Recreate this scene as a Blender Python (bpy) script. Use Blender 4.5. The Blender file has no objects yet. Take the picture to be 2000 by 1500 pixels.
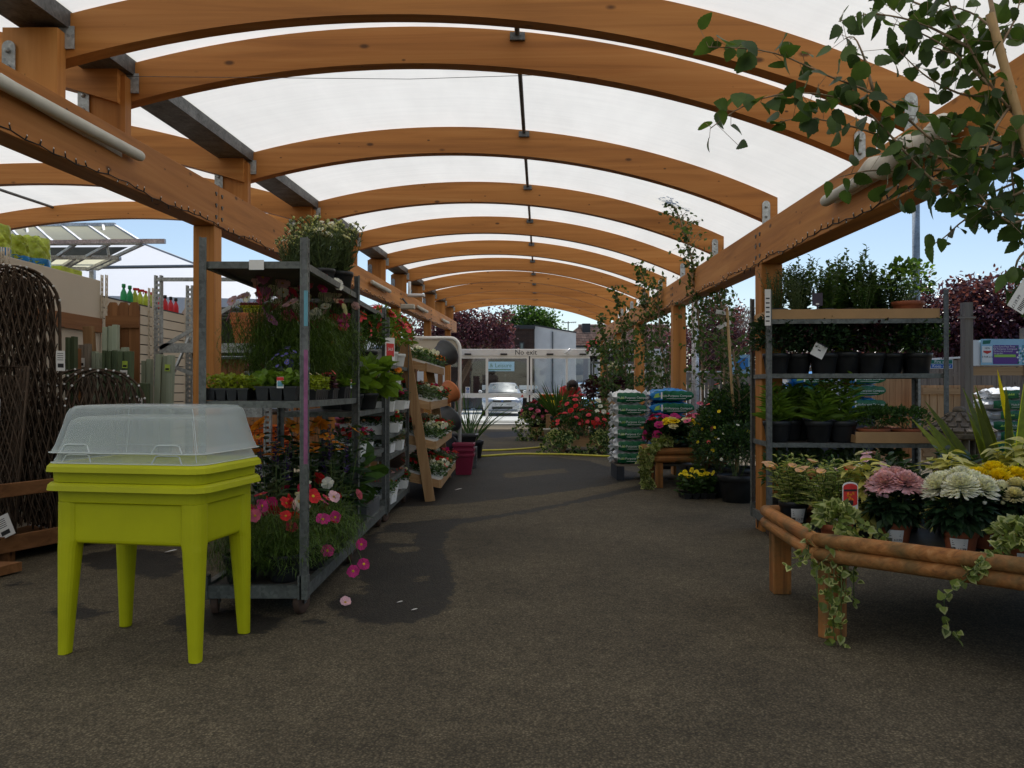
import bpy, math, random
import numpy as np
from mathutils import Vector, Matrix
sc = bpy.context.scene
PI = math.pi
R = math.radians
rng = np.random.default_rng(7)
random.seed(7)

# ---------------------------------------------------------------- camera, sky, sun, exposure
H = 1.16
FPX = 1560.0
cd = bpy.data.cameras.new('camera'); cam = bpy.data.objects.new('camera', cd)
sc.collection.objects.link(cam)
cam.location = (0, 0, H)
cam.rotation_euler = (R(90) + math.atan(10 / FPX), 0, 0)
cd.sensor_width = 36; cd.lens = FPX / 2000 * 36
cd.clip_start = 0.05; cd.clip_end = 2000
sc.camera = cam
SUN = Vector((0.05, 0.62, 1.0)).normalized()
w = bpy.data.worlds.new('World'); sc.world = w; w.use_nodes = True
nt = w.node_tree
bgn = nt.nodes['Background']
sky = nt.nodes.new('ShaderNodeTexSky'); sky.sky_type = 'NISHITA'; sky.sun_disc = False
sky.sun_elevation = math.asin(SUN.z); sky.sun_rotation = math.atan2(SUN.x, SUN.y)
sky.air_density = 1.0; sky.dust_density = 0.6; sky.ozone_density = 1.2
nt.links.new(sky.outputs[0], bgn.inputs[0]); bgn.inputs[1].default_value = 0.13
sd = bpy.data.lights.new('sun', 'SUN'); sd.energy = 4.6; sd.angle = R(0.5); sd.color = (1, 0.96, 0.9)
so = bpy.data.objects.new('sun', sd); sc.collection.objects.link(so)
so.rotation_euler = SUN.to_track_quat('Z', 'Y').to_euler()
sc.view_settings.view_transform = 'Standard'; sc.view_settings.look = 'None'
sc.view_settings.exposure = 0.0; sc.view_settings.gamma = 1
cy = sc.cycles
cy.max_bounces = 8; cy.diffuse_bounces = 4; cy.glossy_bounces = 3; cy.transmission_bounces = 6; cy.transparent_max_bounces = 12
cy.caustics_reflective = False; cy.caustics_refractive = False
cy.use_denoising = True

# ---------------------------------------------------------------- materials
MATS = {}
def newmat(name):
    m = bpy.data.materials.new(name); m.use_nodes = True
    n = m.node_tree; b = n.nodes['Principled BSDF']
    MATS[name] = m
    return m, n, b
def sp(b, col=None, rough=None, metal=None, spec=None):
    if col is not None: b.inputs['Base Color'].default_value = (*col, 1)
    if rough is not None: b.inputs['Roughness'].default_value = rough
    if metal is not None: b.inputs['Metallic'].default_value = metal
    if spec is not None: b.inputs['Specular IOR Level'].default_value = spec
def ramp(n, fac, stops):
    r = n.nodes.new('ShaderNodeValToRGB')
    e = r.color_ramp.elements
    while len(e) < len(stops): e.new(0.5)
    for el, (p, c) in zip(e, stops):
        el.position = p; el.color = (*c, 1)
    n.links.new(fac, r.inputs[0]); return r.outputs[0]
def coords(n, scale=(1, 1, 1), kind='Object'):
    t = n.nodes.new('ShaderNodeTexCoord'); m = n.nodes.new('ShaderNodeMapping')
    m.inputs['Scale'].default_value = scale
    n.links.new(t.outputs[kind], m.inputs[0]); return m.outputs[0]
def geopos(n, scale=(1, 1, 1)):
    t = n.nodes.new('ShaderNodeNewGeometry'); m = n.nodes.new('ShaderNodeMapping')
    m.inputs['Scale'].default_value = scale
    n.links.new(t.outputs['Position'], m.inputs[0]); return m.outputs[0]
def noise(n, vec, s, detail=4, rough=0.55, dist=0):
    x = n.nodes.new('ShaderNodeTexNoise'); x.inputs['Scale'].default_value = s
    x.inputs['Detail'].default_value = detail; x.inputs['Roughness'].default_value = rough
    x.inputs['Distortion'].default_value = dist
    n.links.new(vec, x.inputs['Vector']); return x.outputs['Fac']
def mixc(n, fac, a, b, mode='MIX'):
    x = n.nodes.new('ShaderNodeMix'); x.data_type = 'RGBA'; x.blend_type = mode
    for s, v in ((0, fac), (6, a), (7, b)):
        if hasattr(v, 'node'): n.links.new(v, x.inputs[s])
        elif s == 0: x.inputs[0].default_value = v
        else: x.inputs[s].default_value = (*v, 1)
    return x.outputs[2]
def mth(n, op, a, b=0.0, clamp=False):
    x = n.nodes.new('ShaderNodeMath'); x.operation = op; x.use_clamp = clamp
    for i, v in enumerate((a, b)):
        if hasattr(v, 'node'): n.links.new(v, x.inputs[i])
        else: x.inputs[i].default_value = v
    return x.outputs[0]
def bump(n, b, h, strength=0.3, dist=0.01):
    x = n.nodes.new('ShaderNodeBump'); x.inputs['Strength'].default_value = strength; x.inputs['Distance'].default_value = dist
    n.links.new(h, x.inputs['Height']); n.links.new(x.outputs[0], b.inputs['Normal'])
def plain(name, col, rough=0.5, metal=0, var=0.25, scale=6, bmp=0, spec=0.4):
    m, n, b = newmat(name); sp(b, col, rough, metal, spec)
    v = geopos(n)
    f = noise(n, v, scale, 5)
    lo = tuple(c * (1 - var) for c in col); hi = tuple(min(1, c * (1 + var)) for c in col)
    n.links.new(ramp(n, f, [(0.3, lo), (0.7, hi)]), b.inputs['Base Color'])
    rr = n.nodes.new('ShaderNodeMapRange'); rr.inputs[3].default_value = max(0.03, rough - 0.1); rr.inputs[4].default_value = min(1, rough + 0.15)
    n.links.new(f, rr.inputs[0]); n.links.new(rr.outputs[0], b.inputs['Roughness'])
    if bmp: bump(n, b, noise(n, v, scale * 14, 3), bmp, 0.004)
    return m
def woodmat(name, c0, c1, c2, axis, rough=0.55, knots=True, sc_=1.0, weather=0.0):
    m, n, b = newmat(name); sp(b, c1, rough, 0, 0.35)
    st = {'x': (0.35, 9, 9), 'y': (9, 0.35, 9), 'z': (9, 9, 0.35)}[axis]
    v = geopos(n, tuple(s * sc_ for s in st))
    f = noise(n, v, 1.4, 6, 0.6, 0.6)
    col = ramp(n, f, [(0.28, c0), (0.5, c1), (0.74, c2)])
    lam = noise(n, geopos(n, tuple(0.12 * s if s < 1 else 2.4 for s in st)), 1.0, 2)
    col = mixc(n, 1.0, col, ramp(n, lam, [(0.3, (0.78, 0.74, 0.7)), (0.7, (1.12, 1.12, 1.1))]), 'MULTIPLY')
    if knots:
        vo = n.nodes.new('ShaderNodeTexVoronoi'); vo.inputs['Scale'].default_value = 1.0
        n.links.new(geopos(n, tuple((2.6 if s < 1 else 5.5) for s in st)), vo.inputs['Vector'])
        kf = ramp(n, vo.outputs['Distance'], [(0.05, (1, 1, 1)), (0.11, (0, 0, 0))])
        col = mixc(n, kf, col, tuple(c * 0.35 for c in c0))
        v2 = n.nodes.new('ShaderNodeTexVoronoi'); v2.inputs['Scale'].default_value = 1.0
        n.links.new(geopos(n, tuple((6.0 if s < 1 else 11.0) for s in st)), v2.inputs['Vector'])
        sel = mth(n, 'MULTIPLY', ramp(n, v2.outputs['Distance'], [(0.05, (1, 1, 1)), (0.1, (0, 0, 0))]), ramp(n, v2.outputs['Color'], [(0.5, (0, 0, 0)), (0.55, (1, 1, 1))]))
        col = mixc(n, sel, col, tuple(c * 0.3 for c in c0))
    if weather:
        wf = ramp(n, noise(n, geopos(n), 5, 6, 0.7), [(0.42, (0, 0, 0)), (0.7, (weather,) * 3)])
        col = mixc(n, wf, col, (0.10, 0.085, 0.032))
    oi = n.nodes.new('ShaderNodeObjectInfo')
    col = mixc(n, 1.0, col, ramp(n, oi.outputs['Random'], [(0.0, (0.86, 0.84, 0.82)), (0.5, (1, 1, 1)), (1.0, (1.12, 1.14, 1.18))]), 'MULTIPLY')
    n.links.new(col, b.inputs['Base Color'])
    bump(n, b, f, 0.25, 0.004)
    return m
for ax in 'xyz':
    woodmat('glulam_' + ax, (0.34, 0.13, 0.026), (0.50, 0.205, 0.046), (0.60, 0.28, 0.078), ax, 0.6)
    woodmat('pine_' + ax, (0.30, 0.17, 0.075), (0.42, 0.25, 0.12), (0.52, 0.34, 0.18), ax, 0.7, True, 1.6)
    woodmat('log_' + ax, (0.17, 0.062, 0.018), (0.40, 0.16, 0.042), (0.56, 0.28, 0.11), ax, 0.7, True, 2.6, 0.9)
    woodmat('stain_' + ax, (0.15, 0.062, 0.022), (0.24, 0.105, 0.038), (0.32, 0.15, 0.06), ax, 0.65, True, 1.6)
    woodmat('sage_' + ax, (0.28, 0.33, 0.24), (0.36, 0.42, 0.32), (0.44, 0.50, 0.39), ax, 0.7, False, 1.6)
    woodmat('greenstain_' + ax, (0.06, 0.085, 0.045), (0.09, 0.125, 0.065), (0.13, 0.165, 0.09), ax, 0.7, False, 1.6)
    woodmat('greywood_' + ax, (0.16, 0.13, 0.10), (0.25, 0.21, 0.17), (0.34, 0.29, 0.24), ax, 0.8, True, 1.6)
def galv(name, col, rough=0.42):
    m, n, b = newmat(name); sp(b, col, rough, 0.45)
    v = geopos(n)
    vo = n.nodes.new('ShaderNodeTexVoronoi'); vo.inputs['Scale'].default_value = 60
    n.links.new(v, vo.inputs['Vector'])
    f2 = noise(n, v, 7, 6, 0.65)
    mx = mth(n, 'ADD', mth(n, 'MULTIPLY', vo.outputs['Color'], 0.35), mth(n, 'MULTIPLY', f2, 0.75))
    n.links.new(ramp(n, mx, [(0.3, tuple(c * 0.55 for c in col)), (0.75, tuple(min(1, c * 1.25) for c in col))]), b.inputs['Base Color'])
    n.links.new(ramp(n, f2, [(0.3, (rough + 0.22,) * 3), (0.7, (rough,) * 3)]), b.inputs['Roughness'])
    return m
galv('galvanised', (0.42, 0.45, 0.45)); galv('cart_steel', (0.135, 0.145, 0.135), 0.5); galv('dark_steel', (0.13, 0.135, 0.135), 0.45)
galv('aluminium', (0.62, 0.63, 0.65), 0.35)
plain('cart_board', (0.07, 0.06, 0.05), 0.7, 0, 0.4, 5)
plain('black_plastic', (0.018, 0.019, 0.021), 0.38, 0, 0.4, 9)
plain('navy_plastic', (0.02, 0.024, 0.035), 0.45, 0, 0.3, 9)
plain('grey_plastic', (0.085, 0.09, 0.095), 0.42, 0, 0.3, 5)
plain('terracotta', (0.36, 0.105, 0.045), 0.6, 0, 0.2, 9, 0.1)
plain('orange_plastic', (0.62, 0.20, 0.07), 0.5, 0, 0.12, 6)
plain('bright_orange', (0.8, 0.17, 0.02), 0.45, 0, 0.1, 6)
plain('maroon_plastic', (0.22, 0.015, 0.05), 0.45, 0, 0.15, 5)
plain('pink_plastic', (0.6, 0.06, 0.22), 0.45, 0, 0.15, 5)
plain('teal_plastic', (0.12, 0.33, 0.42), 0.45, 0, 0.15, 5)
plain('lime_plastic', (0.45, 0.455, 0.002), 0.5, 0, 0.10, 4, 0.1, 0.3)
plain('lime_bag', (0.42, 0.52, 0.05), 0.28, 0, 0.35, 9)
plain('blue_bag', (0.02, 0.22, 0.55), 0.25, 0, 0.3, 9)
plain('white_bag', (0.72, 0.74, 0.74), 0.28, 0, 0.12, 12, 0.2)
plain('green_bag', (0.012, 0.13, 0.055), 0.26, 0, 0.3, 14, 0.2)
plain('polystyrene', (0.78, 0.78, 0.76), 0.75, 0, 0.06, 25, 0.1)
plain('white_paint', (0.84, 0.83, 0.79), 0.4, 0, 0.06, 3)
plain('white_plastic', (0.78, 0.78, 0.76), 0.35, 0, 0.05, 8)
plain('lamp_plastic', (0.55, 0.54, 0.47), 0.5, 0, 0.15, 4)
plain('card', (0.75, 0.74, 0.72), 0.55, 0, 0.04, 12)
plain('card_red', (0.6, 0.03, 0.025), 0.4, 0, 0.15, 30)
plain('card_lime', (0.45, 0.6, 0.08), 0.45, 0, 0.1, 20)
plain('card_dark', (0.045, 0.03, 0.05), 0.4, 0, 0.2, 20)
plain('ink', (0.02, 0.02, 0.022), 0.6, 0, 0.1, 5)
plain('white_ink', (0.85, 0.86, 0.84), 0.5, 0, 0.02, 5)
plain('green_ink', (0.01, 0.16, 0.11), 0.5, 0, 0.05, 5)
plain('lime_ink', (0.35, 0.6, 0.1), 0.5, 0, 0.05, 5)
plain('red_ink', (0.6, 0.04, 0.03), 0.5, 0, 0.05, 5)
plain('blue_ink', (0.02, 0.12, 0.42), 0.5, 0, 0.05, 5)
plain('purple_ink', (0.13, 0.05, 0.26), 0.5, 0, 0.05, 5)
plain('sky_ink', (0.35, 0.6, 0.75), 0.5, 0, 0.05, 5)
plain('gold_ink', (0.5, 0.3, 0.08), 0.5, 0, 0.3, 80)
plain('cardboard', (0.42, 0.25, 0.115), 0.8, 0, 0.1, 6)
plain('soil', (0.028, 0.019, 0.012), 0.95, 0, 0.5, 60, 0.6)
plain('beige_board', (0.68, 0.61, 0.49), 0.6, 0, 0.05, 2)
plain('white_board', (0.55, 0.50, 0.43), 0.6, 0, 0.05, 2)
plain('willow', (0.08, 0.052, 0.033), 0.75, 0, 0.45, 18)
plain('bark', (0.13, 0.085, 0.05), 0.8, 0, 0.4, 20, 0.3)
plain('cane', (0.42, 0.27, 0.12), 0.6, 0, 0.25, 15)
plain('birch_bark', (0.30, 0.21, 0.13), 0.7, 0, 0.45, 30, 0.2)
plain('hose_yellow', (0.62, 0.55, 0.06), 0.4, 0, 0.1, 8)
plain('rubber', (0.02, 0.02, 0.02), 0.75, 0, 0.3, 12)
plain('caster', (0.085, 0.05, 0.035), 0.7, 0, 0.4, 20)
plain('stone', (0.13, 0.105, 0.08), 0.9, 0, 0.5, 22, 0.6)
plain('render_wall', (0.56, 0.56, 0.55), 0.8, 0, 0.10, 1.5, 0.1)
plain('grey_render', (0.30, 0.31, 0.33), 0.8, 0, 0.10, 1.5, 0.1)
plain('skin', (0.50, 0.27, 0.18), 0.5, 0, 0.05, 4)
plain('coral_cloth', (0.75, 0.075, 0.075), 0.8, 0, 0.12, 14)
plain('denim', (0.04, 0.05, 0.09), 0.85, 0, 0.2, 14)
plain('hair', (0.025, 0.014, 0.01), 0.5, 0, 0.4, 40)
plain('silver_paint', (0.55, 0.57, 0.60), 0.22, 0.5, 0.03, 2)
plain('blue_paint', (0.25, 0.42, 0.62), 0.2, 0.4, 0.03, 2)
plain('dark_trim', (0.025, 0.026, 0.028), 0.4, 0, 0.2, 4)
plain('car_glass', (0.05, 0.08, 0.09), 0.04, 0, 0.2, 2, 0, 0.9)
plain('lens', (0.6, 0.65, 0.7), 0.08, 0.3, 0.15, 30)
plain('cloth_white', (0.6, 0.56, 0.48), 0.85, 0, 0.15, 14)
plain('chrome', (0.75, 0.75, 0.76), 0.12, 1.0, 0.03, 4)
plain('plastic_red', (0.55, 0.02, 0.03), 0.35, 0, 0.1, 9)
plain('plastic_green', (0.02, 0.3, 0.1), 0.35, 0, 0.1, 9)
plain('tent_frame', (0.3, 0.3, 0.3), 0.45, 0.5, 0.1, 5)

def membrane(name, col, tr, var=0.05):
    m, n, b = newmat(name); out = n.nodes['Material Output']
    v = geopos(n, (1.0, 0.25, 1.0))
    f = noise(n, v, 2.5, 5, 0.6)
    f2 = noise(n, geopos(n, (0.6, 7, 1)), 2.0, 5, 0.7)
    f = mth(n, 'ADD', mth(n, 'MULTIPLY', f, 0.6), mth(n, 'MULTIPLY', f2, 0.4))
    cc = ramp(n, f, [(0.3, tuple(c * (1 - var) for c in col)), (0.7, col)])
    n.links.new(cc, b.inputs['Base Color']); sp(b, None, 0.45)
    t = n.nodes.new('ShaderNodeBsdfTranslucent'); n.links.new(cc, t.inputs[0])
    mx = n.nodes.new('ShaderNodeMixShader'); mx.inputs[0].default_value = tr
    n.links.new(b.outputs[0], mx.inputs[1]); n.links.new(t.outputs[0], mx.inputs[2]); n.links.new(mx.outputs[0], out.inputs[0])
    return m
membrane('roof_membrane', (0.93, 0.91, 0.84), 0.62, 0.16)
membrane('tent_fabric', (0.95, 0.95, 0.94), 0.1, 0.03)
membrane('vent_sheet', (0.80, 0.78, 0.58), 0.6, 0.1)
def seethrough(name, col, opac, rough, diff=0.5):
    m, n, b = newmat(name); out = n.nodes['Material Output']
    sp(b, col, rough, 0, 0.5)
    t = n.nodes.new('ShaderNodeBsdfTransparent')
    lw = n.nodes.new('ShaderNodeLayerWeight'); lw.inputs[0].default_value = 0.35
    fac = mth(n, 'ADD', mth(n, 'MULTIPLY', lw.outputs['Facing'], 0.4), opac, True)
    mx = n.nodes.new('ShaderNodeMixShader'); n.links.new(fac, mx.inputs[0])
    n.links.new(t.outputs[0], mx.inputs[1]); n.links.new(b.outputs[0], mx.inputs[2]); n.links.new(mx.outputs[0], out.inputs[0])
    return m
seethrough('clear_plastic', (0.55, 0.62, 0.63), 0.27, 0.22)
seethrough('clear_edge', (0.75, 0.8, 0.8), 0.55, 0.3)  # paler, denser copy; puts bright highlights on cover rims and corners
def glassmat(name, f0):
    m, n, b = newmat(name); out = n.nodes['Material Output']
    g = n.nodes.new('ShaderNodeBsdfGlossy'); g.inputs['Roughness'].default_value = 0.02
    t = n.nodes.new('ShaderNodeBsdfTransparent'); t.inputs[0].default_value = (0.93, 0.95, 0.95, 1)
    mx = n.nodes.new('ShaderNodeMixShader'); mx.inputs[0].default_value = f0
    n.links.new(t.outputs[0], mx.inputs[1]); n.links.new(g.outputs[0], mx.inputs[2]); n.links.new(mx.outputs[0], out.inputs[0])
glassmat('door_glass', 0.05)
def leafmat(name, col, var=0.35, tr=0.3, edge=None, rough=0.45):
    m, n, b = newmat(name); out = n.nodes['Material Output']
    sp(b, col, rough, 0, 0.3)
    g = n.nodes.new('ShaderNodeNewGeometry')
    rp = g.outputs['Random Per Island']
    lo = tuple(c * (1 - var) for c in col); hi = (min(1, col[0] * (1 + var * 1.3)), min(1, col[1] * (1 + var)), col[2] * (1 + var * 0.5))
    cc = ramp(n, rp, [(0.0, lo), (0.55, col), (1.0, hi)])
    cc = mixc(n, 1.0, cc, ramp(n, noise(n, geopos(n), 30, 3), [(0.3, (0.8, 0.8, 0.8)), (0.7, (1.15, 1.15, 1.1))]), 'MULTIPLY')
    n.links.new(cc, b.inputs['Base Color'])
    t = n.nodes.new('ShaderNodeBsdfTranslucent')
    n.links.new(mixc(n, 1.0, cc, (1.5, 1.5, 0.7), 'MULTIPLY'), t.inputs[0])
    mx = n.nodes.new('ShaderNodeMixShader'); mx.inputs[0].default_value = tr
    n.links.new(b.outputs[0], mx.inputs[1]); n.links.new(t.outputs[0], mx.inputs[2]); n.links.new(mx.outputs[0], out.inputs[0])
    return m
leafmat('leaf', (0.055, 0.115, 0.028)); leafmat('leaf_dark', (0.022, 0.052, 0.022)); leafmat('leaf_light', (0.14, 0.24, 0.03))
leafmat('leaf_lime', (0.26, 0.32, 0.03), 0.3, 0.35); leafmat('leaf_yellow', (0.50, 0.48, 0.15), 0.3, 0.3); leafmat('leaf_grey', (0.10, 0.14, 0.075))
leafmat('leaf_purple', (0.04, 0.012, 0.022), 0.6, 0.22, rough=0.3); leafmat('leaf_plum', (0.11, 0.042, 0.07), 0.75, 0.3, rough=0.28)
leafmat('leaf_birch', (0.06, 0.11, 0.035), 0.5, 0.42); leafmat('leaf_fine', (0.085, 0.15, 0.03), 0.5, 0.3); leafmat('leaf_variegate', (0.42, 0.45, 0.19), 0.35, 0.3); leafmat('leaf_ivy', (0.15, 0.20, 0.045), 0.4, 0.3)
leafmat('leaf_sword', (0.19, 0.23, 0.045), 0.5, 0.45); leafmat('leaf_tree', (0.05, 0.11, 0.022), 0.5, 0.35)
leafmat('stem', (0.08, 0.12, 0.035), 0.2, 0.0)
for nm, c in dict(red=(0.62, 0.02, 0.025), crimson=(0.42, 0.012, 0.05), magenta=(0.55, 0.03, 0.22), pink=(0.72, 0.16, 0.30), palepink=(0.74, 0.46, 0.55), mauve=(0.36, 0.13, 0.28),
                  white=(0.80, 0.79, 0.74), cream=(0.76, 0.70, 0.45), yellow=(0.85, 0.66, 0.015), orange=(0.75, 0.25, 0.025), peach=(0.72, 0.42, 0.24), violet=(0.06, 0.03, 0.16),
                  coralpink=(0.8, 0.10, 0.13), blue=(0.12, 0.12, 0.4)).items():
    leafmat('petal_' + nm, c, 0.18, 0.25, rough=0.6)
leafmat('floret', (0.55, 0.33, 0.02), 0.2, 0.0, rough=0.8)

# asphalt with damp patches: attribute 'damp' is a signed distance in metres, + inside
def asphalt():
    m, n, b = newmat('asphalt'); sp(b, (0.1, 0.09, 0.07), 0.9, 0, 0.3)
    v = geopos(n)
    vo = n.nodes.new('ShaderNodeTexVoronoi'); vo.inputs['Scale'].default_value = 120
    n.links.new(v, vo.inputs['Vector'])
    agg = ramp(n, vo.outputs['Color'], [(0.0, (0.085, 0.068, 0.042)), (0.5, (0.14, 0.113, 0.072)), (1.0, (0.25, 0.205, 0.132))])
    gap = ramp(n, vo.outputs['Distance'], [(0.25, (1, 1, 1)), (0.62, (0.5, 0.5, 0.5))])
    col = mixc(n, 1.0, agg, gap, 'MULTIPLY')
    big = noise(n, v, 0.9, 6, 0.62, 0.3)
    col = mixc(n, 1.0, col, ramp(n, big, [(0.3, (0.64, 0.63, 0.62)), (0.7, (1.2, 1.18, 1.14))]), 'MULTIPLY')
    fine = noise(n, v, 9, 5, 0.7)
    col = mixc(n, 1.0, col, ramp(n, fine, [(0.3, (0.75, 0.75, 0.75)), (0.65, (1.1, 1.1, 1.1))]), 'MULTIPLY')
    at = n.nodes.new('ShaderNodeAttribute'); at.attribute_name = 'damp'
    e1 = noise(n, v, 3.2, 7, 0.62, 0.4); e2 = noise(n, v, 14, 4, 0.6)
    dist = mth(n, 'ADD', at.outputs['Fac'], mth(n, 'ADD', mth(n, 'MULTIPLY', mth(n, 'SUBTRACT', e1, 0.5), 0.16), mth(n, 'MULTIPLY', mth(n, 'SUBTRACT', e2, 0.5), 0.17)))
    wet = n.nodes.new('ShaderNodeMapRange'); wet.inputs[1].default_value = -0.012; wet.inputs[2].default_value = 0.02
    n.links.new(dist, wet.inputs[0])
    col = mixc(n, wet.outputs[0], col, mixc(n, 1.0, col, (0.23, 0.235, 0.26), 'MULTIPLY'))
    n.links.new(col, b.inputs['Base Color'])
    n.links.new(ramp(n, wet.outputs[0], [(0, (0.9,) * 3), (1, (0.72,) * 3)]), b.inputs['Roughness'])
    bump(n, b, vo.outputs['Distance'], 0.8, -0.005)
asphalt()
def brick(name, c1, c2, mortar, s=1.0, w_=0.225, h_=0.075, kind='xz'):
    m, n, b = newmat(name); sp(b, c1, 0.85, 0, 0.2)
    t = n.nodes.new('ShaderNodeNewGeometry'); sx = n.nodes.new('ShaderNodeSeparateXYZ'); cx = n.nodes.new('ShaderNodeCombineXYZ')
    n.links.new(t.outputs['Position'], sx.inputs[0])
    n.links.new(sx.outputs['X'], cx.inputs[0]); n.links.new(sx.outputs['Z'], cx.inputs[1])
    br = n.nodes.new('ShaderNodeTexBrick'); br.inputs['Scale'].default_value = s
    br.inputs['Color1'].default_value = (*c1, 1); br.inputs['Color2'].default_value = (*c2, 1); br.inputs['Mortar'].default_value = (*mortar, 1)
    br.inputs['Brick Width'].default_value = w_; br.inputs['Row Height'].default_value = h_; br.inputs['Mortar Size'].default_value = 0.01
    n.links.new(cx.outputs[0], br.inputs[0])
    col = mixc(n, 1.0, br.outputs[0], ramp(n, noise(n, t.outputs['Position'], 3, 5), [(0.3, (0.7,) * 3), (0.7, (1.2,) * 3)]), 'MULTIPLY')
    n.links.new(col, b.inputs['Base Color']); bump(n, b, br.outputs['Fac'], 0.5, -0.02)
brick('brown_brick', (0.10, 0.05, 0.03), (0.15, 0.075, 0.045), (0.16, 0.14, 0.12))
brick('roof_tile', (0.36, 0.24, 0.19), (0.48, 0.35, 0.28), (0.09, 0.07, 0.06), 1.0, 0.33, 0.2)
brick('shop_brick', (0.04, 0.022, 0.016), (0.06, 0.03, 0.022), (0.05, 0.045, 0.04))
plain('concrete', (0.62, 0.60, 0.55), 0.9, 0, 0.12, 1.2, 0.2)
# ---------------------------------------------------------------- mesh building
TEXT = {}
def text_geo(s):
    if s in TEXT: return TEXT[s]
    c = bpy.data.curves.new('lettering', 'FONT'); c.body = s; c.align_x = 'CENTER'; c.align_y = 'CENTER'; c.resolution_u = 2
    o = bpy.data.objects.new('lettering', c); sc.collection.objects.link(o)
    me = bpy.data.meshes.new_from_object(o.evaluated_get(bpy.context.evaluated_depsgraph_get()))
    v = np.array([x.co[:2] for x in me.vertices]).reshape(-1, 2)
    f = [tuple(p.vertices) for p in me.polygons]
    bpy.data.objects.remove(o); bpy.data.meshes.remove(me); bpy.data.curves.remove(c)
    TEXT[s] = (v, f); return TEXT[s]
for s in ('No exit', '& Leisure', 'WX54 YSR', 'Multi-Purpose Compost', '£3.99', '£4.99', '£5.99', 'All Purpose Compost', 'Gro-Sure Peat Free', '3 FOR £12', 'Fire exit', 'Keep clear', '£129.99', 'SALE', 'Perfect for all around', 'the garden', 'NEW'):
    text_geo(s)
def nrm(a):
    a = np.asarray(a, float); return a / np.maximum(np.linalg.norm(a, axis=-1, keepdims=True), 1e-9)
class MB:
    def __init__(s): s.V = []; s.F = []; s.n = 0
    def add(s, v, f, mat=0, smooth=False):
        v = np.asarray(v, float).reshape(-1, 3)
        if isinstance(f, np.ndarray): f = f + s.n; s.F.append((f, mat, smooth))
        else:
            by = {}
            for q in f: by.setdefault(len(q), []).append(q)
            for q in by.values(): s.F.append((np.array(q) + s.n, mat, smooth))
        s.V.append(v); s.n += len(v); return s
    def box(s, x0, x1, y0, y1, z0, z1, mat=0, M=None):
        v = np.array([(x, y, z) for z in (z0, z1) for y in (y0, y1) for x in (x0, x1)], float)
        if M is not None: v = v @ np.array(M.to_3x3()).T + np.array(M.translation)
        return s.add(v, np.array([(0, 2, 3, 1), (4, 5, 7, 6), (0, 1, 5, 4), (2, 6, 7, 3), (0, 4, 6, 2), (1, 3, 7, 5)]), mat)
    def bar(s, a, b, wx, wz, mat=0, up=(0, 0, 1)):
        a = np.array(a, float); b = np.array(b, float); d = nrm(b - a); up = np.array(up, float)
        x = nrm(np.cross(d, up)); z = np.cross(x, d)
        v = [p + sx * x * wx / 2 + sz * z * wz / 2 for p in (a, b) for sz in (-1, 1) for sx in (-1, 1)]
        return s.add(v, np.array([(0, 2, 3, 1), (4, 5, 7, 6), (0, 1, 5, 4), (2, 6, 7, 3), (0, 4, 6, 2), (1, 3, 7, 5)]), mat)
    def tube(s, pts, r, n=8, mat=0, caps=True, smooth=True):
        P = np.array(pts, float); k = len(P); r = np.full(k, r) if np.isscalar(r) else np.array(r, float)
        T = np.gradient(P, axis=0) if k > 2 else np.repeat([P[1] - P[0]], 2, 0); T = nrm(T)
        ref = np.array((0, 0, 1.0)) if abs(T[0][2]) < 0.9 else np.array((1.0, 0, 0))
        A = nrm(np.cross(T, ref)); B = np.cross(T, A)
        t = np.arange(n) * 2 * PI / n
        V = P[:, None] + r[:, None, None] * (np.cos(t)[None, :, None] * A[:, None] + np.sin(t)[None, :, None] * B[:, None])
        i = np.arange(k - 1)[:, None] * n; j = np.arange(n)[None]; j2 = (j + 1) % n
        F = np.stack([i + j, i + j2, i + n + j2, i + n + j], -1).reshape(-1, 4)
        n0 = s.n; s.add(V.reshape(-1, 3), F, mat, smooth)
        if caps:
            s.F.append((np.array([[n0 + x for x in range(n)][::-1]]), mat, False)); s.F.append((np.array([[n0 + (k - 1) * n + x for x in range(n)]]), mat, False))
        return s
    def rings(s, rings, mat=0, smooth=False, cap0=True, cap1=True):
        k = len(rings); n = len(rings[0]); n0 = s.n
        i = np.arange(k - 1)[:, None] * n; j = np.arange(n)[None]; j2 = (j + 1) % n
        F = np.stack([i + j, i + j2, i + n + j2, i + n + j], -1).reshape(-1, 4)
        s.add(np.array(rings, float).reshape(-1, 3), F, mat, smooth)
        if cap0: s.F.append((np.array([list(range(n0, n0 + n))[::-1]]), mat, False))
        if cap1: s.F.append((np.array([list(range(n0 + (k - 1) * n, n0 + k * n))]), mat, False))
        return s
    def lathe(s, prof, n=20, mat=0, c=(0, 0, 0), M=None, smooth=True, cap0=True, cap1=False):
        t = np.arange(n) * 2 * PI / n
        rg = []
        for r, z in prof:
            v = np.stack([r * np.cos(t), r * np.sin(t), np.full(n, z)], -1)
            if M is not None: v = v @ np.array(M.to_3x3()).T + np.array(M.translation)
            rg.append(v + np.array(c))
        return s.rings(rg, mat, smooth, cap0, cap1)
    def prism(s, poly, y0, y1, mat=0, plane='xz', M=None):
        n = len(poly); P = np.array(poly, float)
        def lift(y):
            o = np.full(n, y)
            if plane == 'xz': return np.stack([P[:, 0], o, P[:, 1]], -1)
            if plane == 'yz': return np.stack([o, P[:, 0], P[:, 1]], -1)
            return np.stack([P[:, 0], P[:, 1], o], -1)
        a, b = lift(y0), lift(y1)
        if M is not None:
            m3 = np.array(M.to_3x3()).T; tr = np.array(M.translation); a = a @ m3 + tr; b = b @ m3 + tr
        return s.rings([a, b], mat)
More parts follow.
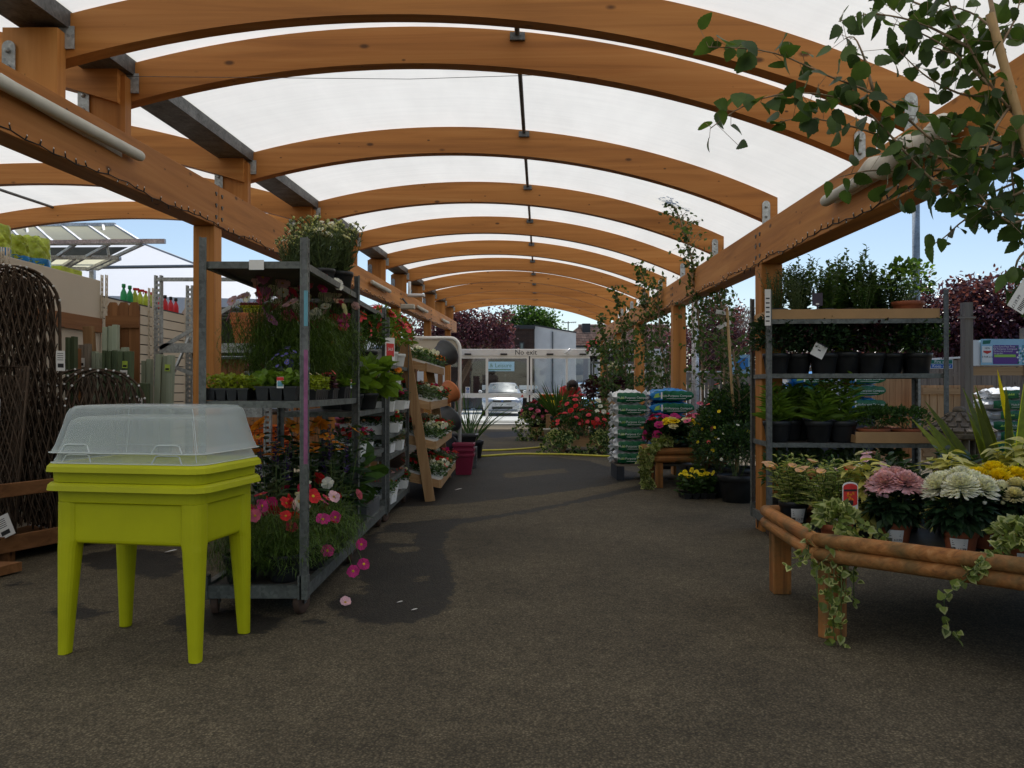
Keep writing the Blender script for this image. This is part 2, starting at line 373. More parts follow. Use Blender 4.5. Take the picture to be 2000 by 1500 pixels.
    def text(s, txt, size, o, x, y, mat=0):
        v, f = text_geo(txt); o = np.array(o, float); x = nrm(x); y = nrm(y)
        return s.add(o + size * (v[:, :1] * x + v[:, 1:] * y), f, mat)
    def quad(s, a, b, c, d, mat=0): return s.add([a, b, c, d], np.array([(0, 1, 2, 3)]), mat)
    def leaves(s, P, D, N, L, W, mat=0, prof=((0.3, 0.5), (0.68, 0.4)), fold=0.25, droop=0.15):
        P = np.asarray(P, float).reshape(-1, 3); n = len(P)
        if n == 0: return s
        D = nrm(np.broadcast_to(D, (n, 3))); N = np.broadcast_to(np.asarray(N, float), (n, 3))
        S = nrm(np.cross(D, N)); N = np.cross(S, D)
        L = np.broadcast_to(L, (n,))[:, None]; W = np.broadcast_to(W, (n,))[:, None]
        (y1, w1), (y2, w2) = prof
        def pt(y, wx): return P + D * L * y + S * W * wx + N * (abs(wx) * W * fold - droop * L * y * y)
        V = np.stack([pt(0, 0.04), pt(y1, w1), pt(y2, w2), pt(1, 0), pt(y2, -w2), pt(y1, -w1), pt(0, -0.04)], 1)
        b = np.arange(n)[:, None] * 7
        F = np.concatenate([b + np.array([0, 1, 2, 3]), b + np.array([0, 3, 4, 5]), ], 0)
        F3 = b + np.array([0, 5, 6])
        n0 = s.n
        s.add(V.reshape(-1, 3), F, mat, False); s.F.append((F3 + n0, mat, False))
        return s
    def fine(s, P, D, N, L, W, mat=0, peak=.36, fold=.18, droop=.25, serr=.06, rim=None):
        # a leaf with a curved, toothed outline and a midrib fold
        P = np.asarray(P, float).reshape(-1, 3); n = len(P); D = nrm(np.broadcast_to(D, (n, 3))); N = np.broadcast_to(np.asarray(N, float), (n, 3))
        S = nrm(np.cross(D, N)); N = np.cross(S, D); L = np.broadcast_to(L, (n,))[:, None]; W = np.broadcast_to(W, (n,))[:, None]
        ts = np.array([0, .04, .1, .18, .26, .34, .42, .5, .58, .66, .74, .82, .89, .95, 1]); curl = rng.normal(0, .12, (n, 1)); rows = []
        for i, t in enumerate(ts):
            e = math.log(.5) / math.log(peak); w_ = math.sin(PI * t ** e) ** .8 * .5 if 0 < t < 1 else (.012 if t == 0 else 0)
            w_ *= 1 + serr * (1 if i % 2 else -1) * (0 < t < 1)
            c = P + D * L * t - N * L * (droop * t * t) + S * L * curl * t * t
            rows.append(np.stack([c - S * W * w_ + N * W * w_ * fold, c, c + S * W * w_ + N * W * w_ * fold], 1))
        V = np.stack(rows, 1).reshape(-1, 3); m = len(ts); b = np.arange(n)[:, None, None, None] * m * 3; k = np.arange(m - 1)[None, :, None, None] * 3; j = np.arange(2)[None, None, :, None]
        return s.add(V, (b + k + j + np.array([0, 1, 4, 3])).reshape(-1, 4), mat, True)
    def straps(s, P, D, L, W, bend, mat=0, seg=5, fold=0.0, up=(0, 0, 1), taper=0.9, base=0.55):
        P = np.asarray(P, float).reshape(-1, 3); n = len(P); D = nrm(np.broadcast_to(D, (n, 3)))
        L = np.broadcast_to(L, (n,)); W = np.broadcast_to(W, (n,)); bend = np.broadcast_to(bend, (n,))
        up = np.array(up, float); S = nrm(np.cross(D, up + rng.normal(0, 0.02, (n, 3))))
        out = nrm(D * np.array([1, 1, 0]) + 1e-4)
        rows = []
        for t in np.linspace(0, 1, seg + 1):
            c = P + D * (L * t)[:, None] + (out * 0.5 - up * 1.0) * (bend * L * t * t)[:, None]
            wd = W * (base + (1 - base) * math.sin(min(t * 1.6, 1) * PI / 2)) * (1 - taper * max(0, (t - 0.45) / 0.55) ** 1.6) / 2
            rows.append(np.stack([c - S * wd[:, None], c + S * wd[:, None]], 1))
        V = np.stack(rows, 1).reshape(-1, 3)  # n, seg+1, 2
        b = (np.arange(n)[:, None, None] * (seg + 1) * 2); k = np.arange(seg)[None, :, None] * 2
        F = (b + k + np.array([0, 1, 3, 2])).reshape(-1, 4)
        return s.add(V, F, mat, True)
    def rosettes(s, C, N, Rr, n=6, mat=0, wr=0.7, cup=0.25, cmat=None, cr=0.22, prof=((0.45, 0.4), (0.8, 0.5)), layers=1):
        C = np.asarray(C, float).reshape(-1, 3); m = len(C)
        if m == 0: return s
        N = nrm(np.broadcast_to(N, (m, 3))); Rr = np.broadcast_to(Rr, (m,))
        ref = nrm(rng.normal(0, 1, (m, 3))); A = nrm(np.cross(N, ref)); B = np.cross(N, A)
        for l in range(layers):
            for k in range(n):
                t = 2 * PI * (k + 0.5 * l) / n + rng.uniform(-0.12, 0.12, m)[:, None]
                cu = cup + 0.45 * l
                D = np.cos(t) * A + np.sin(t) * B + N * cu
                rr = Rr * (1 - 0.28 * l) * rng.uniform(0.9, 1.08, m)
                s.leaves(C + N * (0.03 * l) * Rr[:, None], D, N, rr, rr * wr * 2 * math.sin(PI / n) * 1.3, mat, prof, 0.12, 0.12)
        if cmat is not None:
            t = np.arange(6) * 2 * PI / 6
            ring = np.cos(t)[None, :, None] * A[:, None] + np.sin(t)[None, :, None] * B[:, None]
            V = np.concatenate([C[:, None] + ring * (Rr * cr)[:, None, None] + N[:, None] * (Rr * 0.08)[:, None, None], (C + N * (Rr * (0.08 + cr * 0.5))[:, None])[:, None]], 1)
            b = np.arange(m)[:, None, None] * 7; k = np.arange(6)
            F = (b + np.stack([k, (k + 1) % 6, np.full(6, 6)], -1)[None]).reshape(-1, 3)
            s.add(V.reshape(-1, 3), F, cmat, True)
        return s
    def mesh(s, name, mats):
        V = np.concatenate(s.V) if s.V else np.zeros((0, 3))
        me = bpy.data.meshes.new(name)
        me.vertices.add(len(V)); me.vertices.foreach_set('co', V.astype(np.float32).ravel())
        tot = sum(len(f) for f, _, _ in s.F); nl = sum(f.size for f, _, _ in s.F)
        me.loops.add(nl); me.polygons.add(tot)
        if tot:
            me.loops.foreach_set('vertex_index', np.concatenate([f.ravel() for f, _, _ in s.F]).astype(np.int32))
            sizes = np.concatenate([np.full(len(f), f.shape[1]) for f, _, _ in s.F])
            me.polygons.foreach_set('loop_start', np.concatenate([[0], np.cumsum(sizes)[:-1]]).astype(np.int32))
            me.polygons.foreach_set('material_index', np.concatenate([np.full(len(f), m) for f, m, _ in s.F]).astype(np.int32))
            me.polygons.foreach_set('use_smooth', np.concatenate([np.full(len(f), sm) for f, _, sm in s.F]))
        for m in mats: me.materials.append(MATS[m])
        me.update(calc_edges=True)
        return me
    def build(s, name, mats, parent=None, world=True, bevel=0):
        if isinstance(mats, str): mats = [mats]
        return link(name, s.mesh(name, mats), parent, world, bevel)
def worldloc(o):
    v = Vector((0, 0, 0))
    while o is not None: v += o.location; o = o.parent
    return v
def link(name, me, parent=None, world=True, bevel=0):
    o = bpy.data.objects.new(name, me); sc.collection.objects.link(o)
    if parent is not None:
        o.parent = parent
        if world: o.location = -worldloc(parent)
    if bevel:
        b = o.modifiers.new('bevel', 'BEVEL'); b.width = bevel; b.segments = 2; b.limit_method = 'ANGLE'; b.angle_limit = R(40); b.use_clamp_overlap = True
    return o
def tag(o, label=None, cat=None, group=None, kind=None):
    if label: o['label'] = label
    if cat: o['category'] = cat
    if group: o['group'] = group
    if kind: o['kind'] = kind
    return o
def thing(name, label, cat, loc=(0, 0, 0), rz=0, group=None):
    o = bpy.data.objects.new(name, None); sc.collection.objects.link(o)
    o.location = loc; o.rotation_euler = (0, 0, rz); o.empty_display_size = 0.1
    return tag(o, label, cat, group)
def dup(root, loc, rz=None, label=None, scale=None):
    r = root.copy(); sc.collection.objects.link(r); r.location = loc
    if rz is not None: r.rotation_euler = (0, 0, rz)
    if scale is not None: r.scale = (scale,) * 3
    if label: r['label'] = label
    for ch in list(root.children):
        c = ch.copy(); sc.collection.objects.link(c); c.parent = r
        for g in ch.children:
            d = g.copy(); sc.collection.objects.link(d); d.parent = c
    return r
def X(px, Y): return (px - 1000) / FPX * Y
def Z(py, Y): return H + (760 - py) / FPX * Y
def P3(px, py, Y): return np.array((X(px, Y), Y, Z(py, Y)))
def G(px, py):
    Y = H * FPX / (py - 760); return np.array((X(px, Y), Y, 0.0))
def rot(rx=0, ry=0, rz=0, loc=(0, 0, 0)):
    return Matrix.Translation(loc) @ Matrix.Rotation(rz, 4, 'Z') @ Matrix.Rotation(ry, 4, 'Y') @ Matrix.Rotation(rx, 4, 'X')
def spread(n, lo=0.0, flat=False):
    d = nrm(rng.normal(0, 1, (n, 3)))
    if lo is not None: d[:, 2] = np.maximum(d[:, 2], lo - 0.2 * rng.random(n))
    return nrm(d)
# ---------------------------------------------------------------- ground
def seg_dist(px, py, poly):
    d = np.full(px.shape, 1e9); inside = np.zeros(px.shape, bool)
    n = len(poly)
    for i in range(n):
        (x0, y0), (x1, y1) = poly[i], poly[(i + 1) % n]
        t = np.clip(((px - x0) * (x1 - x0) + (py - y0) * (y1 - y0)) / ((x1 - x0) ** 2 + (y1 - y0) ** 2 + 1e-12), 0, 1)
        d = np.minimum(d, np.hypot(px - x0 - t * (x1 - x0), py - y0 - t * (y1 - y0)))
        c = ((y0 > py) != (y1 > py)) & (px < (x1 - x0) * (py - y0) / (y1 - y0 + 1e-12) + x0)
        inside ^= c
    return np.where(inside, d, -d)
def gpoly(pts): return [tuple(G(a, b)[:2]) for a, b in pts]
DAMP = [gpoly(p) for p in (
    [(655, 1165), (640, 1180), (672, 1208), (736, 1219), (813, 1215), (864, 1192), (893, 1153), (880, 1105), (864, 1067), (879, 1035), (905, 1022), (960, 1013), (1050, 999), (1150, 977), (1265, 955), (1262, 944), (1180, 962), (1100, 982), (1010, 999), (920, 1010), (762, 1022), (700, 1062), (665, 1100), (700, 1130), (723, 1140)],
    [(730, 1002), (790, 990), (860, 987), (960, 977), (1060, 966), (1170, 950), (1240, 936), (1245, 922), (1190, 912), (1150, 900), (1080, 893), (950, 890), (880, 902), (800, 930), (740, 970)],
    [(330, 1210), (420, 1185), (560, 1205), (530, 1235), (430, 1240), (350, 1232)], [(80, 1192), (150, 1180), (225, 1193), (180, 1210), (110, 1205)],
    [(140, 1090), (230, 1068), (345, 1080), (370, 1110), (300, 1135), (250, 1110), (190, 1112)], [(595, 1213), (625, 1205), (655, 1213), (620, 1224)], [(940, 845), (1010, 842), (1030, 850), (960, 856)], [(0, 1140), (40, 1134), (68, 1140), (20, 1147)])]
DRY = [gpoly(p) for p in ([(733, 1044), (770, 1038), (812, 1042), (806, 1060), (738, 1060)], [(768, 1070), (815, 1066), (818, 1077), (772, 1079)], [(805, 1127), (836, 1125), (838, 1134), (810, 1136)], [(648, 1146), (715, 1140), (700, 1158), (652, 1162)], [(980, 925), (1100, 915), (1110, 922), (990, 934)])]
def ground():
    mb = MB()
    xs = np.concatenate([[-200, -60, -20, -10], np.arange(-4, 3.01, 0.045), [10, 20, 60, 200]])
    ys = np.concatenate([[-60, -20, -6], np.arange(3, 14.5, 0.045), np.arange(14.6, 18.5, 0.15), np.arange(19, 27.3, 0.5), [27.4]])
    gx, gy = np.meshgrid(xs, ys)
    V = np.stack([gx.ravel(), gy.ravel(), np.zeros(gx.size)], -1)
    nx = len(xs); i = np.arange(len(ys) - 1)[:, None] * nx; j = np.arange(nx - 1)[None]
    F = np.stack([i + j, i + j + 1, i + nx + j + 1, i + nx + j], -1).reshape(-1, 4)
    mb.add(V, F, 0)
    o = mb.build('ground', 'asphalt'); tag(o, kind='structure')
    d = np.full(gx.size, -3.0)
    for p in DAMP: d = np.maximum(d, seg_dist(gx.ravel(), gy.ravel(), p))
    for p in DRY: d = np.minimum(d, -seg_dist(gx.ravel(), gy.ravel(), p))
    a = o.data.attributes.new('damp', 'FLOAT', 'POINT'); a.data.foreach_set('value', d.astype(np.float32))
    mb = MB().box(-300, 300, 27.4, 900, -0.3, -0.004)
    tag(mb.build('car_park', 'concrete'), kind='structure')
ground()

# ---------------------------------------------------------------- the timber canopy
def cp(u, v, w): return np.array((u + 0.035 * v, v, H + w + 0.0244 * v))
def circ3(a, b, c):
    (x1, y1), (x2, y2), (x3, y3) = a, b, c
    A = np.array([[x2 - x1, y2 - y1], [x3 - x1, y3 - y1]]) * 2
    bb = np.array([x2**2 - x1**2 + y2**2 - y1**2, x3**2 - x1**2 + y3**2 - y1**2])
    cx, cy_ = np.linalg.solve(A, bb); return cx, cy_, math.hypot(x1 - cx, y1 - cy_)
AD = 0.245
MAIN = circ3((-2.72, 1.79), (-0.36, 2.03), (2.10, 1.416))
LEFT = circ3((-2.95, 1.80), (-5.9, 2.24), (-8.85, 1.86))
def arcpts(c, r, u0, u1, n):
    us = np.linspace(u0, u1, n); return [(u, c[1] + math.sqrt(max(r * r - (u - c[0]) ** 2, 0))) for u in us]
def arch_mesh(c, u0, u1, v, t=0.11, n=40, dep=AD):
    lo = arcpts(c, c[2], u0, u1, n); hi = arcpts(c, c[2] + dep, u0, u1, n)
    mb = MB()
    rg = [[cp(lo[i][0], v, lo[i][1]), cp(lo[i][0], v + t, lo[i][1]), cp(hi[i][0], v + t, hi[i][1]), cp(hi[i][0], v, hi[i][1])] for i in range(n)]
    mb.rings(rg, 0); return mb
def sheet_mesh(c, u0, u1, v0, v1, nu=28, nv=30, off=AD + 0.012):
    mb = MB(); us = arcpts(c, c[2] + off, u0, u1, nu); vs = np.linspace(v0, v1, nv)
    V = np.array([cp(u, v, w_) for v in vs for u, w_ in us])
    i = np.arange(nv - 1)[:, None] * nu; j = np.arange(nu - 1)[None]
    mb.add(V, np.stack([i + j, i + j + 1, i + nu + j + 1, i + nu + j], -1).reshape(-1, 4), 0, True); return mb
def bracket(parent, u, v, wc, hgt, side):
    mb = MB(); x0 = 0.037
    b = cp(u, v - 0.007, wc)
    poly = [(math.cos(a) * x0 * 1.0 + 0, math.sin(a) * x0 + hgt / 2 - x0) for a in np.linspace(0, PI, 9)] + [(-x0, -hgt / 2), (x0, -hgt / 2)]
    mb.prism([(p[0] + b[0], p[1] + b[2]) for p in poly], b[1] - 0.003, b[1] + 0.004)
    for dz in (-0.3, 0, 0.3):
        mb.lathe([(0.013, 0), (0.013, 0.012), (0.006, 0.02)], 6, 0, (0, 0, 0), rot(PI / 2, 0, 0, (b[0], b[1] - 0.004, b[2] + dz * hgt)), cap1=True)
    mb.build('bracket', 'galvanised', parent)
VS = [4.58] + [5.315 + 2.2 * k for k in range(10)]
PV = [6.5 + 4.3 * k for k in range(5)]
def canopy():
    t = thing('timber_canopy', 'arched orange timber canopy with white roof sheet over the central aisle', 'canopy', cp(-0.4, 5, -H).tolist())
    sheet_mesh(MAIN, -2.78, 2.9, -5, 25.6).build('roof_sheet', 'roof_membrane', t)  # right edge carried past the beam, out of view, to shade the bench
    for k, v in enumerate(VS):
        a = arch_mesh(MAIN, -3.02, 2.24, v).build('arch', 'glulam_x', t)
        if k < 9:
            bracket(a, -2.985, v - .097, 1.70, 0.3, -1); bracket(a, 2.13, v, 1.44, 0.3, 1)
        mb = MB(); b = cp(-2.83, v - 0.09, 0)
        mb.box(b[0] - 0.2, b[0] + 0.11, b[1], b[1] + 0.085, b[2] + 1.33, b[2] + 1.93); mb.build('packer_block', 'glulam_z', t)
        # small hanger under the gutter
        b = cp(-2.72, v - 0.012, 1.93); MB().box(b[0] - 0.05, b[0] + 0.05, b[1] - 0.004, b[1] + 0.004, b[2] - 0.09, b[2] + 0.04).build('hanger', 'galvanised', t)
    def beam(u0, u1, w0, w1, va, vb):
        mb = MB()
        rg = [[cp(u0, v, w0), cp(u1, v, w0), cp(u1, v, w1), cp(u0, v, w1)] for v in (va, vb)]
        mb.rings(rg, 0); return mb
    vs = [0.6] + PV + [25.5]
    vs = [0.6] + [p + 0.085 for p in PV] + [25.4]
    for (u0, u1, w0, w1) in ((-2.83, -2.65, 1.176, 1.515), (1.80, 1.98, 0.863, 1.18)):
        for a, b in zip(vs[:-1], vs[1:]): beam(u0, u1, w0, w1, a + 0.003, b - 0.003).build('beam', 'glulam_y', t, bevel=0.004)
        for p in PV:
            q = cp((u0 + u1) / 2, p, 0)
            mb = MB().box(q[0] - 0.0865, q[0] + 0.0865, p, p + 0.17, 0, H + w0 - 0.001 + 0.0244 * p); mb.build('post', 'glulam_z', t, bevel=0.006)
            mb = MB(); inner = u1 if u1 < 0 else u0; sg = 1 if u1 < 0 else -1
            for dv in (-0.06, 0.06):
                for k in range(3):
                    c_ = cp(inner + sg * 0.003, p + 0.085 + dv, w0 + (w1 - w0) * (0.22 + 0.28 * k))
                    MB().prism([(c_[1] + (.009 + .010 * abs(math.cos(1.5 * q))) * math.sin(q), c_[2] - (.009 + .010 * abs(math.cos(1.5 * q))) * math.cos(q)) for q in np.linspace(0, 2 * PI, 24, endpoint=False)], c_[0] - .004, c_[0] + .004, 0, 'yz').build('bolt', 'dark_steel', t)
    # valley gutter and ridge rail
    mb = MB()
    for (ua, ub, wa, wb) in ((-2.98, -2.70, 1.96, 1.985), (-2.98, -2.965, 1.985, 2.07), (-2.715, -2.70, 1.985, 2.07)):
        mb.rings([[cp(ua, v, wa), cp(ub, v, wa), cp(ub, v, wb), cp(ua, v, wb)] for v in (-3, 25.5)], 0)
    mb.build('gutter', 'dark_steel', t)
    MB().tube([cp(-0.15, v, 2.243 - 0.01) for v in (-3, 25.5)], 0.017, 8).build('ridge_rail', 'dark_steel', t)
    for v in VS:
        b = cp(-0.15, v, 2.21); MB().box(b[0] - 0.05, b[0] + 0.05, b[1] - 0.03, b[1] - 0.003, b[2] - 0.02, b[2] + 0.03).build('rail_clip', 'dark_steel', t)
    return t
canopy()
def left_bay():
    t = thing('timber_canopy', 'lower arched timber canopy over the side bay with the willow panels', 'canopy', cp(-5.9, 6, -H).tolist())
    sheet_mesh(LEFT, -8.9, -2.9, -5, 11.98).build('roof_sheet', 'roof_membrane', t)
    for v in (3.115, 5.315, 7.515, 9.715, 11.915): arch_mesh(LEFT, -8.9, -2.75, v - 0.13).build('arch', 'glulam_x', t)
    for u, ww in ((-4.6, 2.43), (-7.2, 2.43)):
        MB().tube([cp(u, v, ww - 0.03) for v in (-3, 11.9)], 0.02, 6).build('roof_rail', 'dark_steel', t)
    mb = MB(); mb.rings([[cp(-8.9, v, 1.0), cp(-8.72, v, 1.0), cp(-8.72, v, 1.4), cp(-8.9, v, 1.4)] for v in (0.6, 12.0)], 0); mb.build('beam', 'glulam_y', t)
    for p in (2.2, 6.5, 10.8):
        q = cp(-8.8, p, 0); MB().box(q[0] - 0.085, q[0] + 0.085, p, p + 0.17, 0, H + 1.0 + 0.0244 * p).build('post', 'glulam_z', t)
left_bay()

# fairy lights, lamps, cables on the beams
def fairy(u, w_, va, vb, label):
    v = np.linspace(va, vb, int((vb - va) * 9)); mb = MB(); c = []
    for k, q in enumerate(v): c.append(cp(u + 0.006 * math.sin(q * 9), q, w_ + 0.012 * math.sin(q * 5.3) - 0.01 * (k % 2)))
    mb.tube(c, 0.0035, 5)
    t = thing('fairy_lights', label, 'fairy lights', c[len(c) // 2].tolist())
    mb.build('cable', 'rubber', t)
    mb = MB()
    for k in range(0, len(c)):
        a = rng.uniform(-0.9, 0.9); d = np.array((rng.uniform(-.01, .01), math.sin(a), math.cos(a) * rng.choice((1, 1, -1)))) * 0.026
        mb.tube([c[k], c[k] + d], 0.0042, 5, 0)
        mb.lathe([(0.003, 0), (0.004, 0.006), (0, 0.012)], 5, 1, c[k] + d)
    mb.build('bulbs', ['rubber', 'white_plastic'], t)['kind'] = 'stuff'
fairy(-2.643, 1.19, 2.2, 24, 'string of tiny dark fairy lights along the beam on the trellis side')
fairy(1.793, 0.885, 2.2, 24, 'string of tiny dark fairy lights along the beam on the parasol-pole side')
def batten(u, w_, v0, sg, label, L=1.5, r=0.035):
    a = cp(u + sg * 0.055, v0, w_); b = cp(u + sg * 0.055, v0 + L, w_)
    t = thing('strip_light', label, 'light', ((a + b) / 2).tolist(), 0, 'strip lights on the canopy beams')
    n = 9; pts = [a + (b - a) * k for k in (0, 0.012, 0.03, 0.97, 0.988, 1)]
    MB().tube(pts, [r * 0.6, r * 0.9, r, r, r * 0.9, r * 0.6], 14).build('diffuser', 'lamp_plastic', t)
    q = (a + b) / 2; MB().box(q[0] - sg * 0.054 - 0.0, q[0] - sg * 0.03, a[1] + 0.15, b[1] - 0.15, q[2] - 0.025 , q[2] + 0.035).build('mounting_rail', 'white_plastic', t)
batten(-2.65, 1.385, 3.7, 1, 'long tubular strip light on the beam above the willow panels')
batten(-2.65, 1.35, 12.3, 1, 'tubular strip light on the beam behind the daisy pots on the trolley')
batten(-2.65, 1.33, 16.9, 1, 'small tubular strip light beyond the security camera on the beam')
batten(-2.65, 1.33, 21.2, 1, 'farthest tubular strip light on the beam near the glass doors')
batten(1.80, 1.03, 3.4, -1, 'tubular strip light behind the birch leaves, half wrapped in cloth')
t = thing('cloth_wrap', 'bundled off-white cloth tied round the strip light behind the birch leaves', 'cloth', cp(1.74, 3.6, 1.03).tolist())
mb = MB(); pts = [cp(1.735, 3.3 + 0.12 * k, 1.03 + 0.02 * math.sin(k * 2)) for k in range(9)]
mb.tube(pts, [0.02, 0.055, 0.062, 0.058, 0.066, 0.06, 0.063, 0.058, 0.05], 12); mb.build('fabric', 'cloth_white', t)
mb = MB()
for k in range(4): mb.tube([cp(1.70, 3.33 + k * .01, 1.03), cp(1.69 - k * .01, 3.3, 0.96), cp(1.70, 3.26 - .02 * k, 0.99 - .01 * k)], 0.003, 4)
mb.build('cord', 'cloth_white', t)
t = thing('security_camera', 'white security camera on a bracket at the beam above the flower trolleys', 'camera', cp(-2.6, 15.6, 1.5).tolist())
b = cp(-2.55, 15.6, 1.42); MB().box(b[0] - .04, b[0] + .3, b[1] - .08, b[1] + .08, b[2], b[2] + .06, 0).build('housing', 'white_plastic', t, bevel=0.02)
MB().tube([b + (0, 0, .05), b + (0, 0, .3)], 0.03, 8).build('bracket', 'white_plastic', t)
t = thing('floodlight', 'boxy grey floodlight hanging below the beam beside the security camera', 'light', cp(-2.6, 14.8, 1.1).tolist())
b = cp(-2.45, 14.8, 1.12); MB().box(b[0] - .13, b[0] + .13, b[1] - .08, b[1] + .08, b[2], b[2] + .09).build('lamp_body', 'lamp_plastic', t, bevel=0.02)
MB().tube([b + (0, 0, .08), b + (-.1, 0, .2)], 0.02, 6).build('arm', 'grey_plastic', t)
for (a, b, l) in (((60, 130, 5.2), (1540, 130, 5.6), 'thin wire strung across the aisle under the second arch'),):
    p = [P3(a[0], 146, a[2]), P3(800, 153, 5.4), P3(b[0], b[1], b[2])]
    tag(MB().tube(p, 0.002, 5, 0).build('wire', 'dark_steel'), l, 'wire')

# ---------------------------------------------------------------- glass entrance
DY = 26.6
def doors():
    t = thing('sliding_doors', 'white framed automatic glass entrance doors reading No exit at the aisle end', 'doors', (X(1035, DY), DY, 0))
    x = lambda p: X(p, DY); z = lambda q: Z(q, DY)
    fr = MB(); xr = x(1300)
    fr.box(x(868), xr, DY - .06, DY + .14, z(695), z(682)); fr.build('header', 'white_paint', t, bevel=0.01)
    mb = MB().text('No exit', 0.235, (x(1027), DY - .066, z(688.6)), (1, 0, 0), (0, 0, 1)); mb.build('lettering', 'ink', t)
    for k, p in enumerate((914, 984, 1074, 1138)):
        MB().box(x(p - 6.5), x(p + 6.5), DY - .1, DY - .061, z(693.5), z(690.5)).build('sensor', 'dark_trim', t)
    for p, wd in ((868, 6), (951, 5), (1031, 3.8), (1037.5, 3.8), (1107, 4), (1172, 5), (1230, 5), (1297, 5)):
        MB().box(x(p - wd / 2), x(p + wd / 2), DY - .02, DY + .06, 0.02, z(695.2)).build('mullion', 'white_paint', t)
    for (a, b) in ((871, 948.5), (953.5, 1029), (1039.5, 1105), (1109, 1169.5), (1174.5, 1227.5), (1232.5, 1294.5)):
        for nm, z0, z1 in (('top_rail', z(700), z(695.2)), ('mid_rail', z(777), z(768)), ('bottom_rail', 0.02, z(821))):
            MB().box(x(a), x(b), DY - .015, DY + .055, z0, z1).build(nm, 'white_paint', t)
        MB().box(x(a), x(b), DY + .015, DY + .025, z(820.9), z(768.1 + 8.9)).build('pane', 'door_glass', t)
        MB().box(x(a), x(b), DY + .015, DY + .025, z(767.9), z(700.1)).build('pane', 'door_glass', t)
    for p in (966, 1009, 1047, 1092):
        mb = MB(); c = (x(p), DY + .012, z(756.5))
        mb.lathe([(0.062, 0), (0.062, 0.002)], 20, 0, (0, 0, 0), rot(PI / 2, 0, 0, c), cap1=True); mb.lathe([(0.042, 0.0022), (0.042, 0.003)], 20, 1, (0, 0, 0), rot(PI / 2, 0, 0, c), cap1=True)
        mb.box(c[0] - .03, c[0] + .03, c[1] - .0065, c[1] - .0045, c[2] - .008, c[2] + .008, 0)
        mb.build('manifestation_dot', ['white_ink', 'sky_ink'], t)
    for p in (1020, 1037):
        mb = MB(); c = (x(p), DY - .018, z(773)); mb.prism([(c[0] - .05, c[2] - .04), (c[0] + .05, c[2] - .04), (c[0], c[2] + .05)], c[1], c[1] + .002, 0); mb.build('warning_triangle', ['red_ink'], t)
    c = (x(913.5), DY + .008, z(762)); mb = MB().box(c[0] - .075, c[0] + .075, c[1], c[1] + .004, c[2] - .11, c[2] + .11, 0)
    mb.lathe([(0.05, 0), (0.05, 0.002)], 20, 1, (0, 0, 0), rot(PI / 2, 0, 0, (c[0], c[1] - .001, c[2] + .04)), cap1=True); mb.box(c[0] - .006, c[0] + .006, c[1] - .006, c[1] - .004, c[2] + .01, c[2] + .07, 0)
    for k in range(3): mb.box(c[0] - .055, c[0] + .055, c[1] - .003, c[1], c[2] - .09 + .028 * k, c[2] - .075 + .028 * k, 1)
    mb.build('door_sticker', ['white_ink', 'blue_ink'], t)
    MB().box(x(1030), x(1040), DY - .06, DY - .021, z(771), z(764)).build('lock', 'aluminium', t)
    c = np.array((x(1106), DY - .25, z(687))); MB().tube([c + (-.05, 0, -.09), c + (.12, .05, .09)], 0.035, 8).tube([c + (.1, .2, -.08), c], .015, 5).build('camera', 'white_plastic', t)
doors()
MB_ = MB().box(X(868, 26.4), X(1180, 26.4), 26.05, 26.52, 0.002, 0.03); tag(MB_.build('threshold', 'concrete'), kind='structure')

# ---------------------------------------------------------------- buildings beyond the doors
def shop():
    Y = 46
    x = lambda p: X(p, Y); z = lambda q: Z(q, Y)
    t = thing('brick_shop', 'dark flat-roofed brick shop behind the silver car with an & Leisure sign', 'building', (x(960), Y, 0))
    x0, x1 = x(860), x(1043); zt = z(635)
    MB().box(x0, x1, Y, Y + 8, 0, zt - .22).build('wall', 'shop_brick', t)
    MB().box(x0 - .1, x1 + .06, Y - .12, Y + 8.1, zt - .22, zt).build('roof_edge', 'dark_trim', t)
    for (p, q, r_, s_) in ((1014, 1024, 668, 700), (886, 950, 775, 800)):
        f = MB().box(x(p), x(q), Y - .05, Y - .004, z(s_), z(r_)).build('window', 'dark_trim', t)
        MB().box(x(p) + .08, x(q) - .08, Y - .07, Y - .052, z(s_) + .08, z(r_) - .08).build('pane', 'car_glass', f)
    sg = MB().box(x(950), x(1004.5), Y - .16, Y - .06, z(725), z(706.5)).build('sign', 'sky_ink', t)
    mb = MB().text('& Leisure', 0.33, (x(978), Y - .165, z(714.2)), (1, 0, 0), (0, 0, 1)); mb.box(x(953), x(998), Y - .168, Y - .162, z(723.4), z(721)); mb.build('lettering', 'green_ink', sg)
    MB().box(x(942), x(951), Y - .3, Y - .06, z(762), z(752)).build('notice_board', 'white_paint', t)
    mb = MB()
    for a, b in ((1014, 1029), (1031, 1042)): mb.box(x(a), x(b), Y - .2, Y - .06, z(761), z(752.5))
    mb.build('wall_panel', 'white_paint', t)
    mb = MB()
    for a in (920, 950): mb.box(x(a), x(a + 8), Y - .06, Y - .01, 0, z(770))
    mb.build('pilaster', 'white_paint', t)
shop()
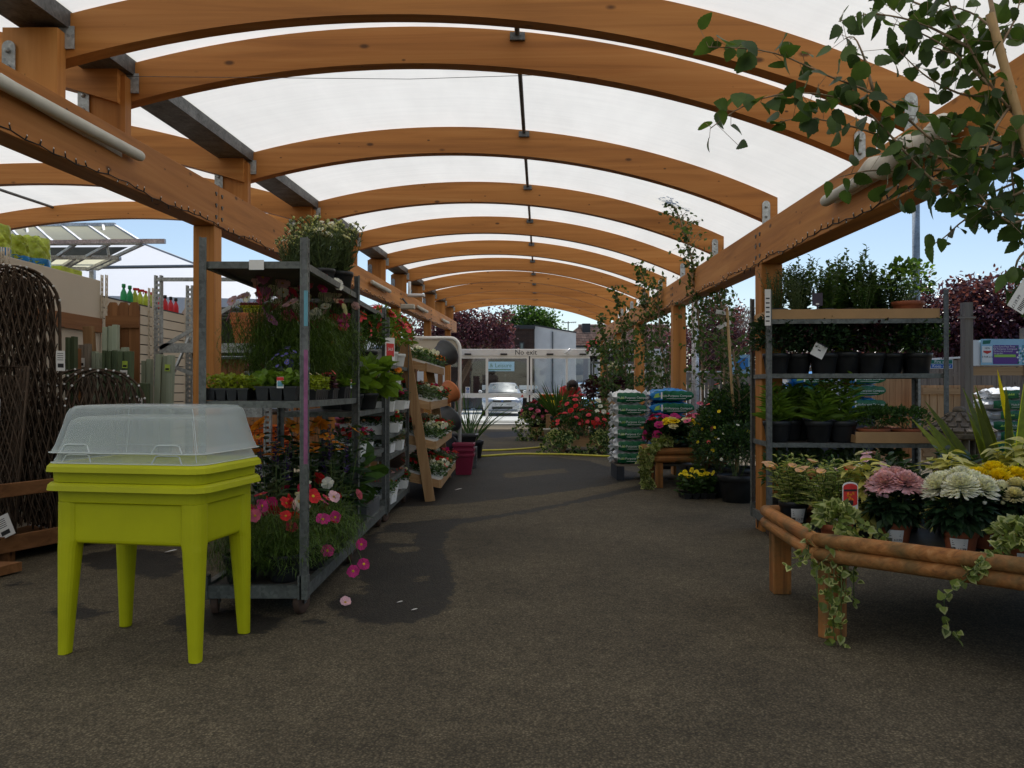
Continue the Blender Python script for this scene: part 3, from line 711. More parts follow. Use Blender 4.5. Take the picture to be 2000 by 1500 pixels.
def white_house():
    Y = 46.4
    x = lambda p: X(p, Y); z = lambda q: Z(q, Y)
    t = thing('rendered_building', 'white rendered building with a sloping top beside the brick shop', 'building', (x(1075), Y, 0))
    mb = MB().prism([(x(1043) + .03, 0), (x(1125), 0), (x(1125), z(650)), (x(1043) + .03, z(636))], Y, Y + 6, 0); mb.build('wall', 'render_wall', t)
    MB().bar((x(1043), Y + .2, z(635)), (x(1126), Y + .2, z(649.3)), .5, .08).build('coping', 'dark_trim', t)
    MB().box(x(1078) , x(1080.5), Y - .08, Y - .01, 0, z(648)).build('downpipe', 'grey_plastic', t)
    MB().box(x(1043), x(1180), Y - .04, Y - .004, 0, .5).build('plinth', 'grey_render', t)
    a = thing('tv_antenna', 'thin roof aerial standing above the white rendered building', 'aerial', (x(1117), Y + 3, z(652)))
    mb = MB().tube([(x(1117), Y + 3, z(652)), (x(1117), Y + 3, z(619))], .035, 5)
    mb.tube([(x(1103), Y + 3, z(622)), (x(1134), Y + 3, z(620.5))], .025, 5)
    for k in range(8): mb.tube([(x(1104 + 4 * k), Y + 2.6, z(621.8)), (x(1104 + 4 * k), Y + 3.4, z(621.8))], .015, 4)
    mb.build('mast', 'dark_steel', a)
white_house()
def tiled_house(name, label, Y, pl, pr, pe, rl, rr, pz, dep, wallmat):
    x = lambda p, y=Y: X(p, y)
    t = thing(name, label, 'building', (x((pl + pr) / 2), Y, 0)); ze = Z(pe, Y); zr = Z(pz, Y)
    MB().box(x(pl) + .25, x(pr) - .25, Y, Y + dep, 0, ze).build('wall', wallmat, t)
    A, B, C_, D = (x(pl), Y - .35, ze), (x(pr), Y - .35, ze), (x(pr), Y + dep + .3, ze), (x(pl), Y + dep + .3, ze)
    E, F = (x(rl), Y + dep / 2, zr), (x(rr), Y + dep / 2, zr)
    mb = MB().add([A, B, C_, D, E, F], [(0, 1, 5, 4), (1, 2, 5), (2, 3, 4, 5), (3, 0, 4)], 0); rf = mb.build('roof', 'roof_tile', t)
    mb = MB()
    for k in range(26):   # tile courses standing proud
        f0 = k / 26; a = np.array(A) * (1 - f0) + np.array(E) * f0; b = np.array(B) * (1 - f0) + np.array(F) * f0
        mb.bar(a + (0, -.03, .02), b + (0, -.03, .02), .06, .035)
    mb.build('tile_course', 'roof_tile', rf)
    MB().bar((x(pl), Y - .42, ze - .08), (x(pr), Y - .42, ze - .08), .1, .12).build('gutter', 'dark_trim', t)
    MB().tube([np.array(E) + (0, 0, .06), np.array(F) + (0, 0, .06)], .13, 8).build('ridge', 'roof_tile', t)
    return t, x
t, x = tiled_house('tiled_house', 'low house with a brown hipped tile roof right of the white rendered building', 50, 1083, 1345, 675, 1140, 1330, 629, 8, 'render_wall')
MB().box(x(1145), x(1161), 52.6, 53.4, Z(660, 50), Z(625, 50)).build('chimney', 'dark_trim', t)
MB().box(x(1142), x(1152), 49.9, 49.99, Z(745, 50), Z(728, 50)).build('window', 'teal_plastic', t)
MB().box(x(1109), x(1240), 49.8, 49.96, 0, Z(700, 50)).build('garage_wall', 'grey_render', t)
# left building behind the doors: large dark foliage shade and bays come from the plum tree

# ---------------------------------------------------------------- trees
def tree(name, label, base, trunk_h, crown, n_cl, n_leaf, L, mat, seed, cl_r=0.33, group=None):
    """crown: list of (cx,cy,cz,rx,ry,rz) ellipsoids"""
    global rng
    keep = rng; rng = np.random.default_rng(seed)
    base = np.array(base, float)
    t = thing(name, label, 'tree', base.tolist(), 0, group)
    tops = []
    mb = MB(); cr = MB()
    c0 = np.array(crown[0][:3])
    r0 = 0.05 * trunk_h + .06
    mb.tube([base, base + (0.05, 0, trunk_h * .5), np.array((c0[0], c0[1], base[2] + trunk_h))], [r0, r0 * .8, r0 * .65], 9)
    fork = np.array((c0[0], c0[1], base[2] + trunk_h))
    for (cx, cy_, cz, rx, ry, rz) in crown:
        c = np.array((cx, cy_, cz)); s_ = np.array((rx, ry, rz))
        for k in range(6):
            e = c + spread(1, None)[0] * s_ * .75; m_ = (fork + e) / 2 + rng.normal(0, .15, 3) * rx * .5
            mb.tube([fork, m_, e], [r0 * .45, r0 * .25, r0 * .06], 6)
        cl = c + spread(n_cl, None) * s_ * (rng.random((n_cl, 1)) ** .35) * rng.uniform(.75, 1.08, (n_cl, 1))
        for q in cl:
            m_ = int(n_leaf * rng.uniform(.5, 1.5)); rr = cl_r * min(rx, rz) * rng.uniform(.6, 1.3)
            p = q + rng.normal(0, 1, (m_, 3)) * rr * (.6, .6, .45)
            d = nrm(p - c + rng.normal(0, .8, (m_, 3)) * rx * .8 - (0, 0, .3))
            cr.leaves(p, d, rng.normal(0, .6, (m_, 3)) + (0, 0, 1), L * rng.uniform(.6, 1.3, m_), L * .62 * rng.uniform(.7, 1.2, m_), 0)
    mb.build('trunk', 'bark', t); cr.build('crown', mat, t)
    rng = keep
    return t
Yp = 41
tree('plum_tree', 'dark purple plum tree overhanging the brick shop behind the doors', (X(895, Yp), Yp, 0), 2.9,
     [(X(925, Yp), Yp, 4.3, 2.1, 1.6, 1.25), (X(890, Yp), Yp, 4.1, 1.6, 1.5, 1.4), (X(965, Yp), Yp + .3, 3.9, 1.15, 1.2, .9), (X(850, Yp), Yp, 4.2, 1.6, 1.4, 1.3)], 75, 40, .15, 'leaf_plum', 11)
tree('broadleaf_tree', 'tall bright green tree rising behind the brick shop', (X(1028, 66), 66, 0), 4.0,
     [(X(1028, 66), 66, 6.2, 2.3, 2.2, 2.1), (X(1060, 66), 66, 5.6, 1.4, 1.5, 1.5), (X(1000, 66), 66, 5.9, 1.4, 1.5, 1.5)], 90, 45, .28, 'leaf_tree', 12)
for k, (px, Y, cz, rx, rz, lab) in enumerate((
        (1392, 31, 3.05, 1.3, 1.75, 'plum tree with purple leaves behind the birch saplings and fence'),
        (1450, 33, 3.0, 1.5, 1.6, 'plum tree crown between the saplings and the plant trolley'),
        (1862, 19, 2.75, 1.35, 1.1, 'purple plum tree standing above the fire exit sign'),
        (1950, 18, 2.70, 1.3, 1.1, 'purple plum tree directly above the compost banner'),
        (2050, 18, 2.7, 1.4, 1.1, 'purple plum tree cut by the picture edge beyond the compost banner'),
        (1740, 24, 2.1, 1.9, 1.3, 'dark plum foliage glimpsed between the trolley shelves'),
        (1610, 26, 2.1, 1.9, 1.3, 'dark plum foliage behind the black shrub pots on the trolley'),
        (1290, 36, 2.4, 1.8, 1.6, 'plum tree half hidden behind the canopy post with saplings'))):
    tree('plum_tree', lab, (X(px, Y), Y, 0), max(.7, cz - rz * .8), [(X(px, Y), Y, cz, rx, rx, rz)], 190, 46, .11, 'leaf_plum', 20 + k, .26, 'plum trees beyond the fence')

# ---------------------------------------------------------------- fences and boundary on the far side
def fence(label, pts, hgt, pitch=0.13, cap=True):
    t = thing('board_fence', label, 'fence', (*pts[0], 0), 0, 'board fences')
    mb = MB(); cpb = MB()
    for (a, b) in zip(pts[:-1], pts[1:]):
        a = np.array((*a, 0)); b = np.array((*b, 0)); L = np.linalg.norm(b - a); n = int(L / pitch); d = (b - a) / L
        for k in range(n):
            p = a + d * (k * pitch); q = p + d * (pitch - .012); hh = hgt + rng.uniform(-.015, .015)
            m = (p + q) / 2; mb.bar(m + (0, 0, .04), m + (0, 0, hh), .02 + .004 * (k % 2), pitch - .012, 0, up=d)
        for k in range(int(L / 2.4) + 1):
            m = a + d * min(k * 2.4, L); po = MB().bar(m + (0, .07, 0), m + (0, .07, hgt + .03), .1, .1, 0, up=d); po.build('post', 'greywood_z', t)
        for zz in (.35, hgt - .3):
            mb.bar(a + (0, .05, zz), b + (0, .05, zz), .04, .09, 0)
        if cap: cpb.bar(a + (0, 0, hgt + .035), b + (0, 0, hgt + .035), .09, .035)
    mb.build('boards', 'greywood_z', t)
    if cap: cpb.build('capping', 'white_paint', t)
    return t
fence('long weathered board fence with a pale capping beyond the saplings', [(4.3, 28.6), (7.6, 28.6)], 1.75)
fence('board fence running back along the yard behind the plant trolley', [(7.65, 28.5), (8.9, 16.6)], 1.76)
ft = fence('board fence panel with the fire exit sign behind the trolley end', [(8.95, 16.5), (9.6, 12.2)], 1.76)
c = np.array((X(1848, 15.6), 15.6, Z(711, 15.6)))
t = thing('fire_exit_sign', 'green and blue fire exit keep clear sign on the fence', 'sign', c.tolist())
mb = MB().box(c[0] - .32, c[0] + .12, c[1] - .02, c[1], c[2] - .09, c[2] + .09, 0); mb.box(c[0] - .31, c[0] + .11, c[1] - .024, c[1] - .021, c[2] + .004, c[2] + .08, 1); mb.box(c[0] - .31, c[0] + .11, c[1] - .024, c[1] - .021, c[2] - .08, c[2] - .004, 2)
mb.build('board', ['white_ink', 'green_ink', 'blue_ink'], t)
MB().text('Fire exit', .085, (c[0] - .10, c[1] - .027, c[2] + .042), (1, 0, 0), (0, 0, 1)).text('Keep clear', .085, (c[0] - .10, c[1] - .027, c[2] - .042), (1, 0, 0), (0, 0, 1)).build('lettering', 'white_ink', t)
# close board panels/gate seen through the trolley
def gate():
    Y = 12.4; t = thing('wooden_gate', 'pale wooden gate with a diagonal brace seen through the trolley', 'gate', (X(1840, Y), Y, 0))
    mb = MB()
    for k in range(9):
        x0 = X(1800, Y) + k * .125; mb.box(x0, x0 + .115, Y, Y + .022, .05, 1.22)
    mb.build('boards', 'pine_z', t)
    mb = MB().bar((X(1800, Y), Y - .03, .2), (X(1800, Y) + 1.1, Y - .03, 1.1), .04, .09)
    mb.box(X(1800, Y), X(1800, Y) + 1.12, Y - .045, Y - .002, .12, .22); mb.box(X(1800, Y), X(1800, Y) + 1.12, Y - .045, Y - .002, 1.08, 1.18); mb.build('brace', 'pine_x', t)
    t = thing('wood_panel', 'plain pale boarded panel behind the terracotta daisy bowls', 'panel', (X(1740, 13), 13, 0))
    mb = MB()
    for k in range(8):
        x0 = X(1690, 13) + k * .1; mb.box(x0, x0 + .094, 13, 13.022, 0.02, 1.45)
    mb.build('boards', 'pine_z', t)
gate()
t = thing('steel_pole', 'tall plain galvanised pole behind the top shelf of the plant trolley', 'pole', (X(1790, 9.2), 9.2, 0))
MB().tube([(X(1790, 9.2), 9.2, 0), (X(1790, 9.2), 9.2, 3.8)], .042, 14).build('shaft', 'galvanised', t)
t = thing('drain_pipe', 'pale grey downpipe beside the canopy post with the saplings', 'pipe', (X(1358, 11.2), 11.2, 0))
MB().tube([(X(1358, 11.2), 11.2, 0), (X(1358, 11.2), 11.2, 2.6)], .05, 14).build('pipe', 'aluminium', t)
def banner():
    Y = 9.6; x = lambda p: X(p, Y); z = lambda q: Z(q, Y)
    t = thing('compost_bay', 'timber compost bay with white back board behind the sword-leaved plant', 'display bay', (x(1960), Y, 0))
    for p in (1893, 2010): MB().box(x(p) - .05, x(p) + .05, Y, Y + .1, 0, z(590 if p < 1900 else 640)).build('post', 'greywood_z', t)
    MB().box(x(1893) + .051, x(2090), Y + .02, Y + .06, z(733), z(716)).build('rail', 'pine_x', t)
    MB().box(x(1893) + .051, x(2090), Y + .03, Y + .045, z(714), z(664)).build('back_board', 'white_paint', t)
    MB().box(x(1870), x(1905), Y - .02, Y - .003, z(622), z(618)).build('cross_bar', 'greywood_x', t)
    b = thing('compost_banner', 'purple and pale blue compost offer banner on the timber bay', 'banner', (x(1950), Y - .01, z(690)))
    mb = MB().box(x(1917), x(2080), Y + .005, Y + .015, z(713), z(662), 0)
    y0 = Y + .001
    mb.box(x(1940), x(1990), y0, y0 + .003, z(711), z(674), 1); mb.box(x(1918.5), x(1938), y0, y0 + .003, z(708), z(676), 2)
    mb.box(x(1942), x(1984), y0 - .003, y0 - .001, z(697.5), z(692.5), 3)
    mb.prism([(x(1921), z(685)), (x(1936), z(685)), (x(1936), z(688)), (x(1928.5), z(691)), (x(1921), z(688))], y0 - .003, y0 - .001, 4)
    mb.prism([(x(1920), z(672)), (x(1921), z(665)), (x(1936), z(664)), (x(1934), z(671))], y0, y0 + .003, 5)
    for k in range(16): mb.lathe([(.012, 0), (.012, .002)], 8, 2 if k % 3 else 5, (0, 0, 0), rot(PI / 2, 0, 0, (x(1986 + (k * 7 % 17)), y0 - .001, z(678 + 2 * k))), cap1=True)
    mb.box(x(1997), x(2060), y0, y0 + .003, z(711), z(674), 6)
    mb.build('print', ['sky_ink', 'purple_ink', 'white_ink', 'lime_ink', 'red_ink', 'green_ink', 'teal_plastic'], b)
    mb = MB().text('Gro-Sure Peat Free', .033, (x(1961), y0 - .004, z(677)), (1, 0, 0), (0, 0, 1), 0).text('All Purpose Compost', .033, (x(1963), y0 - .004, z(681.5)), (1, 0, 0), (0, 0, 1), 0)
    mb.text('Perfect for all around', .026, (x(1959), y0 - .004, z(686)), (1, 0, 0), (0, 0, 1), 0).text('the garden', .026, (x(1950), y0 - .004, z(690)), (1, 0, 0), (0, 0, 1), 0)
    mb.text('3 FOR £12', .03, (x(1928.5), y0 - .004, z(697)), (1, 0, 0), (0, 0, 1), 1).text('NEW', .028, (x(1928.5), y0 - .004, z(680)), (1, 0, 0), (0, 0, 1), 1)
    mb.build('lettering', ['white_ink', 'ink'], b)
banner()
c = np.array((X(1448, 24), 24, Z(712, 24))); t = thing('blue_poster', 'small blue poster standing behind the tall saplings', 'poster', c.tolist())
mb = MB().box(c[0] - .34, c[0] + .34, c[1], c[1] + .03, c[2] - .28, c[2] + .3, 0).box(c[0] - .2, c[0] + .2, c[1] - .004, c[1] - .001, c[2] - .15, c[2] + .2, 1); mb.build('print', ['sky_ink', 'blue_bag'], t)
MB().box(c[0] - .03, c[0] + .03, c[1] + .031, c[1] + .08, 0, c[2]).build('post', 'greywood_z', t)
# marquee and glasshouse beyond the side bay
def marquee():
    t = thing('white_marquee', 'large white fabric marquee roof beyond the beige display wall', 'marquee', (-8, 19, 0))
    e = 3.0
    A, B, C_, D = (X(-150, 17), 17, Z(570, 17)), (X(560, 17), 17, Z(585, 17)), (X(560, 25), 25, Z(640, 25)), (X(-150, 25), 25, Z(640, 25))
    E, F = (X(60, 20.5), 20.5, Z(455, 20.5)), (X(285, 20.5), 20.5, Z(478, 20.5))
    MB().add([A, B, C_, D, E, F], [(0, 1, 5, 4), (1, 2, 5), (2, 3, 4, 5), (3, 0, 4)], 0).build('roof', 'tent_fabric', t)
    MB().add([A, B, (B[0], B[1], B[2] - .35), (A[0], A[1], A[2] - .35)], [(0, 1, 2, 3)], 0).build('valance', 'tent_fabric', t)
    for p in (A, B, C_, D): MB().tube([(p[0], p[1], 0), p], .05, 8).build('pole', 'tent_frame', t)
    MB().tube([B, F], .03, 6).build('ridge_pole', 'tent_frame', t); MB().tube([E, F], .03, 6).build('ridge_pole', 'tent_frame', t)
    MB().tube([(X(130, 15.8), 15.8, Z(523, 15.8)), (X(640, 15.8), 15.8, Z(516, 15.8))], .035, 6).build('front_rail', 'tent_frame', t)
marquee()
def glasshouse():
    t = thing('roof_vent', 'open cream glasshouse roof vent with aluminium bars above the green bags', 'roof vent', (X(100, 12.6), 12.6, 0))
    def pan(pts, nm, nb, mat, inset=True):
        a, b, c, d = [np.array(P3(*p)) for p in pts]
        if mat: MB().add([a, b, c, d], [(0, 1, 2, 3)], 0).build(nm, mat, t)
        mb = MB()
        for k in range(nb + 1):
            f0 = k / nb; mb.bar(a + (b - a) * f0 - (0, .02, .02), d + (c - d) * f0 - (0, .02, .02), .045, .045)
        mb.bar(a - (0, .02, 0), b - (0, .02, 0), .07, .06); mb.bar(d - (0, .02, 0), c - (0, .02, 0), .07, .06)
        mb.build('glazing_bar', 'aluminium', t)
    pan([(-140, 440, 13.6), (225, 439, 13.6), (277, 471, 12.6), (-120, 477, 12.6)], 'vent_panel', 7, 'vent_sheet')
    pan([(-120, 477, 12.9), (280, 474, 12.9), (170, 525, 14.0), (-120, 525, 14.0)], 'roof_panel', 6, None)
    pan([(-120, 503, 13.4), (235, 503, 13.4), (190, 524, 14.2), (-120, 524, 14.2)], 'roof_panel', 4, 'vent_sheet')
    MB().add([P3(-120, 484, 14.1), P3(250, 482, 14.1), P3(215, 499, 14.1), P3(-120, 499, 14.1)], [(0, 1, 2, 3)], 0).build('shade_strip', 'grey_plastic', t)
    for p, q in (((50, 441), (58, 478)), ((200, 440), (212, 500))): MB().bar(P3(p[0], p[1], 13.4), P3(q[0], q[1], 12.8), .035, .035).build('stay', 'aluminium', t)
    MB().bar(P3(277, 471, 12.6), P3(322, 471, 12.6), .06, .07).build('stay', 'aluminium', t)
    mb = MB()
    for p in (-100, 180): mb.bar((X(p, 14.3), 14.3, 0), P3(p, 523, 14.3), .08, .08, 0, up=(0, 1, 0))
    mb.build('leg', 'aluminium', t)
glasshouse()
# ---------------------------------------------------------------- plant builders (base at z = 0)
def pot(r=0.065, h=0.12, mat='black_plastic', rim=True, n=22, sticker=None, handles=False):
    mb = MB(); rb = r * .76
    pr = [(rb * .96, 0), (rb, .004), (r * .93, h * .74)] + ([(r * .94, h * .75), (r, h * .76), (r * 1.02, h * .985), (r * 1.0, h), (r * .93, h), (r * .92, h * .9)] if rim else [(r, h), (r * .94, h), (r * .93, h * .9)])
    mb.lathe(pr, n, 0); mb.lathe([(r * .925, h * .88), (r * .5, h * .91), (0.001, h * .92)], n, 1, cap0=False)
    out = [('pot', mb, [mat, 'soil'])]
    if sticker:
        a0, wd, z0, z1, txt = sticker
        m2 = MB(); k = 7; an = np.linspace(a0 - wd, a0 + wd, k)
        def rr(z): return rb + (r * .93 - rb) * min(z / (h * .74), 1) + .0016 if z < h * .74 else r * 1.02 + .0016
        lo = [(rr(z0) * math.cos(a), rr(z0) * math.sin(a), z0) for a in an]; hi = [(rr(z1) * math.cos(a), rr(z1) * math.sin(a), z1) for a in an]
        m2.add(np.array(lo + hi), np.array([(i, i + 1, k + i + 1, k + i) for i in range(k - 1)]), 0)
        zc = z0 + (z1 - z0) * .25; R_ = rr(zc) + .001
        xd = np.array((-math.sin(a0), math.cos(a0), 0)); c = R_ * np.array((math.cos(a0), math.sin(a0), 0)) + (0, 0, zc)
        m2.text(txt, (z1 - z0) * .24, c + xd * wd * r * .3 + np.array((math.cos(a0), math.sin(a0), 0)) * .0015, xd, (0, 0, 1), 1)
        for b in range(7):
            q = c - xd * wd * r * .85 + xd * b * wd * r * .075 + np.array((math.cos(a0), math.sin(a0), 0)) * .0012
            hh = (z1 - z0) * .12; ww = xd * wd * r * (.02 + .012 * (b % 2))
            m2.quad(q - ww - (0, 0, hh), q + ww - (0, 0, hh), q + ww + (0, 0, hh), q - ww + (0, 0, hh), 1)
        for b in range(3):
            zz = z0 + (z1 - z0) * (.55 + .13 * b); q = np.array((math.cos(a0), math.sin(a0), 0)) * (rr(zz) + .0012) + (0, 0, zz)
            m2.quad(q - xd * wd * r * .75 - (0, 0, .0012), q + xd * wd * r * .6 - (0, 0, .0012), q + xd * wd * r * .6 + (0, 0, .0012), q - xd * wd * r * .75 + (0, 0, .0012), 1)
        out.append(('price_label', m2, ['card', 'ink']))
    return out
def blob(n, c, s, lo=-1.0, inner=.35):
    d = nrm(rng.normal(0, 1, (n, 3))); d[:, 2] = np.where(d[:, 2] < lo, -d[:, 2], d[:, 2])
    return np.array(c) + d * np.array(s) * (inner + (1 - inner) * rng.random((n, 1)) ** .5), d
LOBE = ((.38, .52), (.72, .42)); NARROW = ((.3, .5), (.65, .42)); HEART = ((.16, .5), (.5, .46)); WIDE = ((.4, .52), (.75, .46))
def k_bush(h=.2, r=.12, L=.05, W=.03, n=260, leaf='leaf', pt=None, fl=None, z0=None, prof=NARROW, up=.5, droop=.2, stems=7, leaf2=None):
    out = list(pt or []); zb = (0 if z0 is None else z0)
    mb = MB(); c = (0, 0, zb + h * .52)
    p, d = blob(n, c, (r, r, h * .52), -.55, .25)
    dd = nrm(d + rng.normal(0, .45, (n, 3)) + (0, 0, up)); nn = nrm(rng.normal(0, .5, (n, 3)) + (0, 0, 1) + .3 * d)
    k = n if not leaf2 else int(n * .6)
    mb.leaves(p[:k], dd[:k], nn[:k], L * rng.uniform(.6, 1.25, k), W * rng.uniform(.7, 1.2, k), 0, prof, .2, droop)
    if leaf2: mb.leaves(p[k:], dd[k:], nn[k:], L * rng.uniform(.6, 1.25, n - k), W * rng.uniform(.7, 1.2, n - k), 2, prof, .2, droop)
    for i in range(stems):
        q = c + rng.normal(0, .45, 3) * (r, r, h * .35); mb.tube([(rng.normal(0, r * .15), rng.normal(0, r * .15), zb), (q[0] * .5, q[1] * .5, zb + h * .3), q], [.0035, .003, .0015], 4, 1, False)
    out.append(('foliage', mb, [leaf, 'stem'] + ([leaf2] if leaf2 else [])))
    if fl:
        for f in (fl if isinstance(fl, list) else [fl]):
            m, Rr, pet, mat = f['n'], f['R'], f.get('pet', 5), f['mat']
            b = MB(); p, d = blob(m, c, (r * f.get('sp', 1.02), r * f.get('sp', 1.02), h * f.get('zz', .6)), f.get('lo', .05), .85)
            b.rosettes(p, nrm(d + (0, 0, .35) + rng.normal(0, .2, d.shape)), Rr * rng.uniform(.75, 1.15, m), pet, 0, f.get('wr', .75), f.get('cup', .25), 1, .2, layers=f.get('layers', 1))
            out.append(('blossoms', b, ['petal_' + mat, f.get('c', 'floret')]))
    return out
def k_cosmos(h=.6, r=.16, ns=12, nl=36, cols=('magenta', 'white', 'pink'), R=.038, pt=None, z0=.1, leaf='leaf_fine', mass=500):
    out = list(pt or []); mb = MB(); fb = {}
    pm, dm = blob(mass, (0, 0, z0 + h * .36), (r * 1.15, r * 1.15, h * .42), -1, .2); mb.straps(pm, nrm(dm * .4 + rng.normal(0, 1, dm.shape)), .036 * rng.uniform(.6, 1.5, mass), .0026, .05, 0, 2); q_ = pm + rng.normal(0, .008, pm.shape); mb.straps(q_, nrm(rng.normal(0, 1, q_.shape)), .04, .003, .3, 0, 2)
    for i in range(ns):
        a = rng.uniform(0, 2 * PI); lean = rng.uniform(.2, 1) * r; hh = h * rng.uniform(.55, 1.1)
        top = np.array((math.cos(a) * lean, math.sin(a) * lean, z0 + hh)); mid = np.array((top[0] * .35, top[1] * .35, z0 + hh * .5)); b0 = np.array((top[0] * .1, top[1] * .1, z0))
        mb.tube([b0, mid, top], [.0028, .0022, .0013], 4, 1, False)
        t = rng.random(nl) ** .75 * .9; t = t[:, None]
        p = (1 - t) ** 2 * b0 + 2 * t * (1 - t) * mid + t * t * top
        d = nrm(rng.normal(0, 1, (nl, 3)) + (0, 0, .5))
        mb.straps(p, d, .045 * rng.uniform(.6, 1.3, nl) * (1.2 - t[:, 0]), .0028, .1, 0, 2)
        q = p + d * .035; d2 = nrm(d + rng.normal(0, .8, d.shape)); mb.straps(q, d2, .04, .003, .2, 0, 2)
        c = cols[i % len(cols)]
        if c and i % 3 != 2:
            fb.setdefault(c, []).append((top, nrm(np.array((math.cos(a) * .8, math.sin(a) * .8 - .35, .55)) + rng.normal(0, .3, 3))))
    out.append(('foliage', mb, [leaf, 'stem']))
    for c, l in fb.items():
        b = MB(); b.rosettes([x[0] for x in l], [x[1] for x in l], R * rng.uniform(.7, 1.15, len(l)), 8, 0, .66, .25, 1, .2, prof=((.5, .42), (.86, .5)))
        out.append(('blossoms', b, ['petal_' + c, 'floret']))
    return out
def k_tall(h=.4, r=.1, ns=9, nl=10, L=.07, W=.018, leaf='leaf', pt=None, z0=.1, top=None, up=.6, droop=.4, leaf2=None, W2=None):
    """upright stems set with leaves; top = dict(mat, R, pet, n)"""
    out = list(pt or []); mb = MB(); fc, fn = [], []
    for i in range(ns):
        a = rng.uniform(0, 2 * PI); lean = rng.uniform(.1, 1) * r; hh = h * rng.uniform(.72, 1.05)
        tp = np.array((math.cos(a) * lean, math.sin(a) * lean, z0 + hh)); b0 = np.array((tp[0] * .3, tp[1] * .3, z0)); mid = (b0 + tp) / 2 + rng.normal(0, .01, 3)
        mb.tube([b0, mid, tp], [.0032, .0026, .0015], 4, 1, False)
        t = np.linspace(.05, 1, nl)[:, None]; p = b0 + (tp - b0) * t
        an = rng.uniform(0, 6.28) + np.arange(nl) * 2.4
        d = np.stack([np.cos(an), np.sin(an), np.full(nl, up) + .4 * t[:, 0]], -1)
        (mb.fine if W > .03 else mb.leaves)(p, d, (0, 0, 1) + .3 * rng.normal(0, 1, (nl, 3)), L * (1.1 - .55 * t[:, 0]) * rng.uniform(.8, 1.2, nl), W * (1.1 - .4 * t[:, 0]), 0, **(dict(droop=droop, serr=0) if W > .03 else dict(prof=NARROW, fold=.2, droop=droop)))
        if leaf2 and W <= .03: mb.leaves(p + (0, 0, .0015), d, (0, 0, 1), L * .9 * (1.1 - .55 * t[:, 0]), W * .5, 2, NARROW, .2, droop)
        fc.append(tp); fn.append(nrm(np.array((math.cos(a) * .5, math.sin(a) * .5, 1)) + rng.normal(0, .25, 3)))
    out.append(('foliage', mb, [leaf, 'stem'] + ([leaf2] if leaf2 else [])))
    if top:
        k = top.get('n', ns); b = MB(); b.rosettes(fc[:k], fn[:k], top['R'] * rng.uniform(.8, 1.15, k), top.get('pet', 12), 0, top.get('wr', .8), top.get('cup', .2), 1, .25, layers=top.get('layers', 1))
        out.append(('blossoms', b, ['petal_' + top['mat'], top.get('c', 'floret')]))
        if top.get('buds'):
            b = MB()
            for q in fc[k:]: b.lathe([(.002, -.006), (.009, 0), (.01, .008), (.004, .014), (0, .015)], 7, 0, q)
            out.append(('blossoms', b, ['leaf_variegate']))  # closed buds on the remaining stems, kept under the blossoms name
    return out
def k_spire(h=.6, ns=3, r=.06, mat='violet', pt=None, z0=.1, frac=.35):
    out = k_tall(h * .62, r, ns * 2, 11, .12, .022, 'leaf_grey', pt, z0, None, .5, .5); b = MB(); st = MB()
    for i in range(ns):
        x, y = rng.normal(0, r, 2); zt = z0 + h * rng.uniform(.85, 1.05); zb = zt - h * frac
        st.tube([(x * .3, y * .3, z0), (x, y, zt)], [.004, .002], 4, 0, False)
        n = 70; t = rng.random(n); an = rng.uniform(0, 6.28, n)
        p = np.stack([x + .004 * np.cos(an), y + .004 * np.sin(an), zb + (zt - zb) * t], -1); d = np.stack([np.cos(an), np.sin(an), np.full(n, .7)], -1)
        b.leaves(p, d, (0, 0, 1), .026 * (1.15 - .8 * t), .012, 0, WIDE, .2, .1)
    out.append(('flower_stem', st, ['stem'])); out.append(('blossoms', b, ['petal_' + mat])); return out
def mumhead(b, c, n_, R_, mat=0, cm=None):
    n_ = nrm(np.array(n_, float)); ref = np.array((1.0, .1, 0)); A = nrm(np.cross(n_, ref)); B = np.cross(n_, A)
    for l in range(9):
        el = -.12 + l * .17; k = int(34 * math.cos(el * .75)) + 2
        t = np.arange(k) * 2 * PI / k + l * .5 + rng.uniform(-.1, .1, k)
        d = np.cos(t)[:, None] * A * math.cos(el) + np.sin(t)[:, None] * B * math.cos(el) + n_ * math.sin(el)
        ln = R_ * (1 - .062 * l) * rng.uniform(.84, 1.08, k)
        b.leaves(np.array(c) + n_ * R_ * .04 * l + d * R_ * .1, d + rng.normal(0, .08, d.shape), nrm(n_ - d * .3 + .001), ln * .92, R_ * .17, mat, ((.55, .34), (.88, .5)), -.35, -.1 + .3 * (l < 2) * rng.random())
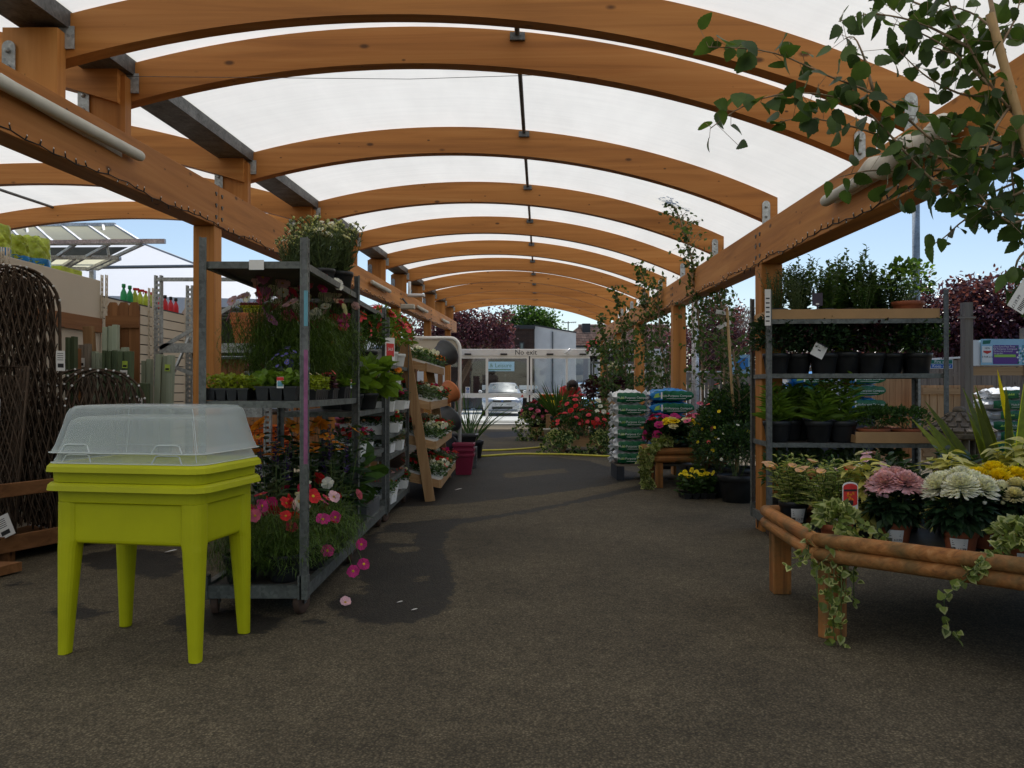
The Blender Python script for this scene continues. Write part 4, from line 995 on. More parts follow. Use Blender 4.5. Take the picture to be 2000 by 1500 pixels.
def k_mum(mat='white', pt=None, z0=.12, heads=6, R_=.055, h=.22, sp=.11):
    out = list(pt or []); mb = MB()
    n = 300; p, d = blob(n, (0, 0, z0 + h * .48), (sp * 1.15, sp * 1.15, h * .5), -.7, .4)
    mb.leaves(p, nrm(d + rng.normal(0, .35, d.shape) + (0, 0, -.05)), d * .6 + (0, 0, 1), .07 * rng.uniform(.6, 1.2, n), .05 * rng.uniform(.7, 1.2, n), 0, ((.42, .5), (.72, .28)), .15, .3)
    q = p[:120]; mb.leaves(q, nrm(d[:120] + rng.normal(0, .7, (120, 3))), d[:120] + (0, 0, 1), .045, .02, 0, ((.5, .5), (.75, .3)), .1, .2)
    b = MB()
    for i in range(heads):
        a = 2 * PI * i / max(1, heads - 1) + .5; rr = 0 if i == 0 else sp * rng.uniform(.72, .95)
        c = (math.cos(a) * rr, math.sin(a) * rr, z0 + h + (.018 if i == 0 else rng.uniform(-.028, .0)))
        mb.tube([(c[0] * .3, c[1] * .3, z0), c], [.004, .003], 4, 1, False)
        mumhead(b, c, (c[0] * 3, c[1] * 3, .8), R_ * rng.uniform(.88, 1.12))
    bd = MB()
    for i in range(4):
        a = rng.uniform(0, 6.28); c = np.array((math.cos(a) * sp * 1.2, math.sin(a) * sp * 1.2, z0 + h * .72)); bd.lathe([(.003, -.008), (.010, 0), (.009, .008), (0, .014)], 8, 0, c)
    out += [('foliage', mb, ['leaf_dark', 'stem']), ('blossoms', b, ['petal_' + mat]), ('blossoms', bd, ['petal_' + mat])]  # second blossoms mesh holds the closed buds
    return out
def k_ivy(trails, pt=None, L=.04, leaf='leaf_variegate', leaf2='leaf', step=.02, crown=90, cr=.1, z0=.1):
    """trails: polylines in local coordinates"""
    out = list(pt or []); mb = MB()
    P, D = [], []
    for tr in trails:
        tr = np.array(tr, float); mb.tube(tr, .0022, 4, 1, False)
        s_ = np.concatenate([[0], np.cumsum(np.linalg.norm(np.diff(tr, axis=0), axis=1))]); m = max(2, int(s_[-1] / step)); u = np.linspace(0, s_[-1], m)
        pp = np.stack([np.interp(u, s_, tr[:, i]) for i in range(3)], -1)
        for q in pp: P.append(q + rng.normal(0, .012, 3)); D.append(rng.normal(0, .8, 3) + (0, -.35, -.35))
    P, D = np.array(P), np.array(D); n = len(P)
    if crown:
        p2, d2 = blob(crown, (0, 0, z0 + .03), (cr, cr, .06), -.3, .3); P = np.concatenate([P, p2]); D = np.concatenate([D, d2 + rng.normal(0, .5, p2.shape)])
    k = len(P); o = rng.permutation(k); P, D = P[o], D[o]; h_ = int(k * .45)
    N = rng.normal(0, .5, (k, 3)) + (0, -.8, .5)
    s_ = L * rng.uniform(.55, 1.2, k)
    mb.leaves(P[:h_], D[:h_], N[:h_], s_[:h_], s_[:h_] * .95, 2, HEART, .18, .15)
    mb.leaves(P[h_:], D[h_:], N[h_:], s_[h_:], s_[h_:] * .95, 0, HEART, .18, .15)
    mb.leaves(P[h_:] + nrm(N[h_:]) * .0015, D[h_:], N[h_:], s_[h_:] * .72, s_[h_:] * .6, 2, HEART, .18, .15)
    out.append(('foliage', mb, [leaf, 'stem', leaf2])); return out
def k_sword(h=.9, n=26, W=.05, leaf='leaf_sword', pt=None, z0=.3, spread_=.55, bend=.15):
    mb = MB(); a = rng.uniform(0, 6.28, n); tl = rng.uniform(.1, 1, n) * spread_
    d = np.stack([np.cos(a) * tl, np.sin(a) * tl, np.ones(n)], -1)
    mb.straps(np.stack([.03 * np.cos(a), .03 * np.sin(a), np.full(n, z0)], -1), d, h * rng.uniform(.6, 1.05, n), W * rng.uniform(.7, 1.2, n), bend * rng.uniform(.2, 1.2, n), 0, 7, up=(.2, -1, .1), taper=1.0, base=.7)
    return list(pt or []) + [('foliage', mb, [leaf])]
def k_tray(cols=4, rows=2, cw=.06, ch=.065, leaf='leaf_lime', n=380, fh=.07, L=.022, fl=None, W=.017, tagged=False):
    mb = MB()
    for i in range(cols):
        for j in range(rows):
            x, y = (i - (cols - 1) / 2) * cw, (j - (rows - 1) / 2) * cw; a = cw * .485; b = cw * .38
            mb.rings([[(x + sx * q, y + sy * q, z) for sx, sy in ((-1, -1), (1, -1), (1, 1), (-1, 1))] for q, z in ((b, 0), (a, ch), (a * .9, ch), (a * .88, ch * .85))], 0)
    w2, d2 = cols * cw / 2, rows * cw / 2
    mb.box(-w2 - .004, w2 + .004, -d2 - .004, -d2 + .003, ch - .006, ch + .003).box(-w2 - .004, w2 + .004, d2 - .003, d2 + .004, ch - .006, ch + .003)
    mb.box(-w2 - .004, -w2 + .003, -d2 + .0031, d2 - .0031, ch - .006, ch + .003).box(w2 - .003, w2 + .004, -d2 + .0031, d2 - .0031, ch - .006, ch + .003)
    out = [('tray', mb, ['black_plastic'])]
    m = MB(); p = np.stack([rng.uniform(-w2, w2, n) * 1.06, rng.uniform(-d2, d2, n) * 1.12, ch * .9 + fh * rng.random(n)], -1)
    d = nrm(np.stack([rng.normal(0, 1, n), rng.normal(0, 1, n), rng.uniform(.1, 1.1, n)], -1))
    m.leaves(p, d, rng.normal(0, .4, (n, 3)) + (0, 0, 1), L * rng.uniform(.6, 1.3, n), W * rng.uniform(.7, 1.2, n), 0, WIDE, .15, .2)
    out.append(('foliage', m, [leaf]))
    if fl:
        b = MB(); k = fl[0]; b.rosettes(np.stack([rng.uniform(-w2, w2, k), rng.uniform(-d2, d2, k), ch + fh * rng.uniform(.8, 1.25, k)], -1), rng.normal(0, .4, (k, 3)) + (0, -.3, 1), fl[1], 5, 0, .8, .2, 1); out.append(('blossoms', b, ['petal_' + fl[2], 'floret']))
    if tagged:
        b = MB().box(.01, .045, -d2 - .012, -d2 - .009, ch * .9, ch + .05, 0).box(.01, .045, -d2 - .0135, -d2 - .0121, ch + .032, ch + .049, 1).box(.014, .041, -d2 - .0135, -d2 - .0121, ch + .002, ch + .028, 2); out.append(('plant_label', b, ['card', 'card_red', 'teal_plastic']))
    return out
def k_pack(l=.3, w_=.18, h=.07, fl=(('red', 14), ('white', 10)), leaf='leaf', n=230, fh=.11, R_=.024, cells=3, box='polystyrene'):
    """polystyrene bedding box, long axis x"""
    mb = MB(); a, b = l / 2, w_ / 2
    mb.rings([[(sx * a * q, sy * b * q, z) for sx, sy in ((-1, -1), (1, -1), (1, 1), (-1, 1))] for q, z in ((.9, 0), (1, h), (.92, h), (.9, h * .8))], 0)
    for i in range(1, cells):
        x = -a + l * i / cells
        for sy in (-1, 1): mb.prism([(x - .006, h + .0005), (x + .006, h + .0005), (x + .002, h * .55), (x - .002, h * .55)], sy * b * 1.0 - .004 * (sy > 0) - .002, sy * b + .004 * (sy < 0) + .0022, 0)
    out = [('box', mb, [box, 'soil'])]
    m = MB(); p = np.stack([rng.uniform(-a, a, n) * .98, rng.uniform(-b, b, n) * 1.05, h * .9 + fh * rng.random(n) ** .8], -1)
    d = nrm(np.stack([rng.normal(0, 1, n), rng.normal(0, 1, n), rng.uniform(-.1, .9, n)], -1))
    m.leaves(p, d, rng.normal(0, .4, (n, 3)) + (0, 0, 1), .036 * rng.uniform(.6, 1.3, n), .024 * rng.uniform(.7, 1.2, n), 0, NARROW, .15, .2)
    out.append(('foliage', m, [leaf]))
    for c, k in fl:
        bb = MB(); lo = rng.uniform(-a, a * .3); pp = np.stack([np.clip(rng.normal(rng.uniform(-a * .5, a * .5), a * .45, k), -a, a), rng.uniform(-b, b, k) * 1.05, h + fh * rng.uniform(.6, 1.1, k)], -1)
        bb.rosettes(pp, rng.normal(0, .5, (k, 3)) + (.1, -.3, .8), R_ * rng.uniform(.7, 1.15, k), 5, 0, .85, .15, None); out.append(('blossoms', bb, ['petal_' + c]))
    return out
KCACHE = {}
def kind(key, fn):
    if key not in KCACHE: KCACHE[key] = [(n, mb.mesh(n, mats)) for n, mb, mats in fn()]
    return KCACHE[key]
def place(key, loc, label, cat='plant', name='potted_plant', rz=None, s=1.0, group=None, tilt=(0, 0)):
    t = thing(name, label, cat, tuple(float(v) for v in loc), 0, group)
    t.rotation_euler = (tilt[0], tilt[1], rng.uniform(0, 6.28) if rz is None else rz); t.scale = (s,) * 3
    for n, me in KCACHE[key]:
        o = bpy.data.objects.new(n, me); sc.collection.objects.link(o); o.parent = t
    return t
# ---------------------------------------------------------------- lime grow table with covers
def chamf(wd, dp, c, z, M, k=3):
    pts = []
    a, b = wd / 2, dp / 2
    for (sx, sy) in ((1, -1), (1, 1), (-1, 1), (-1, -1)):
        cx, cy_ = sx * (a - c), sy * (b - c)
        s0 = math.atan2(sy, sx) - PI / 4
        for i in range(k + 1):
            t = s0 + PI / 2 * i / k; pts.append((cx + c * math.cos(t) * 1.0, cy_ + c * math.sin(t), z))
    return np.array(pts) @ np.array(M.to_3x3()).T + np.array(M.translation)
PCX, PCY, PA = -1.618, 3.66, R(-10)
def planter():
    M = rot(0, 0, PA, (PCX, PCY, 0)); I = np.array(M.to_3x3()); T_ = np.array(M.translation)
    loc = (PCX, PCY, 0)
    t = thing('grow_table', 'lime green plastic grow table planter standing on four tapered legs', 'planter', loc)
    W_, D_ = .69, .475
    mb = MB(); ww, dd = W_ - .03, D_ - .03
    mb.rings([chamf(a * ww, a * dd, .03, z, M, 3) for a, z in ((.94, .488), (.975, .494), (.985, .505), (1.0, .66))] + [chamf(ww, dd, .03, .664, M), chamf(ww + .03, dd + .03, .045, .668, M), chamf(ww + .034, dd + .034, .045, .725, M)], 0, False)
    mb.build('trough', 'lime_plastic', t, bevel=.003)
    for sx in (-1, 1):
        for sy in (-1, 1):
            rg = []
            for z, s_, ox in ((0, .047, -.006), (.004, .052, -.006), (.25, .072, -.003), (.47, .092, 0), (.5, .10, .0), (.668, .102, .0)):
                cx, cy_ = sx * (W_ / 2 + ox - s_ / 2 - .001), sy * (D_ / 2 + ox - s_ / 2 - .001)
                rg.append(chamf(s_, s_, s_ * .38, z, M @ Matrix.Translation((cx, cy_, 0)), 4))
            MB().rings(rg, 0, False).build('leg', 'lime_plastic', t, bevel=.0015)
    def rim(z, par, grow=0):
        a, b = W_ + .085 + grow, D_ + .085 + grow
        mb = MB(); mb.rings([chamf(a, b, .075, z, M), chamf(a - .008, b - .008, .072, z + .022, M), chamf(a - .03, b - .03, .066, z + .034, M), chamf(a - .1, b - .1, .05, z + .034, M), chamf(a - .11, b - .11, .05, z + .01, M), chamf(a - .02, b - .02, .07, z - .001, M)], 0, False, False, False)
        return mb.build('rim', 'lime_plastic', par, bevel=.0025)
    rim(.722, t)
    t2 = thing('planter_trough', 'second lime green planter nested in the grow table with only its rim showing', 'planter', (PCX, PCY, .757))
    mb = MB(); mb.rings([chamf(W_ + .03, D_ + .03, .05, .7575, M), chamf(W_ + .034, D_ + .034, .05, .803, M)], 0, False, False, False)
    for sx, sy, ln, ax in ((0, -1, .48, 0), (1, 0, .28, 1)):
        p = MB()
    mb.build('trough', 'lime_plastic', t2)
    rim(.803, t2, .004)
    mb = MB(); mb.rings([chamf(W_ - .03, D_ - .03, .04, .828, M), chamf(W_ - .05, D_ - .05, .04, .80, M)], 0, False, False, True); mb.build('inner_tray', 'lime_plastic', t2)
    gr = MB()
    # clear covers
    def dome(lab, z, hgt, grow):
        d = thing('clear_cover', lab, 'cover', (PCX, PCY, z))
        a, b = W_ + .035 + grow, D_ + .03 + grow
        rg = [chamf(a + .03, b + .03, .06, z, M, 5), chamf(a + .012, b + .012, .06, z + .008, M, 5), chamf(a - .005, b - .005, .06, z + .03, M, 5), chamf(a - .04, b - .04, .07, z + hgt * .55, M, 5), chamf(a - .058, b - .058, .075, z + hgt * .8, M, 5),
              chamf(a - .075, b - .075, .08, z + hgt * .92, M, 5), chamf(a - .105, b - .105, .075, z + hgt * .98, M, 5), chamf(a - .2, b - .2, .05, z + hgt, M, 5)]
        MB().rings(rg, 0, True, False, True).build('shell', 'clear_plastic', d)
        mb = MB(); r0 = rg[0]; mb.tube(np.concatenate([r0, r0[:1]]), .0022, 5, 0, False); mb.build('rim_bead', 'clear_edge', d)
        for c_ in (2, 8, 14, 20): MB().tube([q_[c_] for q_ in rg[1:6]], .0016, 4, 0, False).build('seam_highlight', 'clear_edge', d)  # thin pale strips added as edge highlights down the cover corners
        MB().tube([(q_[17] * .45 + q_[18] * .55) for q_ in rg[1:4]], .0014, 4, 0, False).build('seam_highlight', 'clear_edge', d)  # moulded seam line midway along one side
        for sx in (-.62, .58):   # carrying handle recess on each end/long face
            mb = MB(); pts = []
            for q in ((-.07, .002), (-.055, .032), (-.04, .036), (.04, .036), (.055, .032), (.07, .002)):
                v = I @ np.array((sx * a / 2 + q[0], -b / 2 + .004 - .012 + .22 * q[1], 0)) + T_ + (0, 0, z + q[1]); pts.append(v)
            mb.tube(pts, .003, 5, 0, False); mb.build('handle', 'clear_edge', d)
        return d, a, b
    dome('clear plastic cover nested underneath on the lime planter', .84, .20, -.012)
    d, a, b = dome('clear plastic cover stacked on top of the other cover', .885, .205, 0)
    mb = MB(); q = lambda x, z, o=0: I @ np.array((a / 2 - .018 - .055 * z / .2 * .9 + .002 + o, x, 0)) + T_ + (0, 0, .885 + z)
    mb.quad(q(.02, .075), q(.075, .075), q(.075, .135), q(.02, .135), 0); mb.quad(q(.0205, .0755, .001), q(.045, .0755, .001), q(.045, .134, .001), q(.0205, .134, .001), 1)
    mb.build('sticker', ['gold_ink', 'leaf_dark'], d)
planter()

# ---------------------------------------------------------------- Danish flower trolleys
def trolley(label, x0, x1, y0, y1, ztop, shelves, rz=0, wood=True, hinge=None, lipped=True, board='cart_board'):
    cx, cy_ = (x0 + x1) / 2, (y0 + y1) / 2; w2, d2 = (x1 - x0) / 2, (y1 - y0) / 2
    t = thing('plant_trolley', label, 'plant trolley', (cx, cy_, 0), rz, 'steel plant trolleys')
    def bl(mb, nm, mat, par=t): return mb.build(nm, mat, par, world=False, bevel=0)
    zb = .155
    mb = MB(); 
    mb.box(-w2, w2, -d2, -d2 + .035, zb - .055, zb + .01).box(-w2, w2, d2 - .035, d2, zb - .055, zb + .01)
    mb.box(-w2, -w2 + .035, -d2 + .0351, d2 - .0351, zb - .055, zb + .01).box(w2 - .035, w2, -d2 + .0351, d2 - .0351, zb - .055, zb + .01)
    b = bl(mb, 'base', 'cart_steel'); bl(MB().box(-w2 + .0351, w2 - .0351, -d2 + .0351, d2 - .0351, zb - .03, zb - .004), 'base_board', board)
    for sx in (-1, 1):
        for sy in (-1, 1):
            mb = MB(); px, py = sx * (w2 - .0), sy * (d2 - .0)
            # corner channel: two flanges with punched slots made of rungs
            def fl(ax):
                n = int((ztop - zb) / .05)
                for k in (0, 1):
                    off = .004 + k * .026
                    if ax == 0: mb.box(px - sx * (off + .012), px - sx * off, py - .002, py + .002, zb - .06, ztop) if sx > 0 else mb.box(px + off, px + off + .012, py - .002, py + .002, zb - .06, ztop)
                    else: mb.box(px - .002, px + .002, py - sy * (off + .012), py - sy * off, zb - .06, ztop) if sy > 0 else mb.box(px - .002, px + .002, py + off, py + off + .012, zb - .06, ztop)
                for k in range(n + 1):
                    z = zb - .05 + k * .05
                    if ax == 0: a_, b_ = sorted((px - sx * .0161, px - sx * .0299)); mb.box(a_, b_, py - .0018, py + .0018, z, z + .026)
                    else: a_, b_ = sorted((py - sy * .0161, py - sy * .0299)); mb.box(px - .0018, px + .0018, a_, b_, z, z + .026)
            a_, b_ = sorted((px - sx * .004, px - sx * .034)); mb.box(a_, b_, py - .002, py + .002, zb - .06, ztop, 1); a_, b_ = sorted((px - sx * .027, px - sx * .035)); mb.box(a_, b_, py - .005, py - .0021 if True else py, zb - .06, ztop); fl(1)
            a_, b_ = sorted((px + sx * .003, px - sx * .004)); c_, d_ = sorted((py + sy * .003, py - sy * .004)); mb.box(a_, b_, c_, d_, zb - .06, ztop + .004)
            bl(mb, 'post', ['cart_steel', 'dark_steel'])
            mb = MB(); a_, b_ = sorted((px + sx * .005, px - sx * .045)); c_, d_ = sorted((py + sy * .005, py - sy * .045)); mb.box(a_, b_, c_, d_, zb - .06, zb + .06); bl(mb, 'corner_socket', 'cart_steel')
            wl = bl(MB().lathe([(.02, -.016), (.058, -.018), (.064, -.012), (.064, .012), (.058, .018), (.02, .016)], 18, 0, (0, 0, 0), rot(0, PI / 2, .25 * sx * sy, (px - sx * .05, py - sy * .09, .064)), cap1=True), 'wheel', 'caster')
            f = MB().box(px - sx * .05 - .024, px - sx * .05 - .02, py - sy * .09 - .02, py - sy * .09 + .02, .055, .1).box(px - sx * .05 + .02, px - sx * .05 + .024, py - sy * .09 - .02, py - sy * .09 + .02, .055, .1).box(px - sx * .05 - .024, px - sx * .05 + .024, py - sy * .09 - .02, py - sy * .09 + .02, .1, .104); bl(f, 'caster_fork', 'dark_steel')
    for z in shelves:
        mb = MB(); e = .012
        mb.box(-w2 + e, w2 - e, -d2 + e, -d2 + e + .025, z - .035, z).box(-w2 + e, w2 - e, d2 - e - .025, d2 - e, z - .035, z)
        mb.box(-w2 + e, -w2 + e + .025, -d2 + e + .0251, d2 - e - .0251, z - .035, z).box(w2 - e - .025, w2 - e, -d2 + e + .0251, d2 - e - .0251, z - .035, z)
        s_ = bl(mb, 'shelf', 'cart_steel'); bl(MB().box(-w2 + e + .0251, w2 - e - .0251, -d2 + e + .0251, d2 - e - .0251, z - .02, z - .004), 'shelf_board', board, s_)
        for k in (-1, 1): pass
    return t
T1 = trolley('tall steel plant trolley nearest the lime grow table, shelf roof with daisies on top', -1.585, -1.04, 4.05, 5.44, 1.93, (1.10, 1.81))
t = T1
m = MB().box(.2575, .2765, -.6985, -.694, .78, 1.36); m.build('paint_mark', 'petal_mauve', t, world=False)
m = MB().box(.2575, .2765, -.6985, -.694, 1.48, 1.66); m.build('paint_mark', 'teal_plastic', t, world=False)
MB().box(-.02, .055, -.702, -.699, 1.765, 1.815).build('shelf_label', 'card', t, world=False)
trolley('second steel plant trolley from the front, with hosta leaves and a dark soil crate', -1.63, -1.08, 5.56, 6.84, 1.86, (.66, 1.0, 1.36, 1.80))
trolley('third steel plant trolley, full of white flower packs, beside the timber stand', -1.62, -1.065, 6.9, 8.25, 1.78, (.35, .57, .76, .96, 1.17, 1.38))
T4 = trolley('steel plant trolley of dark shrubs behind the log bench', 1.99, 3.34, 6.12, 6.69, 1.92, (.745, 1.28, 1.70), R(-4))
trolley('empty-sided steel trolley with hanging plants beyond the compost stack', X(1158, 18.5), X(1264, 18.5), 18.5, 19.1, 1.86, (.62, 1.28, 1.80))
# price sign on trolley
c = np.array((-1.045, 6.83, 1.50)); t = thing('price_sign', 'small white and red price sign clipped to the trolley post', 'sign', c.tolist(), R(62))
MB().box(-.065, .065, -.003, .003, -.1, .1, 0).box(-.052, .052, -.006, -.0031, -.06, .05, 1).build('board', ['card', 'card_red'], t, world=False); MB().text('SALE', .035, (0, -.007, .0), (1, 0, 0), (0, 0, 1)).build('lettering', 'white_ink', t, world=False)

# ---------------------------------------------------------------- log benches
def bench(label, poly, zt, r=.036, legs=(0, 1, 2), closed=True, leg_w=.085):
    c = np.mean(poly, 0); t = thing('log_bench', label, 'plant bench', (c[0], c[1], 0), 0, 'round-log plant benches')
    n = len(poly)
    for i in range(n):
        a, b = np.array((*poly[i], 0.)), np.array((*poly[(i + 1) % n], 0.)); d = nrm(b - a)
        for k, off in enumerate((r, 3 * r - .004)):
            z = zt - off; e = .035 + .02 * k; jit = rng.uniform(-.001, .001)
            ax = 'x' if abs(d[0]) > abs(d[1]) else 'y'
            p0, p1 = a - d * (.03 - .0 * k) * (i % 2) + (0, 0, z), b + d * .028 * ((i + 1) % 2) + (0, 0, z)
            pts = [p0 + (p1 - p0) * f for f in np.linspace(0, 1, 9)]
            pts = [q + (0, 0, jit * math.sin(5 * i + 3 * j)) for j, q in enumerate(pts)]
            MB().tube(pts, [r * .93] + [r * (1 + .006 * math.sin(j * 2 + i)) for j in range(7)] + [r * .93], 16).build('log', 'log_' + ax, t)
    deck = MB().prism([(c[0] + (p[0] - c[0]) * .97, c[1] + (p[1] - c[1]) * .97) for p in poly], zt - .125, zt - .1, 0, 'xy'); deck.build('deck', 'black_plastic', t)
    for i in legs:
        p = np.array(poly[i]); q = p + (c - p) / np.linalg.norm(c - p) * .085
        a = math.atan2(*(poly[(i + 1) % n] - np.array(poly[i]))[::-1])
        M = rot(0, 0, a, (q[0], q[1], 0)); MB().box(-leg_w / 2, leg_w / 2, -leg_w / 2, leg_w / 2, 0, zt - .126, 0, M).build('leg', 'log_z', t, bevel=.006)
        k = MB().box(leg_w / 2 + .001, leg_w / 2 + .28, -.02, .02, zt - .21, zt - .128, 0, M)
    return t
BP = [(1.465, 4.62), (1.415, 3.74), (2.16, 3.06), (3.0, 3.0), (3.42, 3.8), (3.36, 4.62)]
bench('front log-edged plant bench full of potted chrysanthemums and ivy', BP, .492, .0345, (0, 1, 2, 4, 5), leg_w=.10)
BQ = [(1.66, 9.36), (2.34, 9.36), (2.62, 9.6), (2.62, 10.02), (2.2, 10.05), (1.64, 10.0)]
bench('log-edged bench with magenta dahlias in front of the compost stack', BQ, .475, .045, (0, 1, 2, 3, 5))

# ---------------------------------------------------------------- timber stepped stand
def stand():
    t = thing('stepped_stand', 'timber A-frame stand with four stepped shelves of bedding plants', 'plant stand', (-1.0, 9.3, 0))
    ya, yb = 8.3, 10.42
    tiers = ((1.43, -.885, 0), (1.03, -.84, 0), (.617, -.785, 0), (.218, -.735, 0)); out = []
    for k, (z, xf, _) in enumerate(tiers):
        sh = MB(); dp = .42; tl = .10
        sh.box(xf - .022, xf, ya, yb, z - .085, z).build('front_board', 'pine_y', t)
        for yy in (ya, yb - .022): MB().prism([(xf - .023, z - .085), (xf - .023, z - .005), (xf - dp, z + tl), (xf - dp, z + tl - .1)], yy, yy + .022).build('side_board', 'pine_x', t)
        MB().add([(xf - .023, ya + .023, z - .075), (xf - .023, yb - .023, z - .075), (xf - dp, yb - .023, z + tl - .09), (xf - dp, ya + .023, z + tl - .09)], [(0, 1, 2, 3)]).build('shelf_board', 'pine_y', t)
        out.append((xf, z, dp, tl))
    for yy in (ya - .06, yb + .004):
        MB().bar((-.845, yy + .025, 0), (-1.12, yy + .025, 1.68), .05, .1, 0, up=(1, 0, 0)).build('leg', 'pine_z', t)
        MB().bar((-1.62, yy + .025, 0), (-1.24, yy + .025, 1.66), .05, .09, 0, up=(1, 0, 0)).build('leg', 'pine_z', t)
    mb = MB()
    for k in range(9): mb.box(-1.40, -1.38, ya + .1, yb - .1, .2 + k * .15, .2 + k * .15 + .142)
    mb.build('back_board', 'stain_y', t)
    return out, ya, yb
TIERS, SYA, SYB = stand()

# ---------------------------------------------------------------- hoop stand with tubs, bins
def hoop():
    Y = 11.4; x = lambda p: X(p, Y); z = lambda q: Z(q, Y)
    t = thing('tub_display', 'white tubular display frame with a beige header board and hanging tubs', 'display frame', (x(860), Y, 0))
    pts = [(x(898), Y, 0), (x(898), Y, z(682))] + [(x(898) - .13 + .13 * math.cos(a), Y, z(682) + .16 * math.sin(a)) for a in np.linspace(.2, PI / 2, 6)] + [(x(790), Y, z(660))]
    MB().tube(pts, .026, 10).build('frame', 'white_paint', t)
    MB().tube([(x(790), Y, 0), (x(790), Y, z(660))], .026, 10).build('frame', 'white_paint', t)
    MB().box(x(795), x(894), Y + .01, Y + .02, z(690), z(664)).build('header_board', 'beige_board', t)
    for (px, py, r, m, lab) in ((873, 690, .19, 'grey_plastic', 'uppermost grey tub tipped on its side on the white tubular display'), (880, 765, .16, 'orange_plastic', 'terracotta coloured tub tipped on its side between the grey tubs'), (878, 818, .2, 'grey_plastic', 'lower grey tub tipped on its side below the terracotta one'), (880, 868, .17, 'navy_plastic', 'dark tub lowest on the white tubular display')):
        q = thing('plastic_tub', lab, 'tub', (x(px), Y - .12, z(py)), 0, 'tubs on the tubular display'); q.rotation_euler = Vector((.55, .62, .42)).to_track_quat('Z', 'Y').to_euler()
        MB().lathe([(r * .62, -.24), (r * .66, -.235), (r * .92, .0), (r, .005), (r * 1.03, .03), (r * .97, .034), (r * .9, .01), (r * .62, -.22)], 26, 0, cap0=True, cap1=True).build('tub', m, q, world=False)
        MB().tube([(r * .9, 0, -.02), (r * .95, .02, -.12), (r * .4, .1, -.3)], .006, 5).build('hook', 'galvanised', q, world=False)
hoop()
def binstack():
    b = np.array((X(906, 10.9), 10.9, 0))
    for k in range(3):
        t = thing('storage_tub', ('maroon square tub, lowest of three stacked beside the stepped stand', 'maroon square tub in the middle of its stack of three', 'maroon square tub on top of its stack of three')[k], 'tub', (b + (0, 0, .07 * k)).tolist(), 0, 'stack of maroon tubs')
        MB().rings([[(sx * q, sy * q, z) for sx, sy in ((-1, -1), (1, -1), (1, 1), (-1, 1))] for q, z in ((.1, 0), (.135, .25), (.15, .25), (.15, .285), (.13, .285), (.1, .05))], 0).build('tub', 'maroon_plastic', t, world=False, bevel=.004)
    t = thing('storage_tub', 'black shallow tub sitting on boxes behind the maroon tubs', 'tub', (X(905, 11.9), 11.9, .30))
    MB().rings([[(sx * q, sy * q, z) for sx, sy in ((-1, -1), (1, -1), (1, 1), (-1, 1))] for q, z in ((.16, 0), (.2, .16), (.225, .16), (.225, .19), (.18, .19), (.15, .03))], 0).build('tub', 'black_plastic', t, world=False)
    t = thing('grey_crate', 'grey crate standing under the black shallow tub', 'crate', (X(905, 11.9), 11.9, 0))
    MB().box(-.2, .2, -.2, .2, 0, .298).build('body', 'grey_plastic', t, world=False, bevel=.01)
    mb = MB()
    for k in range(5): mb.box(-.205, .205, -.206, -.2005, .03 + .055 * k, .05 + .055 * k)
    mb.build('rib', 'grey_plastic', t, world=False)
binstack()

